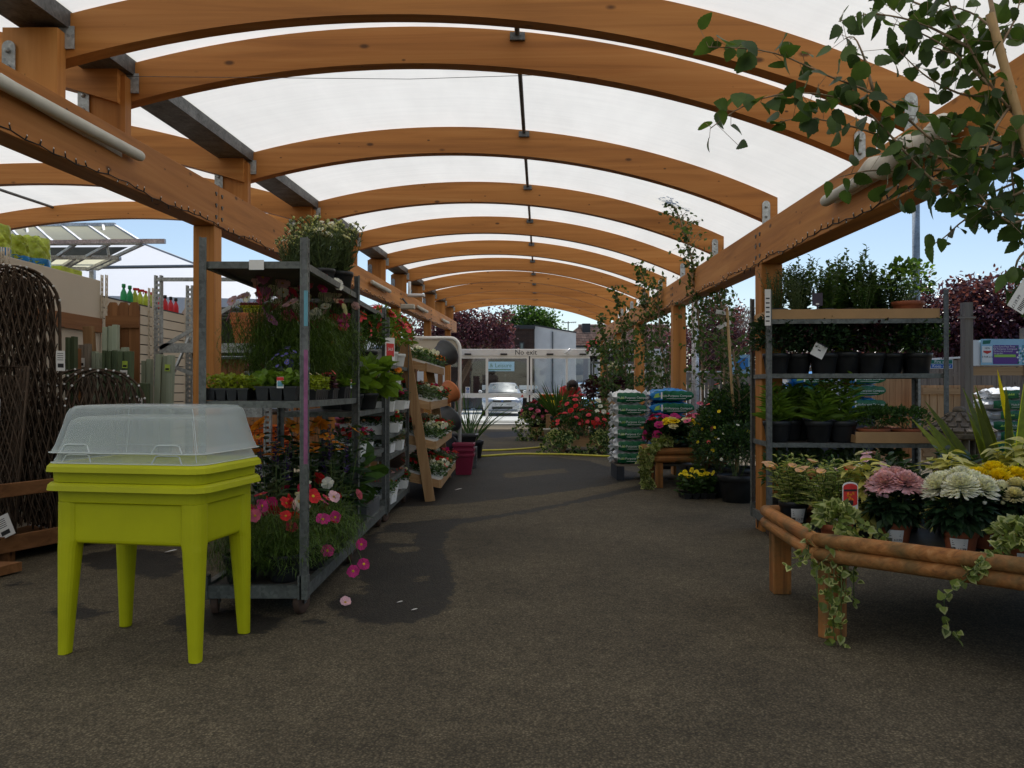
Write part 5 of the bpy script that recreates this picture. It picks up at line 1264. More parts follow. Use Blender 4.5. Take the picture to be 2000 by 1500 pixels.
# ---------------------------------------------------------------- compost stack
BAGM = {}
def bag_mesh(kindb, L, D, h):
    key = (kindb, L)
    if key in BAGM: return BAGM[key]
    nx, ny = 26, 14; xs = np.linspace(-1, 1, nx); ys = np.linspace(-1, 1, ny)
    gx, gy = np.meshgrid(xs, ys); f = (1 - np.abs(gx) ** 6) * (1 - np.abs(gy) ** 5)
    wr = .009 * np.sin(gx * 9 + 3 * gy) + .006 * np.sin(gx * 21 + gy * 4) + .006 * rng.normal(0, 1, gx.shape)
    up = h / 2 + f * h * .5 * (.92 + .12 * np.sin(gx * 3 + 1)) + wr * f; dn = h / 2 - f * h * .5 + 0 * wr
    px = gx * L / 2 * (1 - .03 * np.abs(gy) ** 2); py = gy * D / 2 * (1 - .04 * np.abs(gx) ** 3)
    mb = MB(); i = np.arange(ny - 1)[:, None] * nx; j = np.arange(nx - 1)[None]
    F = np.stack([i + j, i + j + 1, i + nx + j + 1, i + nx + j], -1)
    mb.add(np.stack([px, py, up], -1).reshape(-1, 3), F.reshape(-1, 4), 0, True)
    mb.add(np.stack([px, py, dn], -1).reshape(-1, 3), F[:, :, ::-1].reshape(-1, 4), 0, True)
    parts = [('bag', mb.mesh('bag', ['white_bag' if kindb != 'blue' else 'blue_bag']))]
    # printed band wrapped round the front belly, and its words
    m = MB(); tt = np.linspace(-1, 1, 9); a0 = -.8; a1 = .98 if kindb == 'green' else .98
    us = np.linspace(a0, a1, 22)
    def pt(u, s_, o=0):
        ang = s_ * 1.15; fx = (1 - abs(u) ** 6)
        return (u * L / 2 * .985, -D / 2 * (.93 + .085 * math.cos(ang)) - .004 - o, h / 2 + math.sin(ang) * h * .43 * fx ** .5 + .004 * math.sin(u * 17))
    V = [pt(u, -.12 + .95 * s_) for s_ in tt for u in us]; n = len(us)
    i = np.arange(len(tt) - 1)[:, None] * n; j = np.arange(n - 1)[None]
    m.add(V, np.stack([i + j, i + j + 1, i + n + j + 1, i + n + j], -1).reshape(-1, 4), 0, True)
    parts.append(('print_band', m.mesh('print_band', ['green_bag'])))
    m = MB(); y = pt(0, 0)[1] - .007
    m.text('Multi-Purpose Compost', h * .25, (L * .09, y, h * .46), (1, 0, 0), (0, 0, 1), 0); m.box(-L * .12, L * .3, y, y + .0005, h * .24, h * .265, 0)
    for k in range(3): m.prism([(-L * (.3 - .035 * k), h * (.36 + .02 * k)), (-L * (.255 - .035 * k), h * .38), (-L * (.262 - .035 * k), h * .58)], y, y + .0005, 1)
    parts.append(('lettering', m.mesh('lettering', ['white_ink', 'lime_ink'])))
    # gathered end
    m = MB(); 
    an_ = np.arange(28) * 2 * PI / 28
    m.rings([np.stack([np.full(28, x_) + wv * .35 * np.sin(5 * an_ + 1), -D * .18 + ry * np.cos(an_) * (1 + wv * 4 * np.sin(7 * an_)), h * .5 + rz_ * np.sin(an_) * (1 + wv * 5 * np.sin(6 * an_))], -1) for x_, ry, rz_, wv in ((-L / 2 + .03, D * .2, h * .3, 0), (-L / 2 + .008, D * .17, h * .2, .02), (-L / 2 - .022, D * .24, h * .38, .05), (-L / 2 - .03, D * .25, h * .33, .06), (-L / 2 - .005, D * .1, h * .1, 0))], 0, True)
    parts.append(('end_fold', m.mesh('end_fold', ['white_bag'])))
    if kindb == 'blue':
        m = MB(); V = []
        us2 = np.linspace(-1, -.42, 8); V = [pt(max(u, -.97), -.1 + .8 * s_, .003) for s_ in tt for u in us2]; n = len(us2); i = np.arange(len(tt) - 1)[:, None] * n; j = np.arange(n - 1)[None]
        m.add(V, np.stack([i + j, i + j + 1, i + n + j + 1, i + n + j], -1).reshape(-1, 4), 0, True)
        m.prism([(-L * .41, h * .3), (-L * .30, h * .35), (-L * .28, h * .7), (-L * .37, h * .6)], y - .004, y - .0035, 1); m.box(-L * .25, -L * .215, y - .004, y - .0035, h * .25, h * .75, 2)
        parts.append(('blue_end', m.mesh('blue_end', ['blue_bag', 'lime_ink', 'white_ink'])))
    BAGM[key] = parts; return parts
def bag(kindb, loc, label, L, D, h, rz=0):
    t = thing('compost_bag', label, 'compost bag', loc, rz, 'stacked compost bags')
    for n, me in bag_mesh(kindb, L, D, h):
        o = bpy.data.objects.new(n, me); sc.collection.objects.link(o); o.parent = t
def pallet(label, x0, x1, y0, y1, zt):
    t = thing('pallet', label, 'pallet', ((x0 + x1) / 2, (y0 + y1) / 2, 0))
    for k in range(3):
        xx = x0 + (x1 - x0 - .1) * k / 2; MB().box(xx, xx + .1, y0, y1, .0, zt - .022).build('bearer', 'navy_plastic', t)
    mb = MB()
    for k in range(5):
        yy = y0 + (y1 - y0 - .1) * k / 4; mb.box(x0, x1, yy, yy + .1, zt - .0215, zt)
    mb.build('deck', 'greywood_x', t)
YS = 10.16; ORD = ('bottom', 'second from bottom', 'third from bottom', 'third from top', 'second from top', 'top')
hb = .1545; LA = .415
pallet('pallet under the left column of green and white compost bags', X(1204, YS), X(1204, YS) + .98, YS, YS + .58, .2)
for k in range(6):
    bag('green', (X(1232, YS) + rng.uniform(-.008, .008), YS + .29, .201 + k * hb), f'green and white compost bag, {ORD[k]} in the left column of the stack', LA, .56, hb + .012, rng.uniform(-.02, .02))
LB = .58; x0 = X(1264, YS) + LB / 2
for k in range(6):
    kd = 'blue'
    bag('blue', (x0 + (.0 if k % 2 else .03) + (.03 if k == 5 else 0), YS + .30 + (.02 if k % 2 else 0), .205 + k * (hb + .004)), f'blue-ended compost bag, {ORD[k]} in the right column beside the green bags', LB, .56, hb + .01, rng.uniform(-.02, .02))
# further bags glimpsed through the trolley and at the bay
for k, (px, py, Y, kd, lab) in enumerate(((1560, 800, 10.6, 'blue', 'lowest blue compost bag glimpsed behind the leafy lily pots'), (1560, 775, 10.6, 'blue', 'middle blue compost bag glimpsed behind the leafy lily pots'), (1575, 752, 10.6, 'blue', 'top blue compost bag glimpsed behind the leafy lily pots'), (1672, 800, 11, 'blue', 'lower compost bag in the pile behind the daisy bowls'), (1672, 774, 11, 'green', 'middle compost bag in the pile behind the daisy bowls'), (1672, 751, 11, 'blue', 'upper compost bag in the pile behind the daisy bowls'))):
    bag(kd, (X(px, Y), Y, Z(py, Y)), lab, LB, .55, .166, 0)
t = thing('pallet_stack', 'block of dark crates carrying the compost bags behind the trolley', 'crates', (X(1610, 10.8), 10.8, 0))
for k, (a, b, zt_) in enumerate(((1520, 1606, Z(800, 10.6)), (1628, 1716, Z(800, 11)))): MB().box(X(a, 10.6), X(b, 10.6), 10.4 + .3 * k, 11.1 + .3 * k, 0, zt_ - .004).build('crate', 'navy_plastic', t)
for k in range(8):
    bag('green', (X(1965 + (k % 2) * 14, 10.2) , 10.2, .12 + .13 * k), ('lowest dark compost bag in the timber bay', 'second compost bag up in the timber bay', 'third compost bag up in the timber bay', 'fourth compost bag up in the timber bay', 'fifth compost bag up in the timber bay', 'sixth compost bag up in the timber bay', 'seventh compost bag up in the timber bay', 'uppermost compost bag in the timber bay')[k], .8, .5, .14)
# ---------------------------------------------------------------- hoses and ground litter
def hose(pts, label):
    P = np.array(pts, float); k = len(P); u = np.linspace(0, k - 1, 60); Q = np.stack([np.interp(u, np.arange(k), P[:, i]) for i in range(3)], -1)
    for _ in range(6): Q[1:-1] = (Q[:-2] + Q[1:-1] * 2 + Q[2:]) / 4
    tag(MB().tube(Q, .017, 8).build('garden_hose', 'hose_yellow'), label, 'hose')
g = lambda a, b: G(a, b) + (0, 0, .018)
hose([g(880, 890), g(940, 893), g(1010, 888), g(1100, 889), g(1205, 894), g(1290, 893)], 'nearer yellow hose lying across the aisle to the compost stack')
hose([g(880, 888), g(925, 882), g(1000, 880), g(1060, 875), g(1135, 868), g(1160, 866), g(1190, 861)], 'farther yellow hose curving towards the rose table')
LIT = [('scrap of white litter near the front of the damp patch', 775, 1178), ('scrap of white litter beside the damp patch edge', 803, 1193), ('white plant label lying under the grow table', 322, 1080), ('white scrap lying by the foot of the stepped stand', 888, 958)]
for lab, px, py in LIT:
    q = G(px, py); t = thing('litter', lab, 'litter', q.tolist()); mb = MB(); a = rng.uniform(0, 3)
    s_ = .045 if 'label' in lab or 'foot' in lab else .018
    mb.leaves([(0, 0, .006)], (1, .1, .1), (0, 0, 1), s_ * 2, s_, 0, WIDE, .2, -.1); mb.build('scrap', 'card', t, world=False)
q = G(675, 1184); t = thing('fallen_blossom', 'pink cosmos blossom fallen on the asphalt by the trolley wheel', 'blossom', (q + (0, 0, .012)).tolist()); MB().rosettes([(0, 0, .01)], [(.2, -.5, .8)], .035, 8, 0, .8, .5, 1).build('petals', ['petal_palepink', 'floret'], t, world=False)

# ---------------------------------------------------------------- cars
def car(label, loc, rz, paint, plate):
    t = thing('parked_car', label, 'car', loc, rz)
    # stations along y (front at -y): y, zb, sill, belt, top, wb, wbelt, wtop
    S = [(-2.18, .30, .42, .60, .62, .62, .66, .60), (-2.12, .20, .40, .66, .70, .74, .80, .70), (-1.9, .17, .40, .74, .79, .80, .88, .74), (-1.3, .17, .38, .86, .93, .84, .90, .74), (-1.0, .17, .38, .90, .985, .85, .905, .72),
         (-.15, .17, .38, .93, 1.40, .86, .905, .60), (.2, .17, .38, .94, 1.45, .86, .905, .60), (1.0, .17, .38, .95, 1.44, .86, .90, .59), (1.7, .18, .40, .96, 1.20, .85, .89, .62), (2.1, .22, .42, .93, 1.0, .80, .85, .66), (2.2, .34, .45, .85, .9, .72, .78, .6)]
    def sec(s_):
        y, zb, sl, be, tp, wb, wl, wt = s_; half = [(wb * .85, zb), (wb, zb + .06), (wl, sl + .12), (wl * 1.0, be - .05), (wl * .97, be), (wt, tp - .03), (wt * .9, tp), (wt * .45, tp + .018)]
        return [(x, y, z) for x, z in half] + [(-x, y, z) for x, z in half[::-1]]
    mb = MB().rings([sec(s_) for s_ in S], 0, True); mb.build('body', paint, t, world=False)
    g1, g2 = S[4], S[5]
    f = lambda s_, k, dz=.006: (k * s_[7] * .96, s_[0] - .012, s_[4] + dz)
    mb = MB(); a, b = np.array(f(g1, -1, .0)), np.array(f(g1, 1, .0)); c, d = np.array(f(g2, 1, -.015)), np.array(f(g2, -1, -.015)); o = np.array((0, -.02, .018)); md = np.array((0, -.03, .03))
    mb.add([a + o, (a + b) / 2 + o + md, b + o, c + o, (c + d) / 2 + o + md, d + o], [(0, 1, 4, 5), (1, 2, 3, 4)], 0, True); mb.build('windscreen', 'car_glass', t, world=False)
    for sx in (-1, 1):
        mb = MB().add([(sx * .915, -.82, .97), (sx * .915, 1.5, 1.0), (sx * .66, 1.25, 1.36), (sx * .655, -.1, 1.36)], [(0, 1, 2, 3) if sx < 0 else (3, 2, 1, 0)]); mb.build('side_window', 'car_glass', t, world=False)
        mb = MB().rings([[(sx * (.42 + .1 * u), -2.165 + .06 * u * 1.6, .57 + .03 * u), (sx * (.42 + .1 * u), -2.12 + .06 * u * 1.6, .76 + .035 * u)] for u in (0, 1, 2, 3.0, 3.6)] if False else [[(sx * .44, -2.16, .585), (sx * .44, -2.11, .70), (sx * .44, -2.05, .70), (sx * .44, -2.05, .585)], [(sx * .74, -2.05, .60), (sx * .76, -1.93, .80), (sx * .74, -1.85, .80), (sx * .74, -1.85, .60)], [(sx * .86, -1.9, .66), (sx * .865, -1.72, .82), (sx * .8, -1.7, .82), (sx * .8, -1.7, .66)]], 0); mb.build('headlight', 'lens', t, world=False)
        MB().rings([[(sx * .93, -.82, .98), (sx * .93, -.82, 1.1), (sx * .93, -.72, 1.1), (sx * .93, -.72, .98)], [(sx * 1.08, -.80, 1.0), (sx * 1.08, -.80, 1.11), (sx * 1.08, -.72, 1.11), (sx * 1.08, -.72, 1.0)]], 0).build('mirror', paint, t, world=False, bevel=.02)
        MB().box(sx * .62 - .11, sx * .62 + .11, -2.17, -2.0, .33, .43).build('fog_lamp', 'lens', t, world=False, bevel=.02)
        for yy in (-1.35, 1.35):
            wl = MB().lathe([(.2, -.1), (.3, -.1), (.32, -.07), (.32, .07), (.3, .1), (.2, .1)], 24, 0, (0, 0, 0), rot(0, PI / 2, 0, (sx * .8, yy, .32)), cap1=True).build('wheel', 'rubber', t, world=False)
            MB().lathe([(.2, -.105), (.02, -.108)], 16, 0, (0, 0, 0), rot(0, PI / 2 * 1, 0, (sx * .8, yy, .32)), cap1=True).lathe([(.2, .105), (.02, .108)], 16, 0, (0, 0, 0), rot(0, PI / 2, 0, (sx * .8, yy, .32)), cap1=True).build('rim', 'aluminium', wl, world=False)
    MB().box(-.4, .4, -2.2, -2.1, .60, .685).build('grille', 'dark_trim', t, world=False, bevel=.015)
    mb = MB().box(-.44, .44, -2.2, -2.08, .30, .40)
    for k in range(3): mb.box(-.43, .43, -2.206, -2.2005, .315 + .03 * k, .322 + .03 * k)
    mb.build('air_intake', 'dark_trim', t, world=False)
    MB().lathe([(.06, 0), (.05, .01), (0, .012)], 14, 0, (0, 0, 0), rot(PI / 2, 0, 0, (0, -2.2, .645)) @ Matrix.Scale(.55, 4, (0, 1, 0))).build('badge', 'blue_ink', t, world=False)
    MB().box(-.78, .78, -2.1, -2.0, .19, .22).build('bumper_lip', 'chrome', t, world=False)
    if plate:
        p = MB().box(-.26, .26, -2.222, -2.205, .45, .56).build('number_plate', 'white_ink', t, world=False); MB().text(plate, .115, (0, -2.224, .504), (1, 0, 0), (0, 0, 1)).build('lettering', 'ink', p, world=False)
    MB().tube([(.1, .4, 1.46), (.1, .55, 1.85)], .006, 5).build('aerial', 'dark_trim', t, world=False)
    return t
car('silver hatchback parked facing the glass doors', (X(981, 34.6), 36.6, 0), 0, 'silver_paint', 'WX54 YSR')
car('pale blue car parked right of the silver one behind the stooping person', (X(1142, 36), 38, 0), R(4), 'blue_paint', None)
# ---------------------------------------------------------------- left side: display wall, willow panels, boards, racking
WX = -4.1
def display_wall():
    t = thing('display_wall', 'beige panelled display wall running behind the willow panels', 'display wall', (WX, 8, 0))
    for k, (a, b, m) in enumerate(((4.6, 6.4, 'beige_board'), (6.42, 7.95, 'beige_board'), (7.98, 10.0, 'slat'))):
        zt = 2.26 - .02 * k
        if m == 'slat':
            MB().box(WX - .05, WX - .012, a, b, 0, zt - .12).build('back_panel', 'dark_trim', t)
            mb = MB()
            for j in range(19): mb.box(WX - .0119, WX + .006, a, b, .04 + j * .108, .04 + j * .108 + .096)
            mb.build('slats', 'beige_board', t)
        else: MB().box(WX - .05, WX, a, b, 0, zt).build('panel', m, t, bevel=.004)
    for yy in (6.41, 7.965, 9.0, 10.02):
        mb = MB()
        for dx in (0, .045): 
            mb.box(WX + .003 + dx, WX + .013 + dx, yy - .02, yy - .012, .05, 2.3).box(WX + .003 + dx, WX + .013 + dx, yy + .012, yy + .02, .05, 2.3)
            for j in range(44): mb.box(WX + .004 + dx, WX + .012 + dx, yy - .0119, yy + .0119, .05 + j * .051, .05 + j * .051 + .025)
        mb.build('slotted_upright', 'beige_board', t)
    MB().box(WX + .001, WX + .03, 5.2, 7.93, 1.72, 1.86).build('rail', 'stain_y', t)
    t2 = thing('rounded_board', 'pale rounded-top board standing at the end of the slatted wall', 'board', (X(360, 10.1), 10.1, 0))
    x = lambda p: X(p, 10.1)
    MB().prism([(x(342), .0), (x(392), 0), (x(392), 2.3), (x(378), 2.27), (x(362), 2.2), (x(350), 2.08), (x(343), 1.95)], 10.1, 10.13).build('panel', 'white_board', t2)
display_wall()
# bottles and bags along the wall top
def bottle(label, loc, body, cap, spray):
    t = thing('spray_bottle' if spray else 'bottle', label, 'bottle', loc, rng.uniform(0, 6), 'bottles on top of the slatted wall')
    MB().lathe([(.03, 0), (.034, .01), (.034, .12), (.03, .16), (.013, .2), (.013, .215)], 12, 0, cap1=True).build('bottle_body', body, t, world=False)
    if spray: MB().box(-.02, .045, -.012, .012, .216, .245).box(.03, .04, -.008, .008, .19, .2155).build('trigger', cap, t, world=False, bevel=.004)
    else: MB().lathe([(.02, .216), (.02, .25), (.017, .255)], 12, 0, cap1=True).build('cap', cap, t, world=False)
MB_ = MB().box(WX - .25, WX - .06, 7.98, 10.6, 2.03, 2.055); t = thing('wall_shelf', 'narrow shelf along the top of the slatted wall carrying bottles', 'shelf', (WX - .15, 8.8, 2.04)); MB_.build('board', 'beige_board', t)
for y in (8.1, 8.9, 9.5): MB().bar((WX - .055, y, 1.85), (WX - .2, y, 2.028), .03, .03, 0, up=(0, 1, 0)).build('bracket', 'beige_board', t)
for k, (px, b, c, s_, lab) in enumerate(((241, 'plastic_green', 'plastic_green', 0, 'green bottle at the near end of the slatted wall top'), (253, 'plastic_green', 'plastic_green', 0, 'second green bottle beside the red-topped sprays'), (263, 'lime_bag', 'plastic_red', 1, 'red-trigger spray bottle next to the green bottles'), (273, 'lime_bag', 'plastic_red', 1, 'second red-trigger spray bottle in its row'), (284, 'lime_bag', 'plastic_red', 1, 'third red-trigger spray bottle in its row'), (295, 'lime_bag', 'plastic_red', 1, 'last red-trigger spray bottle before the racking upright'),
        (312, 'plastic_red', 'dark_trim', 0, 'dark-capped red bottle just past the racking upright'), (322, 'plastic_red', 'dark_trim', 0, 'dark-capped red bottle second past the upright'), (333, 'plastic_red', 'dark_trim', 0, 'dark-capped red bottle third past the upright'), (343, 'plastic_red', 'dark_trim', 0, 'dark-capped red bottle at the far end of its row'))):
    Y = (WX - .15) * FPX / (px - 1000); bottle(lab, (WX - .15, Y, 2.056), b, c, s_)
def greenbag(label, loc, rz, s=1, mat='lime_bag'):
    t = thing('product_bag', label, 'bag', loc, rz, 'green bags on the wall top')
    nx, nz = 15, 15; u = np.linspace(-1, 1, nx); v = np.linspace(0, 1, nz); gu, gv = np.meshgrid(u, v)
    th = .09 * s * (1 - np.abs(gu) ** 4) * (1 - gv ** 5 * .8) + .022 * np.sin(gu * 9 + gv * 13 + 2 * np.sin(gv * 7 + gu * 3)) * (1 - np.abs(gu) ** 2) + .012 * rng.normal(0, 1, gu.shape) * (1 - np.abs(gu)); zz = gv * .42 * s * (1 - .08 * np.abs(gu) ** 2 + .02 * np.sin(gu * 9) * gv); xx = gu * .19 * s * (1 - .12 * gv)
    i = np.arange(nz - 1)[:, None] * nx; j = np.arange(nx - 1)[None]; F = np.stack([i + j, i + j + 1, i + nx + j + 1, i + nx + j], -1).reshape(-1, 4)
    mb = MB(); mb.add(np.stack([xx, -th, zz], -1).reshape(-1, 3), F, 0, True); mb.add(np.stack([xx, th, zz], -1).reshape(-1, 3), F[:, ::-1], 0, True)
    mb.build('bag', mat, t, world=False)
    m = MB(); k = F[(F[:, 0] // nx < 5)]; m.add(np.stack([xx * .98, -th - .003, zz + .004], -1).reshape(-1, 3)[:nx * 6], k, 0, True); m.build('print_band', 'blue_bag', t, world=False)
tsh = thing('wall_shelf', 'shelf on top of the beige wall carrying the lime green bags', 'shelf', (WX - .2, 6.3, 2.2)); MB().box(WX - .42, WX - .06, 5.0, 7.95, 2.185, 2.21).build('board', 'beige_board', tsh)
for y in (5.3, 7.3): MB().bar((WX - .055, y, 1.95), (WX - .35, y, 2.18), .03, .03, 0, up=(0, 1, 0)).build('bracket', 'beige_board', tsh)
greenbag('lime green product bag at the left picture edge on the wall top', (WX - .2, 6.62, 2.212), R(60), .8)
greenbag('crumpled lime green bag between the other two on the wall top', (WX - .2, 6.92, 2.212), R(75), .68)
greenbag('lime green bag with a blue base nearest the yellow box', (WX - .2, 7.18, 2.212), R(50), .78)
t = thing('yellow_box', 'small yellow and blue box on the wall top after the green bags', 'box', (WX - .2, 7.62, 2.212))
MB().box(-.1, .1, -.18, .18, 0, .10).build('carton', 'lime_bag', t, world=False, bevel=.004); MB().box(.1005, .102, -.19, .19, .01, .05).build('print_band', 'teal_plastic', t, world=False)

# ---------------------------------------------------------------- willow trellis panels
TW = {}
def trellis_mesh(kind_, wd, hh, step, r=.0065):
    key = (kind_, wd, hh)
    if key in TW: return TW[key]
    fr, la, st = MB(), MB(), MB()
    if kind_ == 'arch':
        ar = wd / 2; out = [(-wd / 2, 0), (-wd / 2, hh - ar)] + [(ar * math.cos(a), hh - ar + ar * math.sin(a)) for a in np.linspace(PI, 0, 17)] + [(wd / 2, 0)]
        def inside(x, z): return abs(x) < wd / 2 and 0 < z and (z < hh - ar or x * x + (z - hh + ar) ** 2 < ar * ar)
    else:
        tw = wd * .78; out = [(-tw / 2, 0), (-wd / 2, hh), (wd / 2, hh), (tw / 2, 0)]
        def inside(x, z): return 0 < z < hh and abs(x) < (tw + (wd - tw) * z / hh) / 2
    for off in (0, .02): fr.tube([(x, off, z) for x, z in out], r * 1.25, 6, 0)
    sl = 4.2
    for sg in (-1, 1):
        c = -hh / sl - wd
        while c < hh / sl + wd:
            pts = []
            for z in np.arange(.0, hh + .01, .06):
                x = sg * (c + z / sl) + .008 * math.sin(z * 11 + c * 30)
                if inside(x, z): pts.append((x, .006 * sg + .006 * math.sin(z * 9 + c * 9) + .01, z))
                else:
                    if len(pts) > 2: la.tube(pts, r * rng.uniform(.6, 1.0), 5, 0, False)
                    pts = []
            if len(pts) > 2: la.tube(pts, r * rng.uniform(.6, 1.0), 5, 0, False)
            c += step
    for k, (x, z) in enumerate(out):
        if k % 2: st.lathe([(.001, -.004), (.009, -.003), (.009, .003), (0.001, .004)], 6, 0, (0, 0, 0), rot(PI / 2, 0, 0, (x, -.012, z)))
    TW[key] = [('frame', fr.mesh('frame', ['willow'])), ('lattice', la.mesh('lattice', ['willow'])), ('fixing', st.mesh('fixing', ['card']))]
    return TW[key]
def trellis(kind_, wd, hh, step, loc, rz, lean, label, group, tagpos=None):
    t = thing('willow_trellis', label, 'trellis panel', loc, 0, group); t.rotation_euler = (lean, 0, rz)
    for n, me in trellis_mesh(kind_, wd, hh, step):
        o = bpy.data.objects.new(n, me); sc.collection.objects.link(o); o.parent = t
    if tagpos:
        mb = MB(); x, z = tagpos; mb.box(x - .03, x + .03, -.024, -.021, z - .075, z + .075, 0).box(x - .02, x + .02, -.0255, -.0241, z - .05, z - .02, 1)
        for k in range(4): mb.box(x - .022, x + .018, -.0255, -.0241, z + .005 + .016 * k, z + .009 + .016 * k, 1)
        mb.build('swing_tag', ['card', 'ink'], t, world=False)
TZ = R(50)
dirn = np.array((-math.sin(TZ), math.cos(TZ), 0))   # panel normal away from camera
NTH = ('frontmost', 'second', 'third', 'fourth', 'fifth', 'sixth', 'seventh', 'rearmost')
for k in range(8):
    trellis('arch', .56, 1.93 + .01 * (k % 2), .05, (-3.50 - .055 * k, 5.70 + .035 * k - .02 * (k % 2), .12), TZ, -R(2.5) , f'{NTH[k]} of the tall round-topped willow panels by the beige wall', 'tall willow panels', (.27, 1.25) if k in (0,) else ((-.2, 1.28) if k in (2, 3) else None))
for k in range(4):
    trellis('flat', .62, 1.20, .05, (-3.62 - .05 * k, 5.36 + .04 * k, .12), R(20), -R(4), f'{NTH[k]} of the flat-topped fan willow panels at the left edge', 'fan willow panels', (.12, .9) if k == 0 else None)
for k in range(5):
    trellis('arch', .55, 1.20 + .012 * (k % 2), .05, (-3.03 - .07 * k, 5.98 + .02 * k, .12), R(30), -R(9) , f'{NTH[k] if k < 4 else "rearmost"} of the short round-topped willow panels behind the clear cover', 'short willow panels', None)
def pane_stand():
    t = thing('panel_stand', 'dark timber rack with two rails holding the willow panels', 'display rack', (-3.35, 5.6, 0))
    for z0, z1 in ((.44, .53), (.07, .18)):
        MB().bar((-3.40, 5.25, (z0 + z1) / 2), (-2.95, 6.35, (z0 + z1) / 2), .035, z1 - z0).build('front_rail', 'stain_y', t, bevel=.004)
        MB().bar((-3.75, 5.22, (z0 + z1) / 2), (-3.42, 5.24, (z0 + z1) / 2), .035, z1 - z0).build('side_rail', 'stain_x', t, bevel=.004)
    MB().prism([(-3.75, 5.26), (-3.42, 5.27), (-2.98, 6.36), (-3.75, 6.6)], .075, .105, 0, 'xy').build('base_board', 'stain_y', t)
    for p in ((-3.7, 5.3), (-3.4, 5.33), (-3.02, 6.3)): MB().box(p[0] - .04, p[0] + .04, p[1], p[1] + .08, 0, .074).build('foot', 'stain_z', t)
    c = np.array((-3.36, 5.30, .17)); q = thing('plant_card', 'white care card leaning on the lower rail of the panel rack', 'card', c.tolist(), R(15)); q.rotation_euler = (R(-25), R(-28), R(15))
    mb = MB().box(-.07, .07, -.002, .002, 0, .16, 0).box(-.01, .045, -.0035, -.0021, .02, .05, 1)
    for k in range(5): mb.box(-.05, .04, -.0035, -.0021, .075 + .014 * k, .079 + .014 * k, 1)
    mb.build('print', ['card', 'ink'], q, world=False)
    t = thing('display_post', 'dark timber display upright with a wide foot at the left edge', 'display stand', (-3.36, 4.95, 0))
    MB().prism([(-3.50, .07), (-3.255, .07), (-3.255, .93), (-3.27, .965), (-3.30, .985), (-3.50, .985)], 4.98, 5.03).build('upright', 'stain_z', t)
    MB().box(-3.50, -3.285, 4.955, 4.979, .78, .86).build('batten', 'stain_x', t); MB().box(-3.50, -3.285, 4.955, 4.979, .28, .36).build('batten', 'stain_x', t)
    MB().prism([(-3.9, 4.6), (-3.18, 4.78), (-3.10, 5.06), (-3.9, 5.1)], .012, .068, 0, 'xy').build('foot', 'stain_x', t)
pane_stand()
# ---------------------------------------------------------------- boards, screens and a gate panel leaning on the wall
def gate_panel():
    x0 = X(209, 7.3); t = thing('gate_panel', 'dog-eared brown wooden gate panel leaning beside the slatted wall', 'gate panel', (x0 + .15, 7.3, 0))
    for k in range(3):
        a = x0 + k * .098; MB().prism([(a + .002, .1), (a + .096, .1), (a + .096, 1.92), (a + .075, 1.955), (a + .023, 1.955), (a + .002, 1.92)], 7.3, 7.322).build('board', 'stain_z', t)
    for z in (1.72, .5): MB().box(x0 - .004, x0 + .3, 7.276, 7.299, z, z + .11).build('cross_rail', 'stain_x', t)
gate_panel()
def bundle(label, px0, px1, ptop, Y, mat, n, lean=0, tags=(), base=.05, thick=.02, name='screen_bundle', cat='timber bundle', folded=True):
    x0, x1 = X(px0, Y), X(px1, Y); zt = Z(ptop, Y); t = thing(name, label, cat, ((x0 + x1) / 2, Y, 0), 0, 'timber bundles leaning along the wall'); t.rotation_euler = (0, lean, 0)
    w_ = (x1 - x0) / n
    for k in range(n):
        hh = zt * rng.uniform(.985, 1.0); d0 = rng.uniform(0, .02) + (.02 * (k % 2) if folded else 0)
        MB().box(x0 - (x0 + x1) / 2 + k * w_ + .001, x0 - (x0 + x1) / 2 + (k + 1) * w_ - .001, d0, d0 + thick * 3, base, hh).build('board', mat, t, world=False, bevel=.002)
    for (px, py, w2, h2, m) in tags:
        cx, cz = X(px, Y) - (x0 + x1) / 2, Z(py, Y); mb = MB().box(cx - w2, cx + w2, -.008, -.005, cz - h2, cz + h2, 0).box(cx - w2 * .7, cx + w2 * .7, -.0095, -.0081, cz - h2 * .7, cz - h2 * .1, 1); mb.build('product_tag', [m, 'ink'], t, world=False)
    return t
bundle('pale yellow timber plank leaning at the near end of the boards', 178, 197, 632, 7.1, 'pine_z', 1, R(-3))
bundle('sage green boards, tallest bundle beside the brown gate panel', 198, 227, 633, 7.15, 'sage_z', 3)
bundle('grey brown fence board standing behind the short willow panels', 151, 170, 670, 6.9, 'greywood_z', 2, 0, ((160, 708, .025, .04, 'card'),))
bundle('pale green short screen behind the near planks', 176, 192, 685, 6.95, 'leaf_lime' if False else 'sage_z', 2)
bundle('dark green folded trellis screens in the middle of the row', 198, 225, 683, 6.85, 'greenstain_z', 5)
bundle('dark green folded trellis with a lime tag, front of the row', 222, 250, 684, 6.75, 'greenstain_z', 3, R(1), ((239, 712, .022, .03, 'card_lime'), (237, 727, .03, .018, 'card')))
bundle('sage green folded trellis with a lime tag leaning on the gate panel', 244, 266, 677, 6.95, 'sage_z', 2, R(-4), ((257, 700, .02, .03, 'card_lime'),))
bundle('sage green folded trellis beside the racking upright', 292, 326, 690, 7.1, 'sage_z', 3, R(2), ((317, 718, .022, .03, 'card_lime'),))
bundle('short pale sage screen between the two tagged trellises', 274, 292, 700, 7.15, 'sage_z', 2)
bundle('short dark slatted edging pack below the sage trellis', 260, 286, 746, 6.7, 'greenstain_z', 3, 0, ((272, 783, .03, .025, 'card'),))
bundle('dark pole bundle beside the tall willow panels', 126, 140, 655, 6.55, 'greenstain_z', 2)
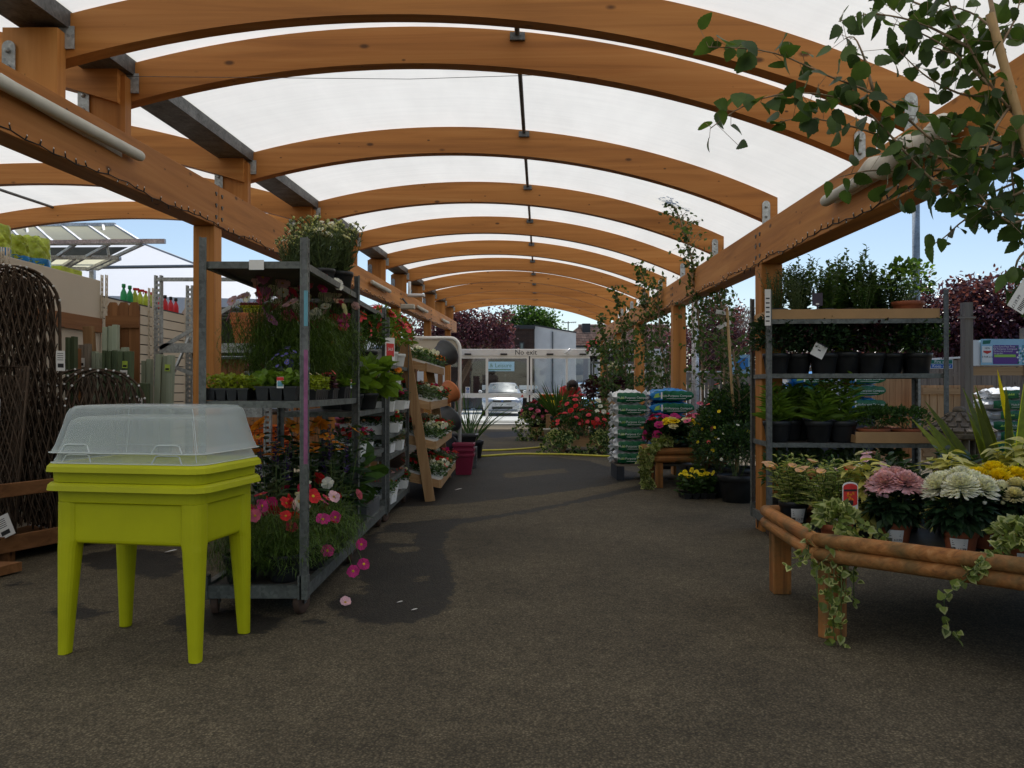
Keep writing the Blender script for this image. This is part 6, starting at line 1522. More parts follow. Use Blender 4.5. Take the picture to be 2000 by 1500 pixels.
bundle('brown slatted pack low behind the willow panels', 134, 150, 680, 6.75, 'stain_z', 3, 0, ((131, 700, .02, .06, 'card'),))

# ---------------------------------------------------------------- racking with stacked pots
def racking():
    t = thing('pallet_racking', 'galvanised pallet racking with pots behind the left canopy post', 'racking', (-2.9, 8.1, 0))
    xs = (-3.42, -2.36)
    for x in xs:
        for y in (7.7, 8.45):
            mb = MB(); zt = 2.26 if x < -3 else 2.16
            mb.box(x - .035, x - .018, y, y + .05, 0, zt).box(x + .018, x + .035, y, y + .05, 0, zt)
            for j in range(45):
                if j * .05 + .027 < zt: mb.box(x - .0179, x + .0179, y, y + .004, j * .05, j * .05 + .027)
            mb.build('upright', 'galvanised', t)
        MB().bar((x, 7.76, 1.0), (x, 8.44, 1.7), .02, .03).build('brace', 'galvanised', t)
    for z in (1.60, .98, .42):
        for y in (7.66, 8.46): MB().box(xs[0] + .036, xs[1] - .036, y, y + .04, z - .09, z).build('beam', 'galvanised', t)
        MB().box(xs[0] + .036, xs[1] - .036, 7.701, 8.459, z - .05, z - .02).build('shelf', 'dark_steel', t)
    MB().box(xs[0], -2.55, 7.68, 7.71, 2.2, 2.235).build('top_tie', 'galvanised', t)
    MB().bar((-3.38, 7.67, 1.55), (-2.62, 7.67, 2.0), .02, .035).build('brace', 'galvanised', t)
    MB().bar((-3.36, 7.67, 1.42), (-2.5, 7.67, 1.08), .02, .035).build('brace', 'galvanised', t)
racking()
def tubstack(label, c, r, h, n, mat, dz=.028, sq=False, cat='plant pots', grp=None):
    t = thing('pot_stack', label, cat, c, 0, grp)
    for k in range(n):
        z = k * dz; m = mat if isinstance(mat, str) else mat[k % len(mat)]
        if sq: MB().rings([[(sx * q * 1.4, sy * q, z + zz) for sx, sy in ((-1, -1), (1, -1), (1, 1), (-1, 1))] for q, zz in ((r * .78, 0), (r * .95, h * .8), (r * 1.03, h * .82), (r * 1.03, h), (r * .9, h), (r * .75, .03))], 0).build('pot', m, t, world=False, bevel=.006)
        else: MB().lathe([(r * .75, z), (r * .95, z + h * .85), (r * 1.03, z + h * .86), (r * 1.03, z + h), (r * .93, z + h), (r * .75, z + .05)], 22, 0, cap1=True).build('pot', m, t, world=False)
tubstack('stack of dark grey round pots on the racking beside the post', (-2.80, 7.95, 1.602), .15, .27, 4, 'grey_plastic', .03)
tubstack('stack of orange square planters on the racking under lime trays', (-2.56, 7.85, 1.602), .12, .24, 3, 'orange_plastic', .03, True)
tubstack('lime and maroon trays lying across the orange planters', (-2.54, 8.0, 1.905), .12, .05, 3, ('lime_bag', 'lime_plastic', 'maroon_plastic'), .03, True)
tubstack('pink and teal striped stack of small pots on the middle rack shelf', (-2.52, 7.85, .985), .10, .14, 9, ('pink_plastic', 'teal_plastic', 'card', 'maroon_plastic'), .035)
tubstack('pale teal stack of small pots at the shelf end', (-2.68, 8.0, .985), .09, .14, 6, ('teal_plastic', 'pink_plastic'), .035)
tubstack('bright orange stack of trays low on the racking', (-2.40, 7.9, .425), .13, .08, 7, 'bright_orange', .05, True)
tubstack('orange buckets stacked at the left of the lowest rack shelf', (-2.9, 7.9, .425), .13, .22, 3, 'orange_plastic', .05)
tubstack('maroon pots stacked on the floor of the far racking', (-1.95, 9.6, .005), .17, .3, 22, ('maroon_plastic',), .075)
t = thing('barrow_handle', 'pale timber offcuts standing behind the second flower trolley', 'timber', (-1.75, 9.3, 0)); mb = MB()
for k in range(4): mb.box(-1.95 + .1 * k, -1.87 + .1 * k, 9.3, 9.33, 0, 1.5 + .05 * (k % 2))
mb.build('board', 'pine_z', t)
# ---------------------------------------------------------------- plant kinds
A0 = -PI / 2
K = kind
bp = lambda **k: pot(.07, .13, 'black_plastic', **k)
K('shasta', lambda: k_tall(.36, .19, 52, 15, .065, .015, 'leaf_grey', pot(.085, .12, 'black_plastic'), .1, dict(mat='white', R=.032, pet=14, n=9, layers=2, buds=True), .9, .2))
K('shasta2', lambda: k_tall(.33, .19, 52, 15, .065, .015, 'leaf_grey', pot(.085, .12, 'black_plastic'), .1, dict(mat='white', R=.03, pet=14, n=16, layers=2, buds=True), .9, .2))
for i, c in enumerate((('mauve', 'palepink', 'mauve', None), ('white', 'white', 'pink', None), ('magenta', 'white', None, 'pink'), ('crimson', 'magenta', None, 'palepink'))):
    K(f'cosmos_tall{i}', lambda c=c: k_cosmos(.55, .17, 22, 46, c, .042, pot(.075, .12), .1, mass=1900))
for i, c in enumerate((('crimson', 'red', 'crimson', 'magenta'), ('red', 'white', 'crimson', 'pink'), ('crimson', 'magenta', 'red', 'palepink'))):
    K(f'cosmos_low{i}', lambda c=c: k_cosmos(.33, .21, 16, 46, c, .036, pot(.085, .13), .06, mass=1700))
K('dahlia_orange', lambda: k_tall(.58, .16, 9, 9, .13, .055, 'leaf_dark', pot(.09, .14), .12, dict(mat='orange', R=.055, pet=9, n=6, layers=1, wr=.6), .35, .45))
K('dahlia_leafy', lambda: k_tall(.5, .17, 11, 9, .14, .06, 'leaf_dark', pot(.09, .14), .12, None, .35, .45))
K('spire', lambda: k_spire(.62, 3, .05, 'violet', pot(.08, .13), .12))
K('tray_lime', lambda: k_tray(4, 2, .056, .06, 'leaf_lime', 420, .075, .022, tagged=False))
K('tray_lime_wide', lambda: k_tray(6, 3, .05, .055, 'leaf_lime', 700, .08, .02, (5, .015, 'cream')))
K('tray_green', lambda: k_tray(3, 2, .07, .07, 'leaf_light', 150, .07, .05, None, .04, True))
K('tray_begonia', lambda: k_tray(3, 2, .05, .06, 'leaf_plum', 90, .08, .035, (8, .02, 'coralpink'), .025))
K('lobelia', lambda: k_bush(.15, .08, .02, .008, 160, 'leaf_fine', pot(.06, .09), dict(n=26, R=.011, mat='blue', zz=.7), .07))
K('petunia_pink', lambda: k_bush(.30, .13, .05, .022, 240, 'leaf_light', pot(.07, .1, 'polystyrene'), [dict(n=12, R=.04, mat='coralpink', pet=5, wr=1.0, zz=.62, lo=.35), dict(n=5, R=.035, mat='crimson', pet=5, wr=1.0, lo=.3)], .08, stems=10))
K('petunia_red', lambda: k_bush(.28, .14, .06, .036, 200, 'leaf', pot(.08, .1), dict(n=9, R=.035, mat='coralpink', wr=1.0, lo=.3, zz=.62), .08))
K('hosta', lambda: k_bush(.2, .17, .12, .085, 70, 'leaf_light', pot(.085, .11), None, .09, WIDE, .25, .4))
K('hosta_dark', lambda: k_bush(.22, .17, .11, .08, 80, 'leaf', pot(.085, .11), None, .09, WIDE, .25, .4))
for nm, fl, lf in (('pk_red_white', (('red', 9), ('white', 12)), 'leaf'), ('pk_white', (('white', 22),), 'leaf'), ('pk_red', (('red', 20), ('coralpink', 6)), 'leaf'), ('pk_pink', (('magenta', 16), ('coralpink', 12)), 'leaf_dark'), ('pk_yellow', (('yellow', 16), ('orange', 10)), 'leaf'),
                   ('pk_green', (), 'leaf_grey'), ('pk_mixed', (('palepink', 10), ('red', 9)), 'leaf'), ('pk_orange', (('orange', 12), ('red', 8)), 'leaf_dark')):
    K(nm, lambda fl=fl, lf=lf: k_pack(.34, .2, .07, fl, lf)); K(nm + '_s', lambda fl=fl, lf=lf: k_pack(.22, .2, .085, tuple((c, max(4, n // 2 + 2)) for c, n in fl), lf, 170, .1, .026, 2))
P_ = lambda mat, txt='£4.99', r=.075, h=.115, a=A0 - .55: pot(r, h, mat, sticker=(a, .5, h * .18, h * .74, txt))
K('mum_pink', lambda: k_mum('palepink', P_('terracotta', '£3.99'), .1, 7, .080, .205, .095))
K('mum_white', lambda: k_mum('white', P_('terracotta', '£3.99'), .1, 6, .088, .215, .10))
K('mum_yellow', lambda: k_mum('yellow', P_('terracotta', '£3.99'), .1, 6, .078, .215, .10))
K('mum_cream', lambda: k_mum('cream', P_('terracotta', '£3.99'), .1, 3, .058, .19, .075))
K('alstro', lambda: k_tall(.25, .17, 46, 12, .075, .018, 'leaf_variegate', P_('black_plastic', '£5.99', .08, .14, A0 - .3), .12, dict(mat='peach', R=.036, pet=6, n=7, layers=1, wr=.7, cup=.7), .45, .4, 'leaf_light'))
K('variegated', lambda: k_tall(.31, .13, 8, 12, .165, .05, 'leaf_yellow', P_('black_plastic', '£5.99', .08, .12, A0 + .1), .1, None, .5, 1.05, 'leaf_lime'))
K('rosette', lambda: k_tall(.24, .11, 7, 15, .10, .032, 'leaf_dark', pot(.075, .12), .1, None, .4, .35))
K('dianthus', lambda: k_bush(.22, .12, .05, .012, 160, 'leaf_grey', pot(.07, .12), [dict(n=9, R=.03, mat='palepink', pet=7), dict(n=6, R=.026, mat='crimson', pet=7), dict(n=7, R=.03, mat='white', pet=7)], .1))
K('redflower', lambda: k_tall(.26, .12, 12, 9, .09, .02, 'leaf', pot(.07, .12), .1, dict(mat='red', R=.045, pet=8, n=3, layers=2), .5, .4))
K('lily', lambda: k_tall(.27, .11, 9, 16, .14, .026, 'leaf_light', pot(.10, .15), .13, None, .95, .6))
K('lily_peach', lambda: k_tall(.35, .10, 7, 16, .13, .026, 'leaf_light', pot(.10, .15), .13, dict(mat='peach', R=.045, pet=6, n=3, wr=.8), .95, .6))
K('daisybowl', lambda: k_bush(.18, .19, .035, .018, 560, 'leaf', pot(.125, .10, 'terracotta'), dict(n=5, R=.034, mat='peach', pet=14, lo=.4, c='leaf_plum'), .08))
for i, (lf, l2, L_, W_) in enumerate((('leaf_dark', None, .03, .016), ('leaf_dark', 'leaf_plum', .028, .014), ('leaf_dark', 'leaf', .03, .02), ('leaf_purple', 'leaf_dark', .028, .016))):
    K(f'shrub{i}', lambda lf=lf, l2=l2, L_=L_, W_=W_: k_bush(.36, .215, L_ * 1.25, W_ * 1.25, 1300, lf, pot(.105, .16), dict(n=6, R=.008, mat='white', lo=-.3), .10, LOBE, .4, .2, 9, l2))
K('acer', lambda: k_tall(.26, .15, 7, 9, .09, .03, 'leaf_lime', pot(.115, .17), .15, None, .2, .35))
for i, (lf, hh, L_, W_) in enumerate((('leaf_grey', .34, .028, .007), ('leaf', .30, .024, .014), ('leaf_dark', .36, .026, .014), ('leaf', .24, .03, .02), ('leaf_birch', .40, .035, .022))):
    K(f'herb{i}', lambda lf=lf, hh=hh, L_=L_, W_=W_: k_tall(hh, .16, 24, 22, L_ * 1.5, W_ * 1.35, lf, pot(.085, .09), .07, None, .6, .2))
K('terrashrub', lambda: k_bush(.34, .2, .045, .034, 330, 'leaf', pot(.12, .14, 'terracotta'), None, .12, LOBE, .4, .25, 10, 'leaf_light'))
K('fuchsia', lambda: k_bush(.55, .34, .032, .02, 2000, 'leaf_dark', pot(.2, .28), [dict(n=14, R=.016, mat='white', lo=-.5)], .25, LOBE, .3, .2, 12, 'leaf'))
K('bigshrub', lambda: k_bush(1.0, .46, .042, .026, 4200, 'leaf_dark', pot(.21, .32), [dict(n=10, R=.03, mat='yellow', lo=.4), dict(n=6, R=.03, mat='coralpink', lo=.55)], .25, LOBE, .3, .2, 14, 'leaf'))
K('rosebush', lambda: k_bush(.5, .32, .045, .03, 700, 'leaf', None, [dict(n=11, R=.05, mat='coralpink', pet=8, layers=3, wr=.9, lo=.1), dict(n=6, R=.05, mat='red', pet=8, layers=3, wr=.9, lo=.1)], .0, LOBE, .3, .2, 10, 'leaf_dark'))
K('whitebush', lambda: k_bush(.45, .28, .045, .03, 420, 'leaf', None, dict(n=16, R=.05, mat='white', pet=7, layers=2, lo=.1), .0, LOBE))
K('geranium', lambda: k_bush(.32, .26, .06, .05, 330, 'leaf_dark', pot(.1, .14), [dict(n=16, R=.045, mat='pink', pet=7, layers=3, lo=.3), dict(n=6, R=.04, mat='crimson', pet=7, layers=2, lo=.2)], .12, LOBE))
K('cordyline', lambda: k_sword(.6, 60, .025, 'leaf', pot(.1, .16), .14, .9, .25))
K('palmgrass', lambda: k_sword(1.0, 22, .026, 'leaf', pot(.16, .28), .26, .9, .6))
def k_phormium():
    mb = MB(); an = np.radians([-40, -34, -29, -25, -21, -17, -13, -9, -5, 0, 5, 10, 16, 22, 28, -31, -23, -11, -2, 8]); n = len(an)
    d = np.stack([np.sin(an), rng.normal(0, .22, n), np.cos(an)], -1); p = np.stack([.04 * np.sin(an) * 2, rng.normal(0, .03, n), np.full(n, .3)], -1)
    L_ = rng.uniform(.68, 1.0, n); st = rng.bit_generator.state; up = (.15, -1, .05)
    mb.straps(p, d, L_, rng.uniform(.05, .07, n), .07, 0, 8, up=up, taper=1.0, base=.7); k = mb.V[0]
    rng.bit_generator.state = st; mb.straps(p + (0, .004, 0), d, L_ * .99, rng.uniform(.05, .07, n) + .012, .07, 1, 8, up=up, taper=1.0, base=.7)
    return pot(.16, .32) + [('foliage', mb, ['leaf_sword', 'leaf_lime'])]
K('phormium', k_phormium)
K('heuchera', lambda: k_bush(.42, .38, .09, .075, 330, 'leaf_purple', None, dict(n=8, R=.03, mat='mauve', lo=.3), 0, WIDE, .3, .3))
K('lilywhite', lambda: k_tall(.55, .16, 6, 12, .12, .03, 'leaf', pot(.1, .16), .14, dict(mat='white', R=.09, pet=6, n=6, wr=.7, cup=.6), .4, .5))
K('pansyyellow', lambda: k_bush(.2, .16, .05, .03, 160, 'leaf', pot(.09, .12), dict(n=12, R=.045, mat='yellow', pet=6, layers=2, lo=.2), .1))
K('dahlia_mag', lambda: k_bush(.26, .17, .07, .045, 190, 'leaf_dark', pot(.085, .13), [dict(n=11, R=.06, mat='magenta', pet=9, layers=3, lo=.3, zz=.75), dict(n=3, R=.05, mat='red', pet=9, layers=3, lo=.4, zz=.7)], .1, LOBE))
K('dahlia_yel', lambda: k_bush(.24, .16, .07, .045, 190, 'leaf_dark', pot(.085, .13), [dict(n=7, R=.06, mat='yellow', pet=10, layers=4, lo=.3, zz=.78), dict(n=5, R=.062, mat='cream', pet=10, layers=4, lo=.3, zz=.7)], .1, LOBE))
K('yellowtray', lambda: k_tray(4, 3, .09, .06, 'leaf', 420, .2, .06, (22, .035, 'yellow'), .042))
K('hangtray', lambda: k_tray(4, 2, .11, .1, 'leaf', 420, .25, .07, (6, .05, 'white'), .05))
K('trailing', lambda: k_ivy([[(rng.uniform(-.28, .28), rng.uniform(-.1, .1), .1), (rng.uniform(-.3, .3), -.15, .02), (rng.uniform(-.32, .32), -.18, -.35 - .2 * rng.random())] for _ in range(14)], pot(.1, .1), .05, 'leaf_dark', 'leaf', .03, 120, .26, .1))
K('sagepot', lambda: k_bush(.34, .14, .06, .035, 260, 'leaf', pot(.1, .14), None, .12, LOBE, .3, .3, 8, 'leaf_grey'))

# ---------------------------------------------------------------- first trolley
zt = 1.812
for key, x, y, s, lab in (('shasta', -1.37, 4.97, .62, 'white shasta daisy pot at the near left of the trolley roof'), ('shasta2', -1.185, 5.02, .85, 'bushy shasta daisy pot in the middle of the trolley roof'), ('shasta', -1.30, 5.12, .8, 'budding shasta daisy at the back left of the trolley roof'), ('shasta2', -1.13, 5.26, .98, 'black potted shasta daisy at the far edge of the trolley roof'), ('shasta', -1.32, 5.28, 1.0, 'shasta daisy between the far pots on the trolley roof')):
    place(key, (x, y, zt), lab, 'daisy', group='shasta daisies on the trolley roof', s=s)
z1 = 1.102
for key, x, y, rz, s, lab in (('tray_lime', -1.462, 4.135, 0, 1, 'black cell tray of lime seedlings at the near left trolley corner'), ('tray_green', -1.205, 4.14, 0, 1, 'black pot tray of broad green seedlings with a red plant label'), ('tray_lime_wide', -1.145, 4.52, PI / 2, .98, 'wide black tray of feathery lime seedlings along the trolley side'), ('tray_begonia', -1.125, 4.88, PI / 2, 1.0, 'black tray of bronze begonias at the far end of the trolley side'), ('tray_lime', -1.46, 4.30, 0, 1, 'second tray of lime seedlings behind the corner tray'), ('tray_green', -1.13, 5.18, PI / 2, 1, 'tray of green seedlings at the far post of the first trolley')):
    place(key, (x, y, z1), lab, 'seedling tray', 'seedling_tray', rz, s, 'seedling trays on the first trolley')
for i, (x, y, k) in enumerate(((-1.45, 4.5, 0), (-1.40, 4.78, 1), (-1.22, 4.86, 2), (-1.42, 5.05, 2), (-1.24, 5.12, 1), (-1.15, 5.3, 3), (-1.40, 5.3, 0), (-1.33, 4.62, 3))):
    place(f'cosmos_tall{k}', (x, y, z1), ('mauve cosmos pot nearest the left post of the first trolley', 'white cosmos pot behind the broad seedling tray', 'magenta cosmos behind the wide lime tray', 'mixed cosmos at the back of the middle shelf', 'white cosmos near the far end of the middle shelf', 'crimson cosmos beside the far post of the middle shelf', 'pale cosmos at the far left of the middle shelf', 'crimson cosmos just behind the lime trays')[i], 'cosmos', group='tall cosmos on the trolley middle shelf', s=1.06)
for x, y, lab in ((-1.24, 4.40, 'blue lobelia pot between the seedling trays'), (-1.27, 4.66, 'blue lobelia pot behind the wide lime tray')): place('lobelia', (x, y, z1), lab, 'lobelia', s=1.15, group='lobelia on the trolley')
z0 = .153
for i, (x, y, k) in enumerate(((-1.42, 4.2, 0), (-1.20, 4.22, 1), (-1.13, 4.5, 2), (-1.38, 4.5, 0), (-1.13, 4.76, 1))):
    place(f'cosmos_low{k}', (x, y, z0), ('red cosmos pot at the near left corner of the trolley base', 'white and red cosmos pot with a price label by the trolley wheel', 'pink cosmos pot spilling over the trolley side rail', 'red cosmos pot second row on the trolley base', 'white and pink cosmos pot midway along the trolley base')[i], 'cosmos', group='low cosmos on the trolley base', s=1.1)
for i, (x, y) in enumerate(((-1.45, 4.75), (-1.22, 4.95), (-1.46, 5.1), (-1.16, 5.22))):
    place('dahlia_orange', (x, y, z0), ('orange dahlia nearest the lime grow table on the trolley base', 'orange dahlia in the middle of the trolley base', 'orange dahlia at the back left of the trolley base', 'orange dahlia leaning out by the far trolley post')[i], 'dahlia', group='orange dahlias on the trolley base', s=1.12)
for i, (x, y) in enumerate(((-1.36, 4.62), (-1.30, 4.9), (-1.12, 5.05))):
    place('spire', (x, y, z0), ('violet flower spire pot behind the grow table cover', 'violet flower spire pot between the orange dahlias', 'violet flower spire pot nearest the trolley side')[i], 'salvia', group='violet spires on the trolley base', s=1.05)
for i, (x, y) in enumerate(((-1.34, 5.2), (-1.14, 5.36), (-1.48, 4.95))): place('dahlia_leafy', (x, y, z0), ('leafy dark dahlia in the far half of the trolley base', 'leafy dark dahlia against the far trolley post', 'leafy dark dahlia behind the violet spires')[i], 'dahlia', group='leafy dahlias on the trolley base')
# stems leaning out over the aisle belong to one sprawling cosmos
mb = MB(); fb = MB(); T_ = thing('potted_plant', 'sprawling magenta cosmos whose stems hang out over the asphalt', 'cosmos', (-1.12, 4.9, z0), 0)
for n, pmb, pm in pot(.08, .12): pmb.build(n, pm, T_, world=False)
for (px, py, Y) in ((706, 1063, 4.6), (711, 1101, 4.5), (690, 1115, 4.45), (655, 1010, 4.5), (640, 1075, 4.3)):
    e = P3(px, py, Y); s_ = np.array((-1.12, 4.85, .3)); m1 = s_ * .45 + e * .55 + (0, 0, .16); u = np.linspace(0, 1, 12)[:, None]; q = (1 - u) ** 2 * s_ + 2 * u * (1 - u) * m1 + u * u * e
    mb.tube(q, .0018, 4, 1, False); mb.straps(q[2:-1], rng.normal(0, 1, (9, 3)), .07, .0035, .3, 0, 3); fb.rosettes([e], [(.25, -.9, .2)], .036, 8, 0, .85, .25, 1, .22)
mb.build('foliage', ['leaf_fine', 'stem'], T_); fb.build('blossoms', ['petal_magenta', 'floret'], T_)

# ---------------------------------------------------------------- second and third trolleys
for i, (key, x, y, z, s, cat, lab) in enumerate((
    ('petunia_red', -1.2, 5.95, 1.362, 1.05, 'petunia', 'red-flowered petunia on the upper shelf of the second trolley'), ('petunia_red', -1.4, 6.2, 1.362, 1.1, 'petunia', 'leafy petunia at the back of the second trolley upper shelf'), ('petunia_red', -1.18, 6.5, 1.362, 1.1, 'petunia', 'petunia beside the red price sign'),
    ('hosta', -1.2, 5.95, 1.002, 1.1, 'hosta', 'bright broad-leaved hosta on the middle shelf of the second trolley'), ('hosta', -1.16, 6.35, 1.002, 1.15, 'hosta', 'broad-leaved hosta nearest the third trolley'), ('hosta_dark', -1.4, 6.2, 1.002, 1.1, 'hosta', 'darker hosta at the back of the second trolley'),
    ('hosta_dark', -1.25, 5.9, .16, 1.5, 'hosta', 'dark broad-leaved plant on the base of the second trolley'), ('dahlia_leafy', -1.25, 5.75, .16, 1.0, 'dahlia', 'dark leafy dahlia at the near end of the second trolley base'))):
    place(key, (x, y, z), lab, cat, s=s, group='plants on the second trolley')
for key, x, y, z, lab in (('pk_pink_s', -1.2, 6.25, .662, 'white pack of pink flowers on the low shelf of the second trolley'), ('pk_mixed_s', -1.2, 5.95, .662, 'white pack of pale flowers beside the first trolley post'), ('pk_green_s', -1.35, 6.55, .662, 'white pack without flowers at the far end of the low shelf')):
    place(key, (x, y, z), lab, 'flower pack', 'flower_pack', PI / 2, 1, 'white flower packs on the trolleys')
t = thing('seed_crate', 'dark shallow crate of soil lying on the second trolley base', 'crate', (-1.3, 6.35, .152))
MB().box(-.2, .2, -.3, .3, 0, .02, 0).box(-.2, -.18, -.3, .3, .0201, .12).box(.18, .2, -.3, .3, .0201, .12).box(-.1799, .1799, -.3, -.28, .0201, .12).box(-.1799, .1799, .28, .3, .0201, .12).box(-.179, .179, -.279, .279, .0202, .09, 1).build('crate', ['grey_plastic', 'soil'], t, world=False)
K3 = {1.382: ('petunia_pink',), 1.172: ('pk_yellow_s', 'pk_yellow_s', 'pk_green_s'), .962: ('pk_green_s', 'pk_pink_s', 'pk_pink_s', 'pk_red_s'), .762: ('pk_red_s', 'pk_red_white_s', 'pk_pink_s'), .572: ('pk_green_s', 'pk_green_s', 'pk_green_s'), .158: ('pk_red_s', 'pk_mixed_s', 'pk_mixed_s', 'pk_red_white_s')}
SN = {1.382: 'top', 1.172: 'second', .962: 'third', .762: 'fourth', .572: 'fifth', .158: 'bottom'}
PN = ('nearest', 'second', 'third', 'farthest'); CN = {'pk_yellow_s': 'yellow pansies', 'pk_green_s': 'flowerless bedding', 'pk_pink_s': 'pink bedding', 'pk_red_s': 'red bedding', 'pk_red_white_s': 'red-white bedding', 'pk_mixed_s': 'pale pink bedding', 'pk_orange_s': 'orange bedding', 'pk_white_s': 'white bedding'}
for z, ks in K3.items():
    if z == 1.382:
        for i, (x, y) in enumerate(((-1.17, 7.05), (-1.15, 7.45), (-1.35, 7.25), (-1.14, 7.9), (-1.36, 7.8))): place('petunia_pink', (x, y, z), ('coral petunia at the near post of the third trolley top', 'coral petunia in the middle of the third trolley top', 'coral petunia at the back of the third trolley top', 'coral petunia at the far end of the third trolley top', 'coral petunia behind the far one on the third trolley')[i], 'petunia', group='coral petunias on the third trolley', s=1.25)
        continue
    n = len(ks)
    for i, k in enumerate(ks):
        place(k, (-1.17, 7.06 + i * (1.05 / max(1, n - 1) if n > 3 else .36) , z), f'white pack of {CN[k]} {PN[i]} on the {SN[z]} shelf of the third trolley', 'flower pack', 'flower_pack', PI / 2 + rng.uniform(-.14, .14), rng.uniform(.92, 1.05), 'white flower packs on the trolleys').location.x += rng.uniform(-.05, .04)
    for i in range(2):
        place(('pk_green_s', 'pk_red_white_s')[i], (-1.43, 7.2 + .5 * i, z), f'white pack at the back of the {SN[z]} shelf of the third trolley, {("near end", "farther along")[i]}', 'flower pack', 'flower_pack', PI / 2, 1.0, 'white flower packs on the trolleys')
# ---------------------------------------------------------------- stepped stand packs
TK = (('pk_white', 'pk_white', 'pk_orange', 'pk_orange', 'pk_red'), ('pk_green', 'pk_white', 'pk_red_white', 'pk_pink', 'pk_red'), ('pk_white', 'pk_white', 'pk_red_white', 'pk_red', 'pk_red'), ('pk_white', 'pk_red_white', 'pk_red', 'pk_green', 'pk_pink'))
CP = dict(pk_white='white', pk_orange='orange', pk_red='red', pk_green='flowerless', pk_red_white='red and white', pk_pink='pink'); TN = ('top', 'second', 'third', 'lowest'); QN = ('nearest', 'second', 'middle', 'fourth', 'farthest')
for k, (xf, z, dp, tl) in enumerate(TIERS):
    for i in range(5):
        y = SYA + .2 + i * .43; key = TK[k][i]; zz = z - .035
        t = place(key, (xf - .125, y, zz), f'polystyrene pack of {CP[key]} bedding, {QN[i]} on the {TN[k]} step of the timber stand', 'flower pack', 'flower_pack', PI / 2, 1.12, 'flower packs on the stepped stand')
        t.rotation_euler = (0, R(16) , 0); t.rotation_euler = (Matrix.Rotation(R(15), 3, 'Y') @ Matrix.Rotation(PI / 2, 3, 'Z')).to_euler()
        if k > 0 or i < 2: 
            t = place(TK[k][(i + 2) % 5], (xf - .34, y + .04, zz + .055), f'back-row polystyrene pack, {QN[i]} on the {TN[k]} step of the timber stand', 'flower pack', 'flower_pack', PI / 2, 1.08, 'flower packs on the stepped stand'); t.rotation_euler = (Matrix.Rotation(R(15), 3, 'Y') @ Matrix.Rotation(PI / 2, 3, 'Z')).to_euler()
place('palmgrass', (X(925, 13.5), 13.5, 0), 'arching grassy palm in a pot in front of the glass doors', 'palm', s=1.05)
place('palmgrass', (X(908, 15), 15, 0), 'second grassy palm behind the white tubular frame', 'palm', s=.95)

# ---------------------------------------------------------------- front bench
zb = .394
def B(px, py, ): Y = (H - zb) * FPX / (py - 760); return (X(px, Y), Y, zb)
for key, x, y, s, lab, cat, rz in (
    ('alstro', 1.585, 4.50, 1.0, 'variegated alstroemeria with peach blooms at the back corner of the log bench', 'alstroemeria', .3), ('alstro', 1.66, 4.17, 1.0, 'variegated alstroemeria with peach blooms beside the ivy', 'alstroemeria', 0),
    ('redflower', 1.92, 4.95 - .4, 1.0, 'red-flowered plant behind the alstroemerias', 'plant', 0), ('variegated', 1.83, 4.12, .98, 'yellow variegated plant with the red hanging label', 'variegated plant', .5), ('variegated', 2.36, 4.30, 1.05, 'yellow variegated plant between the pink and white chrysanthemums', 'variegated plant', 1.7), ('variegated', 2.74, 4.35, 1.2, 'tallest yellow variegated plant behind the yellow chrysanthemums', 'variegated plant', 2.9),
    ('mum_pink', 1.885, 3.93, 1.0, 'pale pink chrysanthemum in a terracotta pot on the log bench', 'chrysanthemum', .1), ('mum_white', 2.075, 3.70, 1.0, 'white chrysanthemum in a terracotta pot on the log bench', 'chrysanthemum', -.05), ('mum_white', 2.28, 3.86, .86, 'smaller white chrysanthemum behind the front white one', 'chrysanthemum', .9), ('mum_cream', 2.36, 3.74, 1.0, 'greenish cream chrysanthemum beside the white one', 'chrysanthemum', .4), ('mum_yellow', 2.46, 4.08, 1.0, 'yellow chrysanthemum behind the cream one', 'chrysanthemum', .2), ('mum_yellow', 2.62, 3.85, 1.0, 'yellow chrysanthemum cut by the right picture edge', 'chrysanthemum', .8),
    ('rosette', 2.14, 4.36, 1.15, 'dark green rosette plant behind the pink chrysanthemum', 'rosette plant', 1), ('rosette', 2.52, 4.5, 1.25, 'dark green rosette plant behind the white chrysanthemum', 'rosette plant', 2.2), ('rosette', 2.32, 4.05, .8, 'low dark rosette plant in the shade between chrysanthemums', 'rosette plant', 2), ('rosette', 1.98, 4.2, .8, 'low dark rosette plant under the variegated leaves', 'rosette plant', 4), ('rosette', 2.95, 4.45, 1.2, 'dark green rosette plant at the foot of the sword-leaved plant', 'rosette plant', 3),
    ('dianthus', 2.03, 4.52, 1.2, 'pink and maroon dianthus at the back of the log bench', 'dianthus', 0), ('dianthus', 1.76, 4.5, .95, 'pale dianthus behind the peach alstroemeria', 'dianthus', 2)):
    place(key, (x, y, zb), lab, cat, s=s, rz=rz, group='pots on the front log bench')
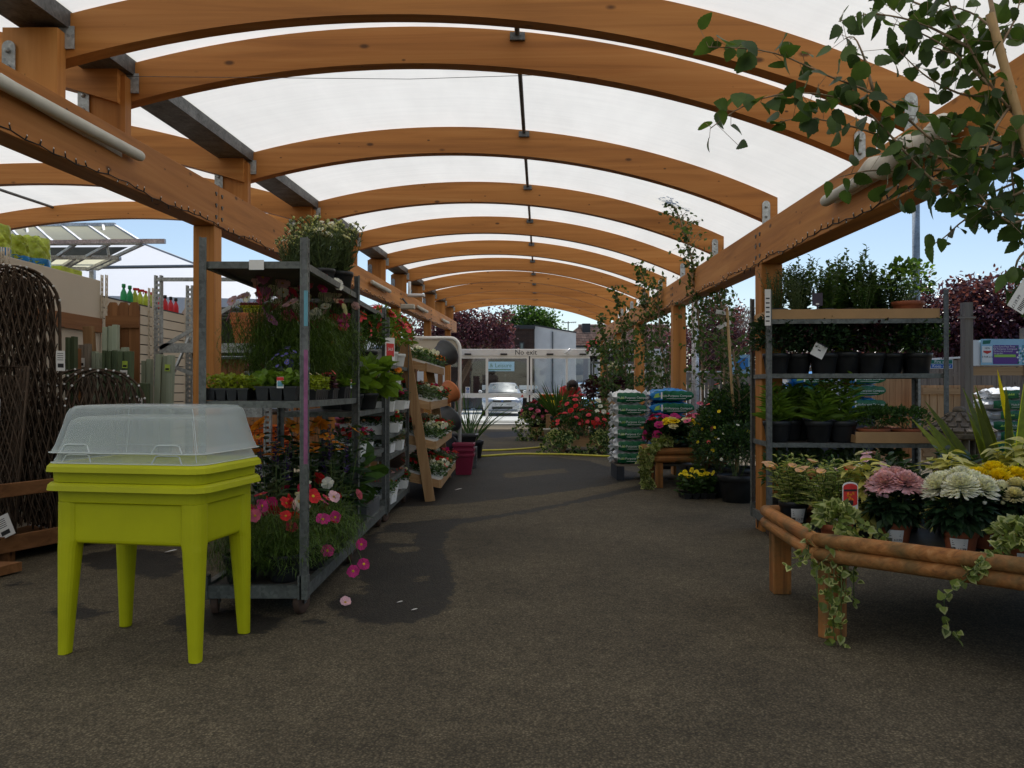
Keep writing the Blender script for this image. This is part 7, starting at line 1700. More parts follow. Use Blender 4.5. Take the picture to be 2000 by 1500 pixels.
iv = [[(0, 0, .1), (-.03, -.1, .12), (-.06 + .02 * i, -.19, .06), (-.16 + .026 * i, -.19 - .01 * (i % 2), -.05), (-.17 + .026 * i, -.215, -.12 - .035 * (i % 4)), (-.165 + .024 * i, -.22, -.18 - .06 * (i % 3))] for i in range(0, 7, 2)] + \
     [[(0, 0, .1), (.0, -.14, .08), (-.09, -.20, -.05), (-.115, -.23, -.22), (-.10, -.235, -.36)], [(0, 0, .1), (.02, -.15, .05), (-.09, -.23, -.2), (-.075, -.24, -.33), (-.06, -.235, -.44)], [(0, 0, .1), (.1, -.08, .1), (.17, -.12, .03), (.2, -.15, -.02), (.19, -.16, -.06)], [(0, 0, .1), (.1, -.05, .12), (.19, -.08, .06), (.24, -.12, .0)], [(0, 0, .1), (-.08, -.02, .13), (-.14, -.08, .08), (-.2, -.12, -.03), (-.26, -.14, -.06)], [(0, 0, .1), (-.06, -.02, .15), (-.13, -.06, .12), (-.17, -.12, .02), (-.16, -.16, -.08)]]
K('ivy_a', lambda: k_ivy(iv, P_('terracotta', '£3.99', .07, .11, A0 + .4), .036, step=.016, crown=150, cr=.09, z0=.11, leaf2='leaf_ivy'))
place('ivy_a', (1.565, 3.86, zb), 'variegated ivy trailing over the log edge at the bench corner', 'ivy', rz=0, s=1.08)
iv2 = [[(0, 0, .1), (-.08, -.05, .13), (-.16 - .02 * i, -.06 - .02 * i, .06), (-.22 - .015 * i, -.10, .0)] for i in range(5)] + [[(0, 0, .1), (-.05 + .03 * i, -.1, .13), (-.06 + .04 * i, -.16, .06)] for i in range(5)] + [[(0, 0, .1), (-.2, -.08, .02), (-.30, -.10, -.03), (-.345, -.09, -.09), (-.345, -.10, -.18), (-.30, -.1, -.24)]]
K('ivy_b', lambda: k_ivy(iv2, P_('terracotta', '£3.99', .07, .11, A0 - .2), .036, step=.012, crown=190, cr=.1, z0=.11, leaf2='leaf_ivy'))
place('ivy_b', (2.14, 3.37, zb), 'variegated ivy with a white label at the right of the log bench', 'ivy', rz=0, s=1.08)
c = P3(1660, 972, 3.93); t = thing('plant_label', 'rounded red picture label hanging in front of the variegated leaves', 'label', c.tolist(), R(6))
mb = MB(); pts = [(.040 * math.cos(a) * (1 if True else 1), .058 + .02 * math.sin(a)) for a in np.linspace(0, PI, 9)] + [(.040 * math.cos(a), -.052 + .022 * math.sin(a)) for a in np.linspace(PI, 2 * PI, 9)]
mb.prism(pts, -.001, .001, 0); mb.prism([(x * .9, z * .9 if z > 0 else z * .55) for x, z in pts], -.0022, -.0011, 1); mb.box(-.033, .033, -.003, -.0023, .032, .042, 2); mb.box(-.014, .014, -.003, -.0023, -.036, -.012, 2)
for k in range(7): mb.leaves([(rng.uniform(-.022, .022), -.0026, rng.uniform(-.01, .02))], (rng.normal(), 0, rng.normal()), (0, -1, 0), .018, .01, 3, WIDE, 0, 0)
mb.build('print', ['card', 'card_red', 'ink', 'petal_orange'], t, world=False)
PH = place('phormium', (3.14, 5.0, .0), 'yellow-green sword-leaved phormium with one bright yellow leaf behind the log bench', 'phormium', s=1.05, rz=0)
mb = MB(); mb.straps([P3(1972, 850, 4.85)], [P3(1947, 705, 4.85) - P3(1972, 850, 4.85)], .42, .062, .02, 0, 6, taper=1.0); o = mb.build('yellow_leaf', 'petal_yellow'); o.parent = PH; o.matrix_parent_inverse = PH.matrix_basis.inverted()
t = None

# ---------------------------------------------------------------- stone lantern
def lantern():
    c = (X(1873, 5.75), 5.75, 0); t = thing('stone_lantern', 'weathered stone lantern with a tiled conical roof behind the bench', 'garden lantern', c)
    MB().lathe([(.17, 0), (.17, .08), (.12, .1), (.1, .14), (.085, .5), (.11, .54), (.17, .56), (.17, .60)], 12, 0, smooth=False, cap1=True).build('pedestal', 'stone', t, world=False)
    for k in range(6):
        a = k * PI / 3 + .3; MB().lathe([(.026, .601), (.026, .80)], 6, 0, (.13 * math.cos(a), .13 * math.sin(a), 0), cap1=True).build('pillar', 'stone', t, world=False)
    MB().lathe([(.16, .801), (.235, .815), (.24, .845), (.2, .875), (.13, .925), (.06, .985), (.035, .995)], 16, 0, smooth=False, cap1=True).build('roof', 'stone', t, world=False)
    mb = MB()
    for k in range(4):
        r = (.205, .155, .105, .065)[k]; z = (.878, .912, .948, .985)[k]; n = 18 - 3 * k
        for j in range(n):
            a = (j + .5 * k) * 2 * PI / n; mb.box(-.024 * r / .15, .024 * r / .15, -.035, .01, -.008, .008, 0, rot(.55, 0, a + PI / 2, (r * math.cos(a), r * math.sin(a), z)))
    mb.build('roof_tiles', 'stone', t, world=False)
    MB().lathe([(.035, .9951), (.045, 1.005), (.04, 1.02), (.025, 1.035)], 10, 0, cap1=True).build('finial', 'stone', t, world=False)
lantern()
# ---------------------------------------------------------------- plant trolley behind the bench
def T4p(u, v, z): 
    a = R(-4); cx, cy_ = (1.99 + 3.34) / 2, (6.12 + 6.69) / 2
    return (cx + u * math.cos(a) - v * math.sin(a), cy_ + u * math.sin(a) + v * math.cos(a), z)
t = thing('card_tray', 'long cardboard tray edging the top shelf of the shrub trolley', 'tray', T4p(0, 0, 1.702), R(-4))
MB().box(-.65, .62, -.27, -.262, 0, .075).box(-.65, -.642, -.2619, .27, 0, .075).box(.612, .62, -.2619, .27, 0, .075).box(-.6419, .6119, .262, .27, 0, .075).box(-.6419, .6119, -.2619, .2619, 0, .004).build('tray', 'cardboard', t, world=False)
t = thing('card_tray', 'short cardboard tray under the terracotta daisy bowls', 'tray', T4p(.3, 0, .747), R(-4))
MB().box(-.31, .31, -.28, -.272, 0, .085).box(-.31, -.302, -.2719, .27, 0, .06).box(.302, .31, -.2719, .27, 0, .06).box(-.3019, .3019, -.2719, .27, 0, .004).build('tray', 'cardboard', t, world=False)
for i, (key, u, v, s, lab) in enumerate((('herb0', -.55, -.08, 1.0, 'fine grey-leaved herb at the left end of the trolley top'), ('herb2', -.34, .05, 1.0, 'dark small-leaved shrub second on the trolley top'), ('herb4', -.18, -.1, .95, 'wispy tall shrub with a dark label on the trolley top'), ('herb3', -.02, .1, .9, 'low leafy pot in the middle of the trolley top'), ('herb1', .12, -.08, .85, 'black potted bush in front on the trolley top'), ('herb4', .27, .08, 1.05, 'tall dark shrub left of the terracotta pot'), ('terrashrub', .46, -.08, 1.0, 'bright shrub in a terracotta pot at the right end of the trolley top'), ('herb2', .36, -.02, .8, 'dark shrub in a terracotta saucer beside the bright one'), ('herb0', -.42, -.16, .8, 'pale fine foliage tumbling at the front of the trolley top'))):
    place(key, T4p(u, v, 1.708), lab, 'shrub', s=s * 1.0, group='shrubs on top of the trolley behind the bench')
for i, (key, u, s_) in enumerate((('herb1', -.5, 1.15), ('herb4', -.3, 1.1), ('herb1', -.08, 1.2), ('herb4', .1, 1.25), ('herb3', .3, 1.2), ('herb1', .5, 1.1))):
    place(key, T4p(u, .17, 1.708), f'green shrub in the back row of the trolley top, {("at the left end", "second from left", "third from left", "third from right", "second from right", "at the right end")[i]}', 'shrub', s=s_, group='back-row shrubs on the trolley top')
t = thing('plant_label', 'dark square picture label standing on the trolley top', 'label', T4p(-.27, -.2, 1.79), R(-4)); MB().box(-.04, .04, -.002, .002, .02, .12, 0).box(-.006, .006, -.002, .002, -.06, .0199, 0).box(-.012, .012, -.0032, -.0021, .028, .04, 1).build('print', ['card_dark', 'card'], t, world=False)
L2 = ('at the left end', 'second from the left post', 'third, with a white label', 'fourth, in the middle', 'right of the yellow-leaved acer', 'second from the right post', 'at the right end')
for i, (key, u) in enumerate((('shrub0', -.56), ('shrub1', -.38), ('shrub0', -.19), ('acer', .0), ('shrub3', .17), ('shrub2', .34), ('shrub2', .53))):
    place(key, T4p(u, -.1 + .06 * (i % 2), 1.282), ('yellow-leaved acer in a black pot in the middle of the second shelf' if key == 'acer' else f'dark shrub in a black pot on the second trolley shelf, {L2[i]}'), 'shrub', s=1.0, group='shrubs on the second shelf behind the bench')
    place(f'shrub{(i + 1) % 4}', T4p(u + .07, .17, 1.282), f'dark shrub in the back row of the second trolley shelf, {("at the left end", "second from left", "third from left", "in the middle", "third from right", "second from right", "at the right end")[i]}', 'shrub', s=.98, group='back-row shrubs on the second shelf')
t = thing('plant_label', 'tilted white picture label among the dark shrubs', 'label', T4p(-.27, -.24, 1.46), 0); t.rotation_euler = (0, R(28), R(-4)); MB().box(-.05, .05, -.0015, .0015, -.055, .055, 0).box(-.05, .05, -.0025, -.0016, .045, .055, 1).box(-.012, .012, -.0025, -.0016, -.004, .006, 1).build('print', ['card', 'card_dark'], t, world=False)
for i, (key, u, v) in enumerate((('lily', -.56, -.12), ('lily', -.42, .05), ('lily', -.24, -.12), ('lily_peach', -.05, -.10), ('lily', -.3, .15), ('lily_peach', -.12, .12))):
    place(key, T4p(u, v, .747), ('leafy lily pot at the left post on the third shelf', 'leafy lily pot second from the left on the third shelf', 'leafy lily pot third along the third shelf', 'lily with peach blooms beside the daisy bowls', 'leafy lily pot at the back of the third shelf', 'peach lily at the back near the daisy bowls')[i], 'lily', s=1.08, group='lilies on the third trolley shelf')
for i, (u, v) in enumerate(((.18, -.12), (.45, -.10), (.33, .12))): place('daisybowl', T4p(u, v, .752), ('left terracotta bowl of daisies on the trolley', 'right terracotta bowl of daisies on the trolley', 'terracotta bowl of daisies behind the other two')[i], 'daisy bowl', s=1.0, group='daisy bowls on the trolley')
for i, (u, v) in enumerate(((-.5, -.1), (-.25, 0), (.05, 0), (.35, 0))): place('sagepot', T4p(u, v, .158), ('bushy green pot at the left of the trolley base', 'bushy green pot second on the trolley base', 'bushy green pot in the middle of the trolley base', 'bushy green pot at the right of the trolley base')[i], 'shrub', s=1.15, group='bushes on the trolley base')
t = thing('plastic_bag', 'wisp of clear plastic tied to the rear left post of the shrub trolley', 'plastic bag', T4p(-.675, .28, 1.85)); mb = MB(); mb.tube([(0, 0, 0), (.05, 0, -.01), (.075, 0, -.08), (.05, 0, -.16)], [.008, .012, .012, .006], 6).leaves([(0, 0, 0)], (-.5, 0, -1), (0, -1, 0), .22, .1, 0, WIDE, .5, .1); mb.build('film', 'clear_plastic', t, world=False)
t = thing('post_label', 'tall white price strip on the front left post of the shrub trolley', 'label', T4p(-.672, -.285, 1.79), R(-4)); mb = MB().box(-.022, .022, -.008, -.005, -.14, .14, 0)
for k in range(6): mb.box(-.015, .013, -.0092, -.0081, -.11 + .035 * k, -.10 + .035 * k, 1)
mb.build('card', ['card', 'ink'], t, world=False)
t = thing('security_tag', 'small red tag hanging under the shrub trolley rail', 'tag', (1.86, 5.98, .06)); t.location = T4p(-.58, -.29, .02); MB().box(-.014, .014, -.01, .01, .0, .06, 0).box(-.003, .003, -.003, .003, .0601, .1, 0).build('tag', 'plastic_red', t, world=False)

# ---------------------------------------------------------------- bench with dahlias, shrubs beside it
zq = .372
for i, (key, x, y) in enumerate((('dahlia_mag', 1.79, 9.62), ('dahlia_mag', 1.98, 9.80), ('dahlia_yel', 1.92, 9.5), ('dahlia_yel', 2.06, 9.52), ('dahlia_mag', 2.25, 9.8), ('dahlia_mag', 2.3, 9.55), ('dahlia_mag', 1.82, 9.86))):
    place(key, (x, y, zq), ('magenta dahlia at the ivy end of the compost bench', 'magenta dahlia behind the cream and yellow ones', 'cream and yellow dahlia at the front of the compost bench', 'yellow dahlia second along the front of the compost bench', 'magenta dahlia at the back of the compost bench', 'magenta dahlia tucked beside the yellow-flowered shrub', 'magenta dahlia at the back ivy corner')[i], 'dahlia', s=1.1, group='dahlias on the compost bench')
iv3 = [[(0, 0, .1), (-.05, -.08, .16), (-.14 - .02 * i, -.16, .05), (-.2 - .012 * i, -.2, -.12), (-.2 - .01 * i + .03 * (i % 3), -.21, -.3 - .02 * i)] for i in range(9)]
KCACHE.pop('ivy_c', None); K('ivy_c', lambda: k_ivy(iv3, P_('black_plastic', '£3.99', .08, .11), .05, step=.013, crown=160, cr=.14, z0=.12, leaf2='leaf_ivy')); place('ivy_c', (1.80, 9.46, zq), 'variegated ivy hanging down the end of the compost bench', 'ivy', rz=0, s=1.05)
place('yellowtray', (X(1362, 8.5), 8.55, 0), 'yellow-flowered plants in a black tray on the ground by the big pots', 'flower tray', 'flower_tray', .1, .95)
for i, (px, Y, s, key) in enumerate(((1440, 8.25, 1.0, 'fuchsia'), (1412, 8.65, .78, 'bigshrub'), (1440, 8.75, .95, 'bigshrub'), (1465, 8.95, .9, 'bigshrub'), (1418, 9.3, .85, 'bigshrub'))):
    place(key, (X(px, Y), Y, 0), ('low dark shrub in the big black pot by the shrub trolley', 'yellow-dotted shrub beside the compost bench', 'tall bushy shrub behind the big black pot', 'dark bushy shrub close to the trolley post', 'yellow-flowered shrub behind the dahlias')[i], 'shrub', s=s, group='large potted shrubs between the benches')
place('spire', (X(1408, 8.5), 8.45, .5), 'white pointed flower spray leaning from the tall shrubs', 'flower', s=.4) if False else None

K('anemone', lambda: k_tall(.8, .2, 9, 9, .07, .035, 'leaf', pot(.13, .2), .18, dict(mat='pink', R=.045, pet=6, n=8, wr=.9, c='leaf_plum'), .4, .3)); K('chrys_yellow', lambda: k_tall(.62, .16, 9, 10, .06, .035, 'leaf', pot(.12, .2), .18, dict(mat='yellow', R=.05, pet=11, n=9, layers=3), .4, .3)); K('chrys_red', lambda: k_tall(.68, .16, 8, 10, .06, .035, 'leaf', pot(.12, .2), .18, dict(mat='coralpink', R=.045, pet=10, n=8, layers=3), .4, .3))
for key, px, Y, lab in (('anemone', 1362, 9.2, 'tall pink anemones rising between the dahlias and shrubs'), ('chrys_yellow', 1372, 9.05, 'yellow pompom flowers beside the compost bench end'), ('chrys_red', 1402, 9.0, 'coral red pompom flowers behind the dark shrubs'), ('anemone', 1424, 9.6, 'tall pink anemones near the staked sapling')): place(key, (X(px, Y), Y, .0), lab, 'flowers')
# ---------------------------------------------------------------- far tables with roses, hydrangeas
def table(label, px0, px1, Y, ptop, dep=.9, legpx=None):
    x0, x1 = X(px0, Y), X(px1, Y); zt = Z(ptop, Y); t = thing('flower_table', label, 'plant table', ((x0 + x1) / 2, Y, 0), 0, 'boarded plant tables')
    MB().box(x0, x1, Y, Y + .03, zt - .16, zt).build('front_board', 'pine_x', t, bevel=.004); MB().box(x0, x1, Y + dep, Y + dep + .03, zt - .16, zt).build('back_board', 'pine_x', t)
    for x in (x0, x1 - .03): MB().box(x, x + .03, Y + .031, Y + dep - .001, zt - .16, zt).build('side_board', 'pine_y', t)
    MB().box(x0 + .031, x1 - .031, Y + .031, Y + dep - .001, zt - .14, zt - .11).build('deck', 'pine_x', t)
    for sx, x in ((1, x0 + .16), (-1, x1 - .16)):
        for y in (Y + .1, Y + dep - .1): MB().bar((x - sx * .05, y, 0), (x, y, zt - .161), .08, .08, 0, up=(0, 1, 0)).build('leg', 'pine_z', t)
    return zt - .105
zz = table('boarded table of red roses beside the compost stack', 1086, 1192, 14.4, 855)
for i, (px, dy, key, s) in enumerate(((1108, .2, 'rosebush', 1.0), (1150, .25, 'rosebush', 1.1), (1180, .35, 'rosebush', 1.0), (1130, .6, 'rosebush', 1.15), (1176, .7, 'whitebush', 1.1))): place(key, (X(px, 14.4), 14.4 + dy, zz + (.0 if dy < .5 else .25)), ('rose bush at the near left of the rose table', 'rose bush in the middle of the rose table', 'rose bush by the compost bags', 'taller rose bush at the back of the rose table', 'white-flowered bush at the back of the rose table')[i], 'rose', s=s, group='bushes on the rose table')
K('ivy_d', lambda: k_ivy([[(0, 0, .1), (rng.uniform(-.3, .3), -.2, .12), (rng.uniform(-.4, .4), -.28, -.1), (rng.uniform(-.4, .4), -.3, -.3 - .25 * rng.random())] for _ in range(12)], pot(.1, .12), .065, 'leaf_variegate', 'leaf', .035, 120, .22, .1))
for i, (px, Y, z) in enumerate(((1096, 14.45, zz), (1185, 14.45, zz), (1040, 18.2, .42))): place('ivy_d', (X(px, Y), Y, z), ('variegated ivy hanging at the left leg of the rose table', 'variegated ivy hanging beside the compost stack', 'variegated ivy hanging off the hydrangea table')[i], 'ivy', rz=0, s=1.1, group='ivy on the far tables')
z2 = table('low boarded table of pink hydrangeas near the glass doors', 1036, 1094, 18.0, 834, .9)
for i, (px, dy, key, s) in enumerate(((1045, .25, 'geranium', 1.3), (1066, .3, 'geranium', 1.3), (1060, .7, 'geranium', 1.5))): place(key, (X(px, 18), 18 + dy, z2), ('pink hydrangea at the left of its table', 'pink hydrangea beside the spiky cordyline', 'pink hydrangea at the back of its table')[i], 'hydrangea', s=s, group='hydrangeas near the doors')
z3 = table('higher boarded table with yellow flowers beside the stooping person', 1110, 1160, 17.0, 810, .8)
for key, px, Y, z, s, lab, cat in (('cordyline', 1087, 17.2, .35, 1.4, 'spiky green cordyline between the two tables', 'cordyline'), ('cordyline', 1122, 17.5, .45, .7, 'spiky cordyline in front of the stooping person', 'cordyline'), ('pansyyellow', 1093, 18.6, .62, 1.2, 'yellow flowers left of the stooping person', 'flowers'), ('pansyyellow', 1080, 18.0, .6, 1.2, 'yellow flowers above the cordyline', 'flowers'), ('rosebush', 1140, 17.2, z3, .5, 'coral flowers on the higher boarded table', 'flowers'), ('heuchera', 1183, 18.0, .75, 1.5, 'mass of dark purple heuchera on the trolley shelf', 'heuchera'), ('lilywhite', 1196, 17.6, .95, 1.1, 'white lilies above the purple heuchera', 'lily'), ('lilywhite', 1188, 18.3, 1.0, 1.0, 'white lilies at the back of the purple heuchera', 'lily'), ('petunia_red', 1160, 18.7, 1.81, 1.3, 'red flowers at the left end of the far trolley top', 'flowers')):
    if z > .3 and key in ('cordyline', 'pansyyellow', 'lilywhite', 'heuchera'):
        q = thing('plant_plinth', f'plain plinth under the {lab.split(" ", 1)[1]}', 'plinth', (X(px, Y), Y, 0)); MB().box(-.16, .16, -.16, .16, 0, z - .004).box(-.17, .17, -.17, .17, z - .03, z - .005).build('box', 'pine_z', q, world=False)
    place(key, (X(px, Y), Y, z), lab, cat, s=s)
t = thing('orange_bucket', 'bright orange bucket on the tables near the glass doors', 'bucket', (X(1069, 20), 20, 0)); MB().lathe([(.16, .62), (.2, 1.0), (.215, 1.0), (.215, 1.03), (.19, 1.03), (.15, .66)], 18, 0, cap1=True).build('bucket', 'bright_orange', t, world=False); MB().box(-.2, .2, -.2, .2, 0, .619).build('crate', 'pine_z', t, world=False)
t = thing('white_planter', 'pale ribbed bucket planter under the rose table end', 'planter', (X(1076, 15.6), 15.6, 0)); MB().lathe([(.1, 0), (.14, .36), (.155, .36), (.155, .39), (.135, .39), (.1, .05)], 20, 0, cap1=True).build('bucket', 'white_board', t, world=False)
for i, (px, z) in enumerate(((1200, 1.805), (1238, 1.805), (1216, 1.285), (1244, 1.285))): place('hangtray' if z > 1.5 else 'trailing', (X(px, 18.8), 18.75, z), ('black tray of white flowers at the left of the far trolley top', 'black tray of white flowers at the right of the far trolley top', 'trailing dark plant on the far trolley shelf', 'second trailing dark plant on the far trolley shelf')[i], 'plant tray', rz=0, s=1.15, group='plants on the far trolley')

# ---------------------------------------------------------------- birch saplings
def sapling(label, base, trunk, branches, L, W, r0, step, seed, leaf='leaf_birch', name='birch_sapling', potr=.17, jit=.02, hang=.6):
    global rng
    keep = rng; rng = np.random.default_rng(seed); t = thing(name, label, 'sapling', tuple(base))
    for n, pm, mm in pot(potr, potr * 1.5): o = pm.build(n, mm, t, world=False)
    tr, cr = MB(), MB(); T_ = np.array(trunk, float)
    tr.tube(T_, np.linspace(r0, r0 * .35, len(T_)), 8)
    for br in branches:
        br = np.array(br, float); k = len(br); s_ = np.concatenate([[0], np.cumsum(np.linalg.norm(np.diff(br, axis=0), axis=1))])
        u = np.linspace(0, s_[-1], max(8, k * 3)); q = np.stack([np.interp(u, s_, br[:, i]) for i in range(3)], -1)
        for _ in range(2): q[1:-1] = (q[:-2] + 2 * q[1:-1] + q[2:]) / 4
        tr.tube(q, np.linspace(r0 * .28, r0 * .08, len(q)), 5)
        m = max(3, int(s_[-1] / step)); uu = np.linspace(.04 * s_[-1], s_[-1], m); ss = np.concatenate([[0], np.cumsum(np.linalg.norm(np.diff(q, axis=0), axis=1))])
        p = np.stack([np.interp(np.minimum(uu, ss[-1]), ss, q[:, i]) for i in range(3)], -1)
        d = rng.normal(0, .8, (m, 3)) + (0, 0, -hang); pet = nrm(d) * L * .25
        p2 = p + rng.normal(0, jit, p.shape)
        for a, b in zip(p[::1], p2[::1]): tr.tube([a, b + nrm(d[0]) * 0], r0 * .05, 3, 0, False)
        (cr.fine if L < .068 and potr > .2 else cr.leaves)(p2, d, rng.normal(0, .8, (m, 3)) + (0, -.5, .35), L * rng.uniform(.6, 1.15, m), W * rng.uniform(.7, 1.15, m), 0)
    tr.build('trunk', 'birch_bark', t); cr.build('crown', leaf, t)
    rng = keep; return t
def auto_branches(T_, n, ln, seed, up=.5, lo=.3):
    r = np.random.default_rng(seed); T_ = np.array(T_, float); s_ = np.concatenate([[0], np.cumsum(np.linalg.norm(np.diff(T_, axis=0), axis=1))]); out = []
    for i in range(n):
        f = lo + (1 - lo) * (i + r.random()) / n; u = f * s_[-1]; p = np.array([np.interp(u, s_, T_[:, k]) for k in range(3)])
        a = r.uniform(0, 6.28); d = np.array((math.cos(a), math.sin(a), up + r.normal(0, .2))); d /= np.linalg.norm(d); l = ln * (1.15 - .75 * f) * r.uniform(.6, 1.2)
        out.append([p, p + d * l * .5 + r.normal(0, .02, 3), p + d * l + (0, 0, -.15 * l) + r.normal(0, .03, 3)])
    out.append([T_[-2], T_[-1], T_[-1] + (T_[-1] - T_[-2]) * .15]); return out
for i, (base, pts, n, ln, L, lab) in enumerate((
    ((X(1372, 9.3), 9.3), ((1372, 700), (1362, 600), (1350, 500), (1330, 430), (1302, 366)), 76, .5, .06, 'tall birch sapling leaning left with its tip against the roof'),
    ((X(1412, 8.9), 8.9), ((1415, 700), (1408, 600), (1395, 540)), 44, .5, .06, 'bushy birch sapling beside the downpipe'),
    ((X(1440, 8.6), 8.6), ((1445, 760), (1430, 680), (1410, 600), (1400, 540), (1408, 500)), 44, .45, .055, 'staked sapling with white tags near the shrub trolley'),
    ((X(1270, 12.6), 12.6), ((1272, 760), (1262, 650), (1262, 590), (1255, 520)), 58, .5, .075, 'birch sapling rising behind the compost bags'),
    ((X(1225, 13.4), 13.4), ((1226, 760), (1215, 650), (1210, 590), (1200, 565)), 58, .5, .075, 'birch sapling left of the canopy post by the compost'),
    ((X(1190, 15.5), 15.5), ((1190, 760), (1182, 680), (1178, 640), (1172, 622)), 50, .55, .08, 'birch sapling over the far hanging plants'),
    ((X(1300, 11.7), 11.7), ((1305, 760), (1290, 660), (1285, 580), (1292, 545)), 54, .45, .07, 'birch sapling in front of the canopy post'))):
    Y = base[1]; T_ = [np.array((base[0], Y, .2))] + [P3(a, b, Y) for a, b in pts]
    sapling(lab, (base[0], Y, 0), T_, auto_branches(T_, n, ln, 50 + i, .95), L, L * .75, .016, .034 if Y < 10 else .032, 60 + i, jit=.03)
c = P3(1424, 612, 8.55); t = thing('tree_tag', 'pair of white strap labels tied to the staked sapling', 'label', c.tolist())
for k, (a, dz) in enumerate(((8, 0), (-25, -.10))): MB().box(-.14, .02, -.003, .003, -.022, .022, 0, rot(0, R(a), 0, (0, 0, dz))).build('strap', 'card', t, world=False)
cn = thing('garden_cane', 'stout cane stake tied beside the tagged sapling', 'stake', (X(1432, 8.55), 8.55, 0)); MB().tube([(X(1440, 8.55), 8.55, .25), P3(1420, 600, 8.55)], .016, 8).build('cane', 'cane', cn)
# near birch reaching into the top right corner
Yb = 2.35
Q = lambda *pts: [P3(a, b, Yb + dy) for a, b, dy in pts]
tb = P3(2210, 900, Yb); base = (1.78, Yb, 0)
TR = [np.array((1.78, Yb, .25)), P3(2150, 560, Yb), P3(2060, 330, Yb), P3(1992, 225, Yb), P3(1955, 90, Yb), P3(1932, -30, Yb)]
BR = [Q((1985, 225, 0), (1935, 165, -.05), (1895, 90, -.08), (1860, 20, -.1), (1840, -60, -.1)), Q((1990, 330, 0), (1860, 308, -.1), (1780, 235, -.12), (1707, 175, -.14), (1617, 149, -.16), (1540, 107, -.18), (1478, 92, -.2), (1385, 90, -.2)),
      Q((2000, 420, 0), (1915, 405, -.05), (1825, 357, -.1), (1750, 275, -.1), (1693, 208, -.12), (1603, 178, -.14), (1506, 182, -.16), (1430, 215, -.18), (1388, 250, -.18)),
      Q((1860, 310, .0), (1793, 298, .02), (1700, 255, .03), (1637, 238, .03), (1560, 225, .05), (1520, 240, .05)), Q((1707, 175, -.12), (1690, 110, -.1), (1668, 60, -.08), (1650, 75, -.06)),
      Q((1895, 90, -.08), (1800, 40, .0), (1700, 20, .03), (1640, 40, .05)), Q((1935, 165, 0), (1860, 95, .1), (1790, 55, .12), (1730, 40, .15)), Q((1870, 40, 0), (1820, 15, .05), (1760, -10, .1), (1700, -15, .1)),
      Q((1945, 130, 0), (1900, 110, .1), (1850, 100, .15), (1800, 80, .2)), Q((1965, 180, 0), (1890, 190, .05), (1810, 150, .1), (1760, 100, .1)), Q((1990, 225, 0), (1975, 320, 0), (1985, 400, .05), (1995, 480, .05)),
      Q((1970, 300, 0), (1900, 330, .1), (1800, 360, .12), (1720, 395, .15)), Q((2005, 370, 0), (1940, 400, .05), (1880, 430, .08), (1840, 470, .1), (1815, 480, .1)), Q((2020, 420, 0), (1975, 440, -.05), (1930, 400, -.1), (1890, 350, -.1)),
      Q((2010, 300, 0), (1960, 280, .1), (1900, 250, .12), (1840, 225, .15)), Q((2020, 480, 0), (1990, 500, 0), (1980, 540, .05), (1990, 580, .05)), Q((1980, 200, 0), (1950, 240, -.05), (1925, 300, -.08), (1900, 370, -.08)), Q((1840, 330, 0), (1760, 335, .05), (1700, 330, .08), (1640, 345, .1)),
      Q((1955, 90, 0), (1985, 40, .05), (2000, -20, .08)), Q((1950, 60, 0), (1900, 20, .1), (1840, 5, .12)), Q((2000, 350, .1), (1950, 370, .15), (1900, 395, .2), (1850, 390, .22)), Q((1995, 260, .1), (1930, 290, .18), (1870, 280, .2), (1800, 262, .22))]
sapling('near birch sapling whose leafy branches fill the top right corner', base, TR, BR, .059, .046, .017, .0172, 91, jit=.026, hang=.75, potr=.21)
t = thing('garden_cane', 'pale cane tied along the near birch trunk at top right', 'stake', (1.7, Yb - .03, 0)); MB().tube([(1.83, Yb - .03, .2), P3(2020, 330, Yb - .03), P3(1936, 25, Yb - .03)], .0125, 8).build('cane', 'cane', t)
c = P3(1996, 584, 2.3); t = thing('price_tag', 'grey-backed price tag hanging at the right picture edge', 'price tag', c.tolist()); t.rotation_euler = (0, R(32), 0); t.scale = (.82,) * 3
mb = MB().box(-.032, .032, -.001, .001, -.045, .075, 0); mb.text('£129.99', .016, (-.012, -.0016, -.018), (0, 0, 1), (-1, 0, 0), 1)
for k in range(8): mb.box(.004, .02, -.0016, -.0011, -.038 + .006 * k, -.035 + .006 * k, 1)
mb.build('tag', ['card', 'ink'], t, world=False); MB().tube([(0, 0, .075), (.01, 0, .16)], .001, 4).build('string', 'cloth_white', t, world=False)

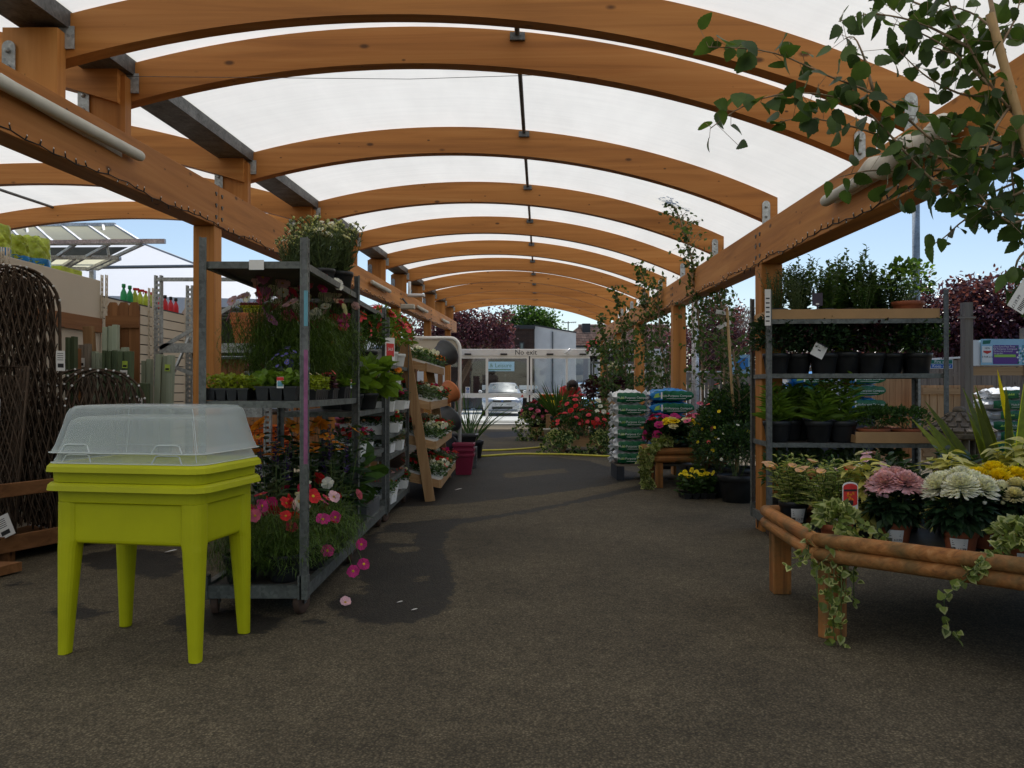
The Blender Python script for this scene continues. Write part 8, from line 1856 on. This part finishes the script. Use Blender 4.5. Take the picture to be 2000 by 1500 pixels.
# ---------------------------------------------------------------- the stooping person
def person():
    Y = 19.6; x0 = X(1113, Y); t = thing('person', 'person in a coral top stooping over the flower tables', 'person', (x0, Y, 0))
    V, E, Rr = [], [], []
    def add(p, r, parent=None):
        V.append(p); Rr.append(r)
        if parent is not None: E.append((parent, len(V) - 1))
        return len(V) - 1
    pel = add((0, .18, .92), .15); sp_ = add((0, .05, 1.04), .14, pel); ch = add((.0, -.12, 1.16), .155, sp_); nk = add((.02, -.25, 1.23), .06, ch); hd = add((.03, -.33, 1.25), .09, nk); h2 = add((.035, -.41, 1.22), .085, hd)
    for s_ in (-1, 1):
        hp = add((s_ * .1, .18, .86), .1, pel); kn = add((s_ * .12, .14, .48), .068, hp); an = add((s_ * .12, .2, .09), .045, kn); add((s_ * .13, .06, .035), .04, an)
        sh = add((s_ * .19, -.14, 1.15), .07, ch); el = add((s_ * .25, -.2, .9), .048, sh); wr = add((s_ * .18, -.38, .78), .034, el)
        hn = add((s_ * .16, -.45, .76), .035, wr)
        for k in range(4): f1 = add((s_ * (.16 + .018 * (k - 1.5)), -.51, .745), .011, hn); add((s_ * (.16 + .018 * (k - 1.5)), -.54 - .008 * (k in (1, 2)), .725), .009, f1)
        th = add((s_ * .125, -.47, .75), .012, hn); add((s_ * .115, -.50, .735), .01, th)
    me = bpy.data.meshes.new('body'); me.from_pydata(V, E, []); me.update()
    me.materials.append(MATS['skin'])
    o = bpy.data.objects.new('body', me); sc.collection.objects.link(o); o.parent = t
    m = o.modifiers.new('skin', 'SKIN'); s2 = o.modifiers.new('sub', 'SUBSURF'); s2.levels = 1; s2.render_levels = 2
    if not me.skin_vertices: 
        bpy.context.view_layer.objects.active = o
    for i, r in enumerate(Rr): me.skin_vertices[0].data[i].radius = (r, r)
    me.skin_vertices[0].data[0].use_root = True
    def skinned(nm, pts, edges, rad, mat):
        m_ = bpy.data.meshes.new(nm); m_.from_pydata(pts, edges, []); m_.materials.append(MATS[mat]); q = bpy.data.objects.new(nm, m_); sc.collection.objects.link(q); q.parent = t
        q.modifiers.new('skin', 'SKIN'); z = q.modifiers.new('sub', 'SUBSURF'); z.levels = 1; z.render_levels = 2
        for i, r in enumerate(rad): m_.skin_vertices[0].data[i].radius = (r, r)
        m_.skin_vertices[0].data[0].use_root = True
    skinned('top', [V[0], V[1], V[2], (.01, -.2, 1.2), (-.19, -.14, 1.15), (-.245, -.19, .93), (.19, -.14, 1.15), (.245, -.19, .93)], [(0, 1), (1, 2), (2, 3), (2, 4), (4, 5), (2, 6), (6, 7)], [.165, .16, .175, .085, .088, .066, .088, .066], 'coral_cloth')
    skinned('trousers', [(0, .19, .9), (-.1, .18, .84), (-.12, .14, .48), (-.12, .2, .13), (.1, .18, .84), (.12, .14, .48), (.12, .2, .13)], [(0, 1), (1, 2), (2, 3), (0, 4), (4, 5), (5, 6)], [.165, .118, .085, .068, .118, .085, .068], 'denim')
    mb = MB(); c = np.array((.035, -.355, 1.275)); mb.lathe([(.0, -.03), (.09, -.03), (.115, .0), (.11, .05), (.075, .09), (0, .105)], 16, 0, (0, 0, 0), rot(R(35), 0, 0, c), cap0=False)
    for s_ in (-1, 1): mb.tube([c + (s_ * .09, .0, .03), c + (s_ * .105, -.04, -.06), c + (s_ * .09, -.08, -.15)], [.05, .04, .015], 8)
    mb.build('hair', 'hair', t, world=False)
    mb = MB()
    for s_ in (-1, 1): mb.lathe([(.012, 0), (.008, .004), (0, .006)], 8, 0, (0, 0, 0), rot(PI / 2 + .4, 0, 0, (.035 + s_ * .032, -.492, 1.225)))
    mb.build('eyes', 'ink', t, world=False)
    mb = MB().lathe([(.014, 0), (.01, .016), (0, .022)], 8, 0, (0, 0, 0), rot(PI / 2 + .5, 0, 0, (.035, -.488, 1.198))); mb.build('nose', 'skin', t, world=False)
    MB().box(.012, .058, -.494, -.484, 1.162, 1.169).build('mouth', 'red_ink', t, world=False)
person()

# ---------------------------------------------------------------- timber shed wall closing the yard behind the racking
def shed():
    t = thing('timber_shed', 'long dark timber shed behind the racking and marquee posts', 'shed', (-6.2, 13.6, 0)); mb = MB()
    for k in range(46): mb.box(-9.2 + k * .15, -9.2 + k * .15 + .143, 13.6 + .01 * (k % 2), 13.63 + .01 * (k % 2), .02, 1.72)
    mb.build('wall', 'stain_z', t); MB().add([(-9.4, 13.35, 1.70), (-2.2, 13.35, 1.70), (-2.2, 16, 2.2), (-9.4, 16, 2.2), (-9.4, 13.35, 1.66), (-2.2, 13.35, 1.66), (-2.2, 16, 2.16), (-9.4, 16, 2.16)], [(0, 1, 2, 3), (7, 6, 5, 4), (4, 5, 1, 0), (5, 6, 2, 1), (7, 4, 0, 3)]).build('roof', 'dark_trim', t)
    MB().box(-9.2, -2.4, 13.7, 15.9, .02, 1.64).build('core', 'dark_trim', t)
shed()

def side_wall():
    Y = 26.62; x0, x1 = X(560, Y), X(865, Y); t = thing('entrance_wall', 'dark timber boarded wall left of the glass doors', 'wall', ((x0 + x1) / 2, Y, 0)); mb = MB(); k = 0
    while x0 + k * .2 < x1 - .19: mb.box(x0 + k * .2, x0 + k * .2 + .19, Y, Y + .03 + .01 * (k % 2), .02, 2.42); k += 1
    mb.build('boards', 'stain_z', t); MB().box(x0, x1, Y - .03, Y + .08, 2.425, 2.5).build('capping', 'white_paint', t); MB().box(X(815, Y), X(855, Y), Y - .02, Y - .003, 1.0, 1.75).build('notice_board', 'white_paint', t)
side_wall()

for key, x, y, lab, cat in (('mum_yellow', 2.62, 3.42, 'yellow chrysanthemum near the front right of the log bench', 'chrysanthemum'), ('mum_pink', 2.88, 3.3, 'pale pink chrysanthemum at the right front of the log bench', 'chrysanthemum'), ('mum_white', 2.9, 3.7, 'white chrysanthemum at the right middle of the log bench', 'chrysanthemum'), ('variegated', 3.1, 4.05, 'yellow variegated plant at the right end of the log bench', 'variegated plant'), ('rosette', 2.86, 4.1, 'dark rosette plant right of the yellow chrysanthemums', 'rosette plant')):
    place(key, (x, y, zb), lab, cat, group='pots on the front log bench')
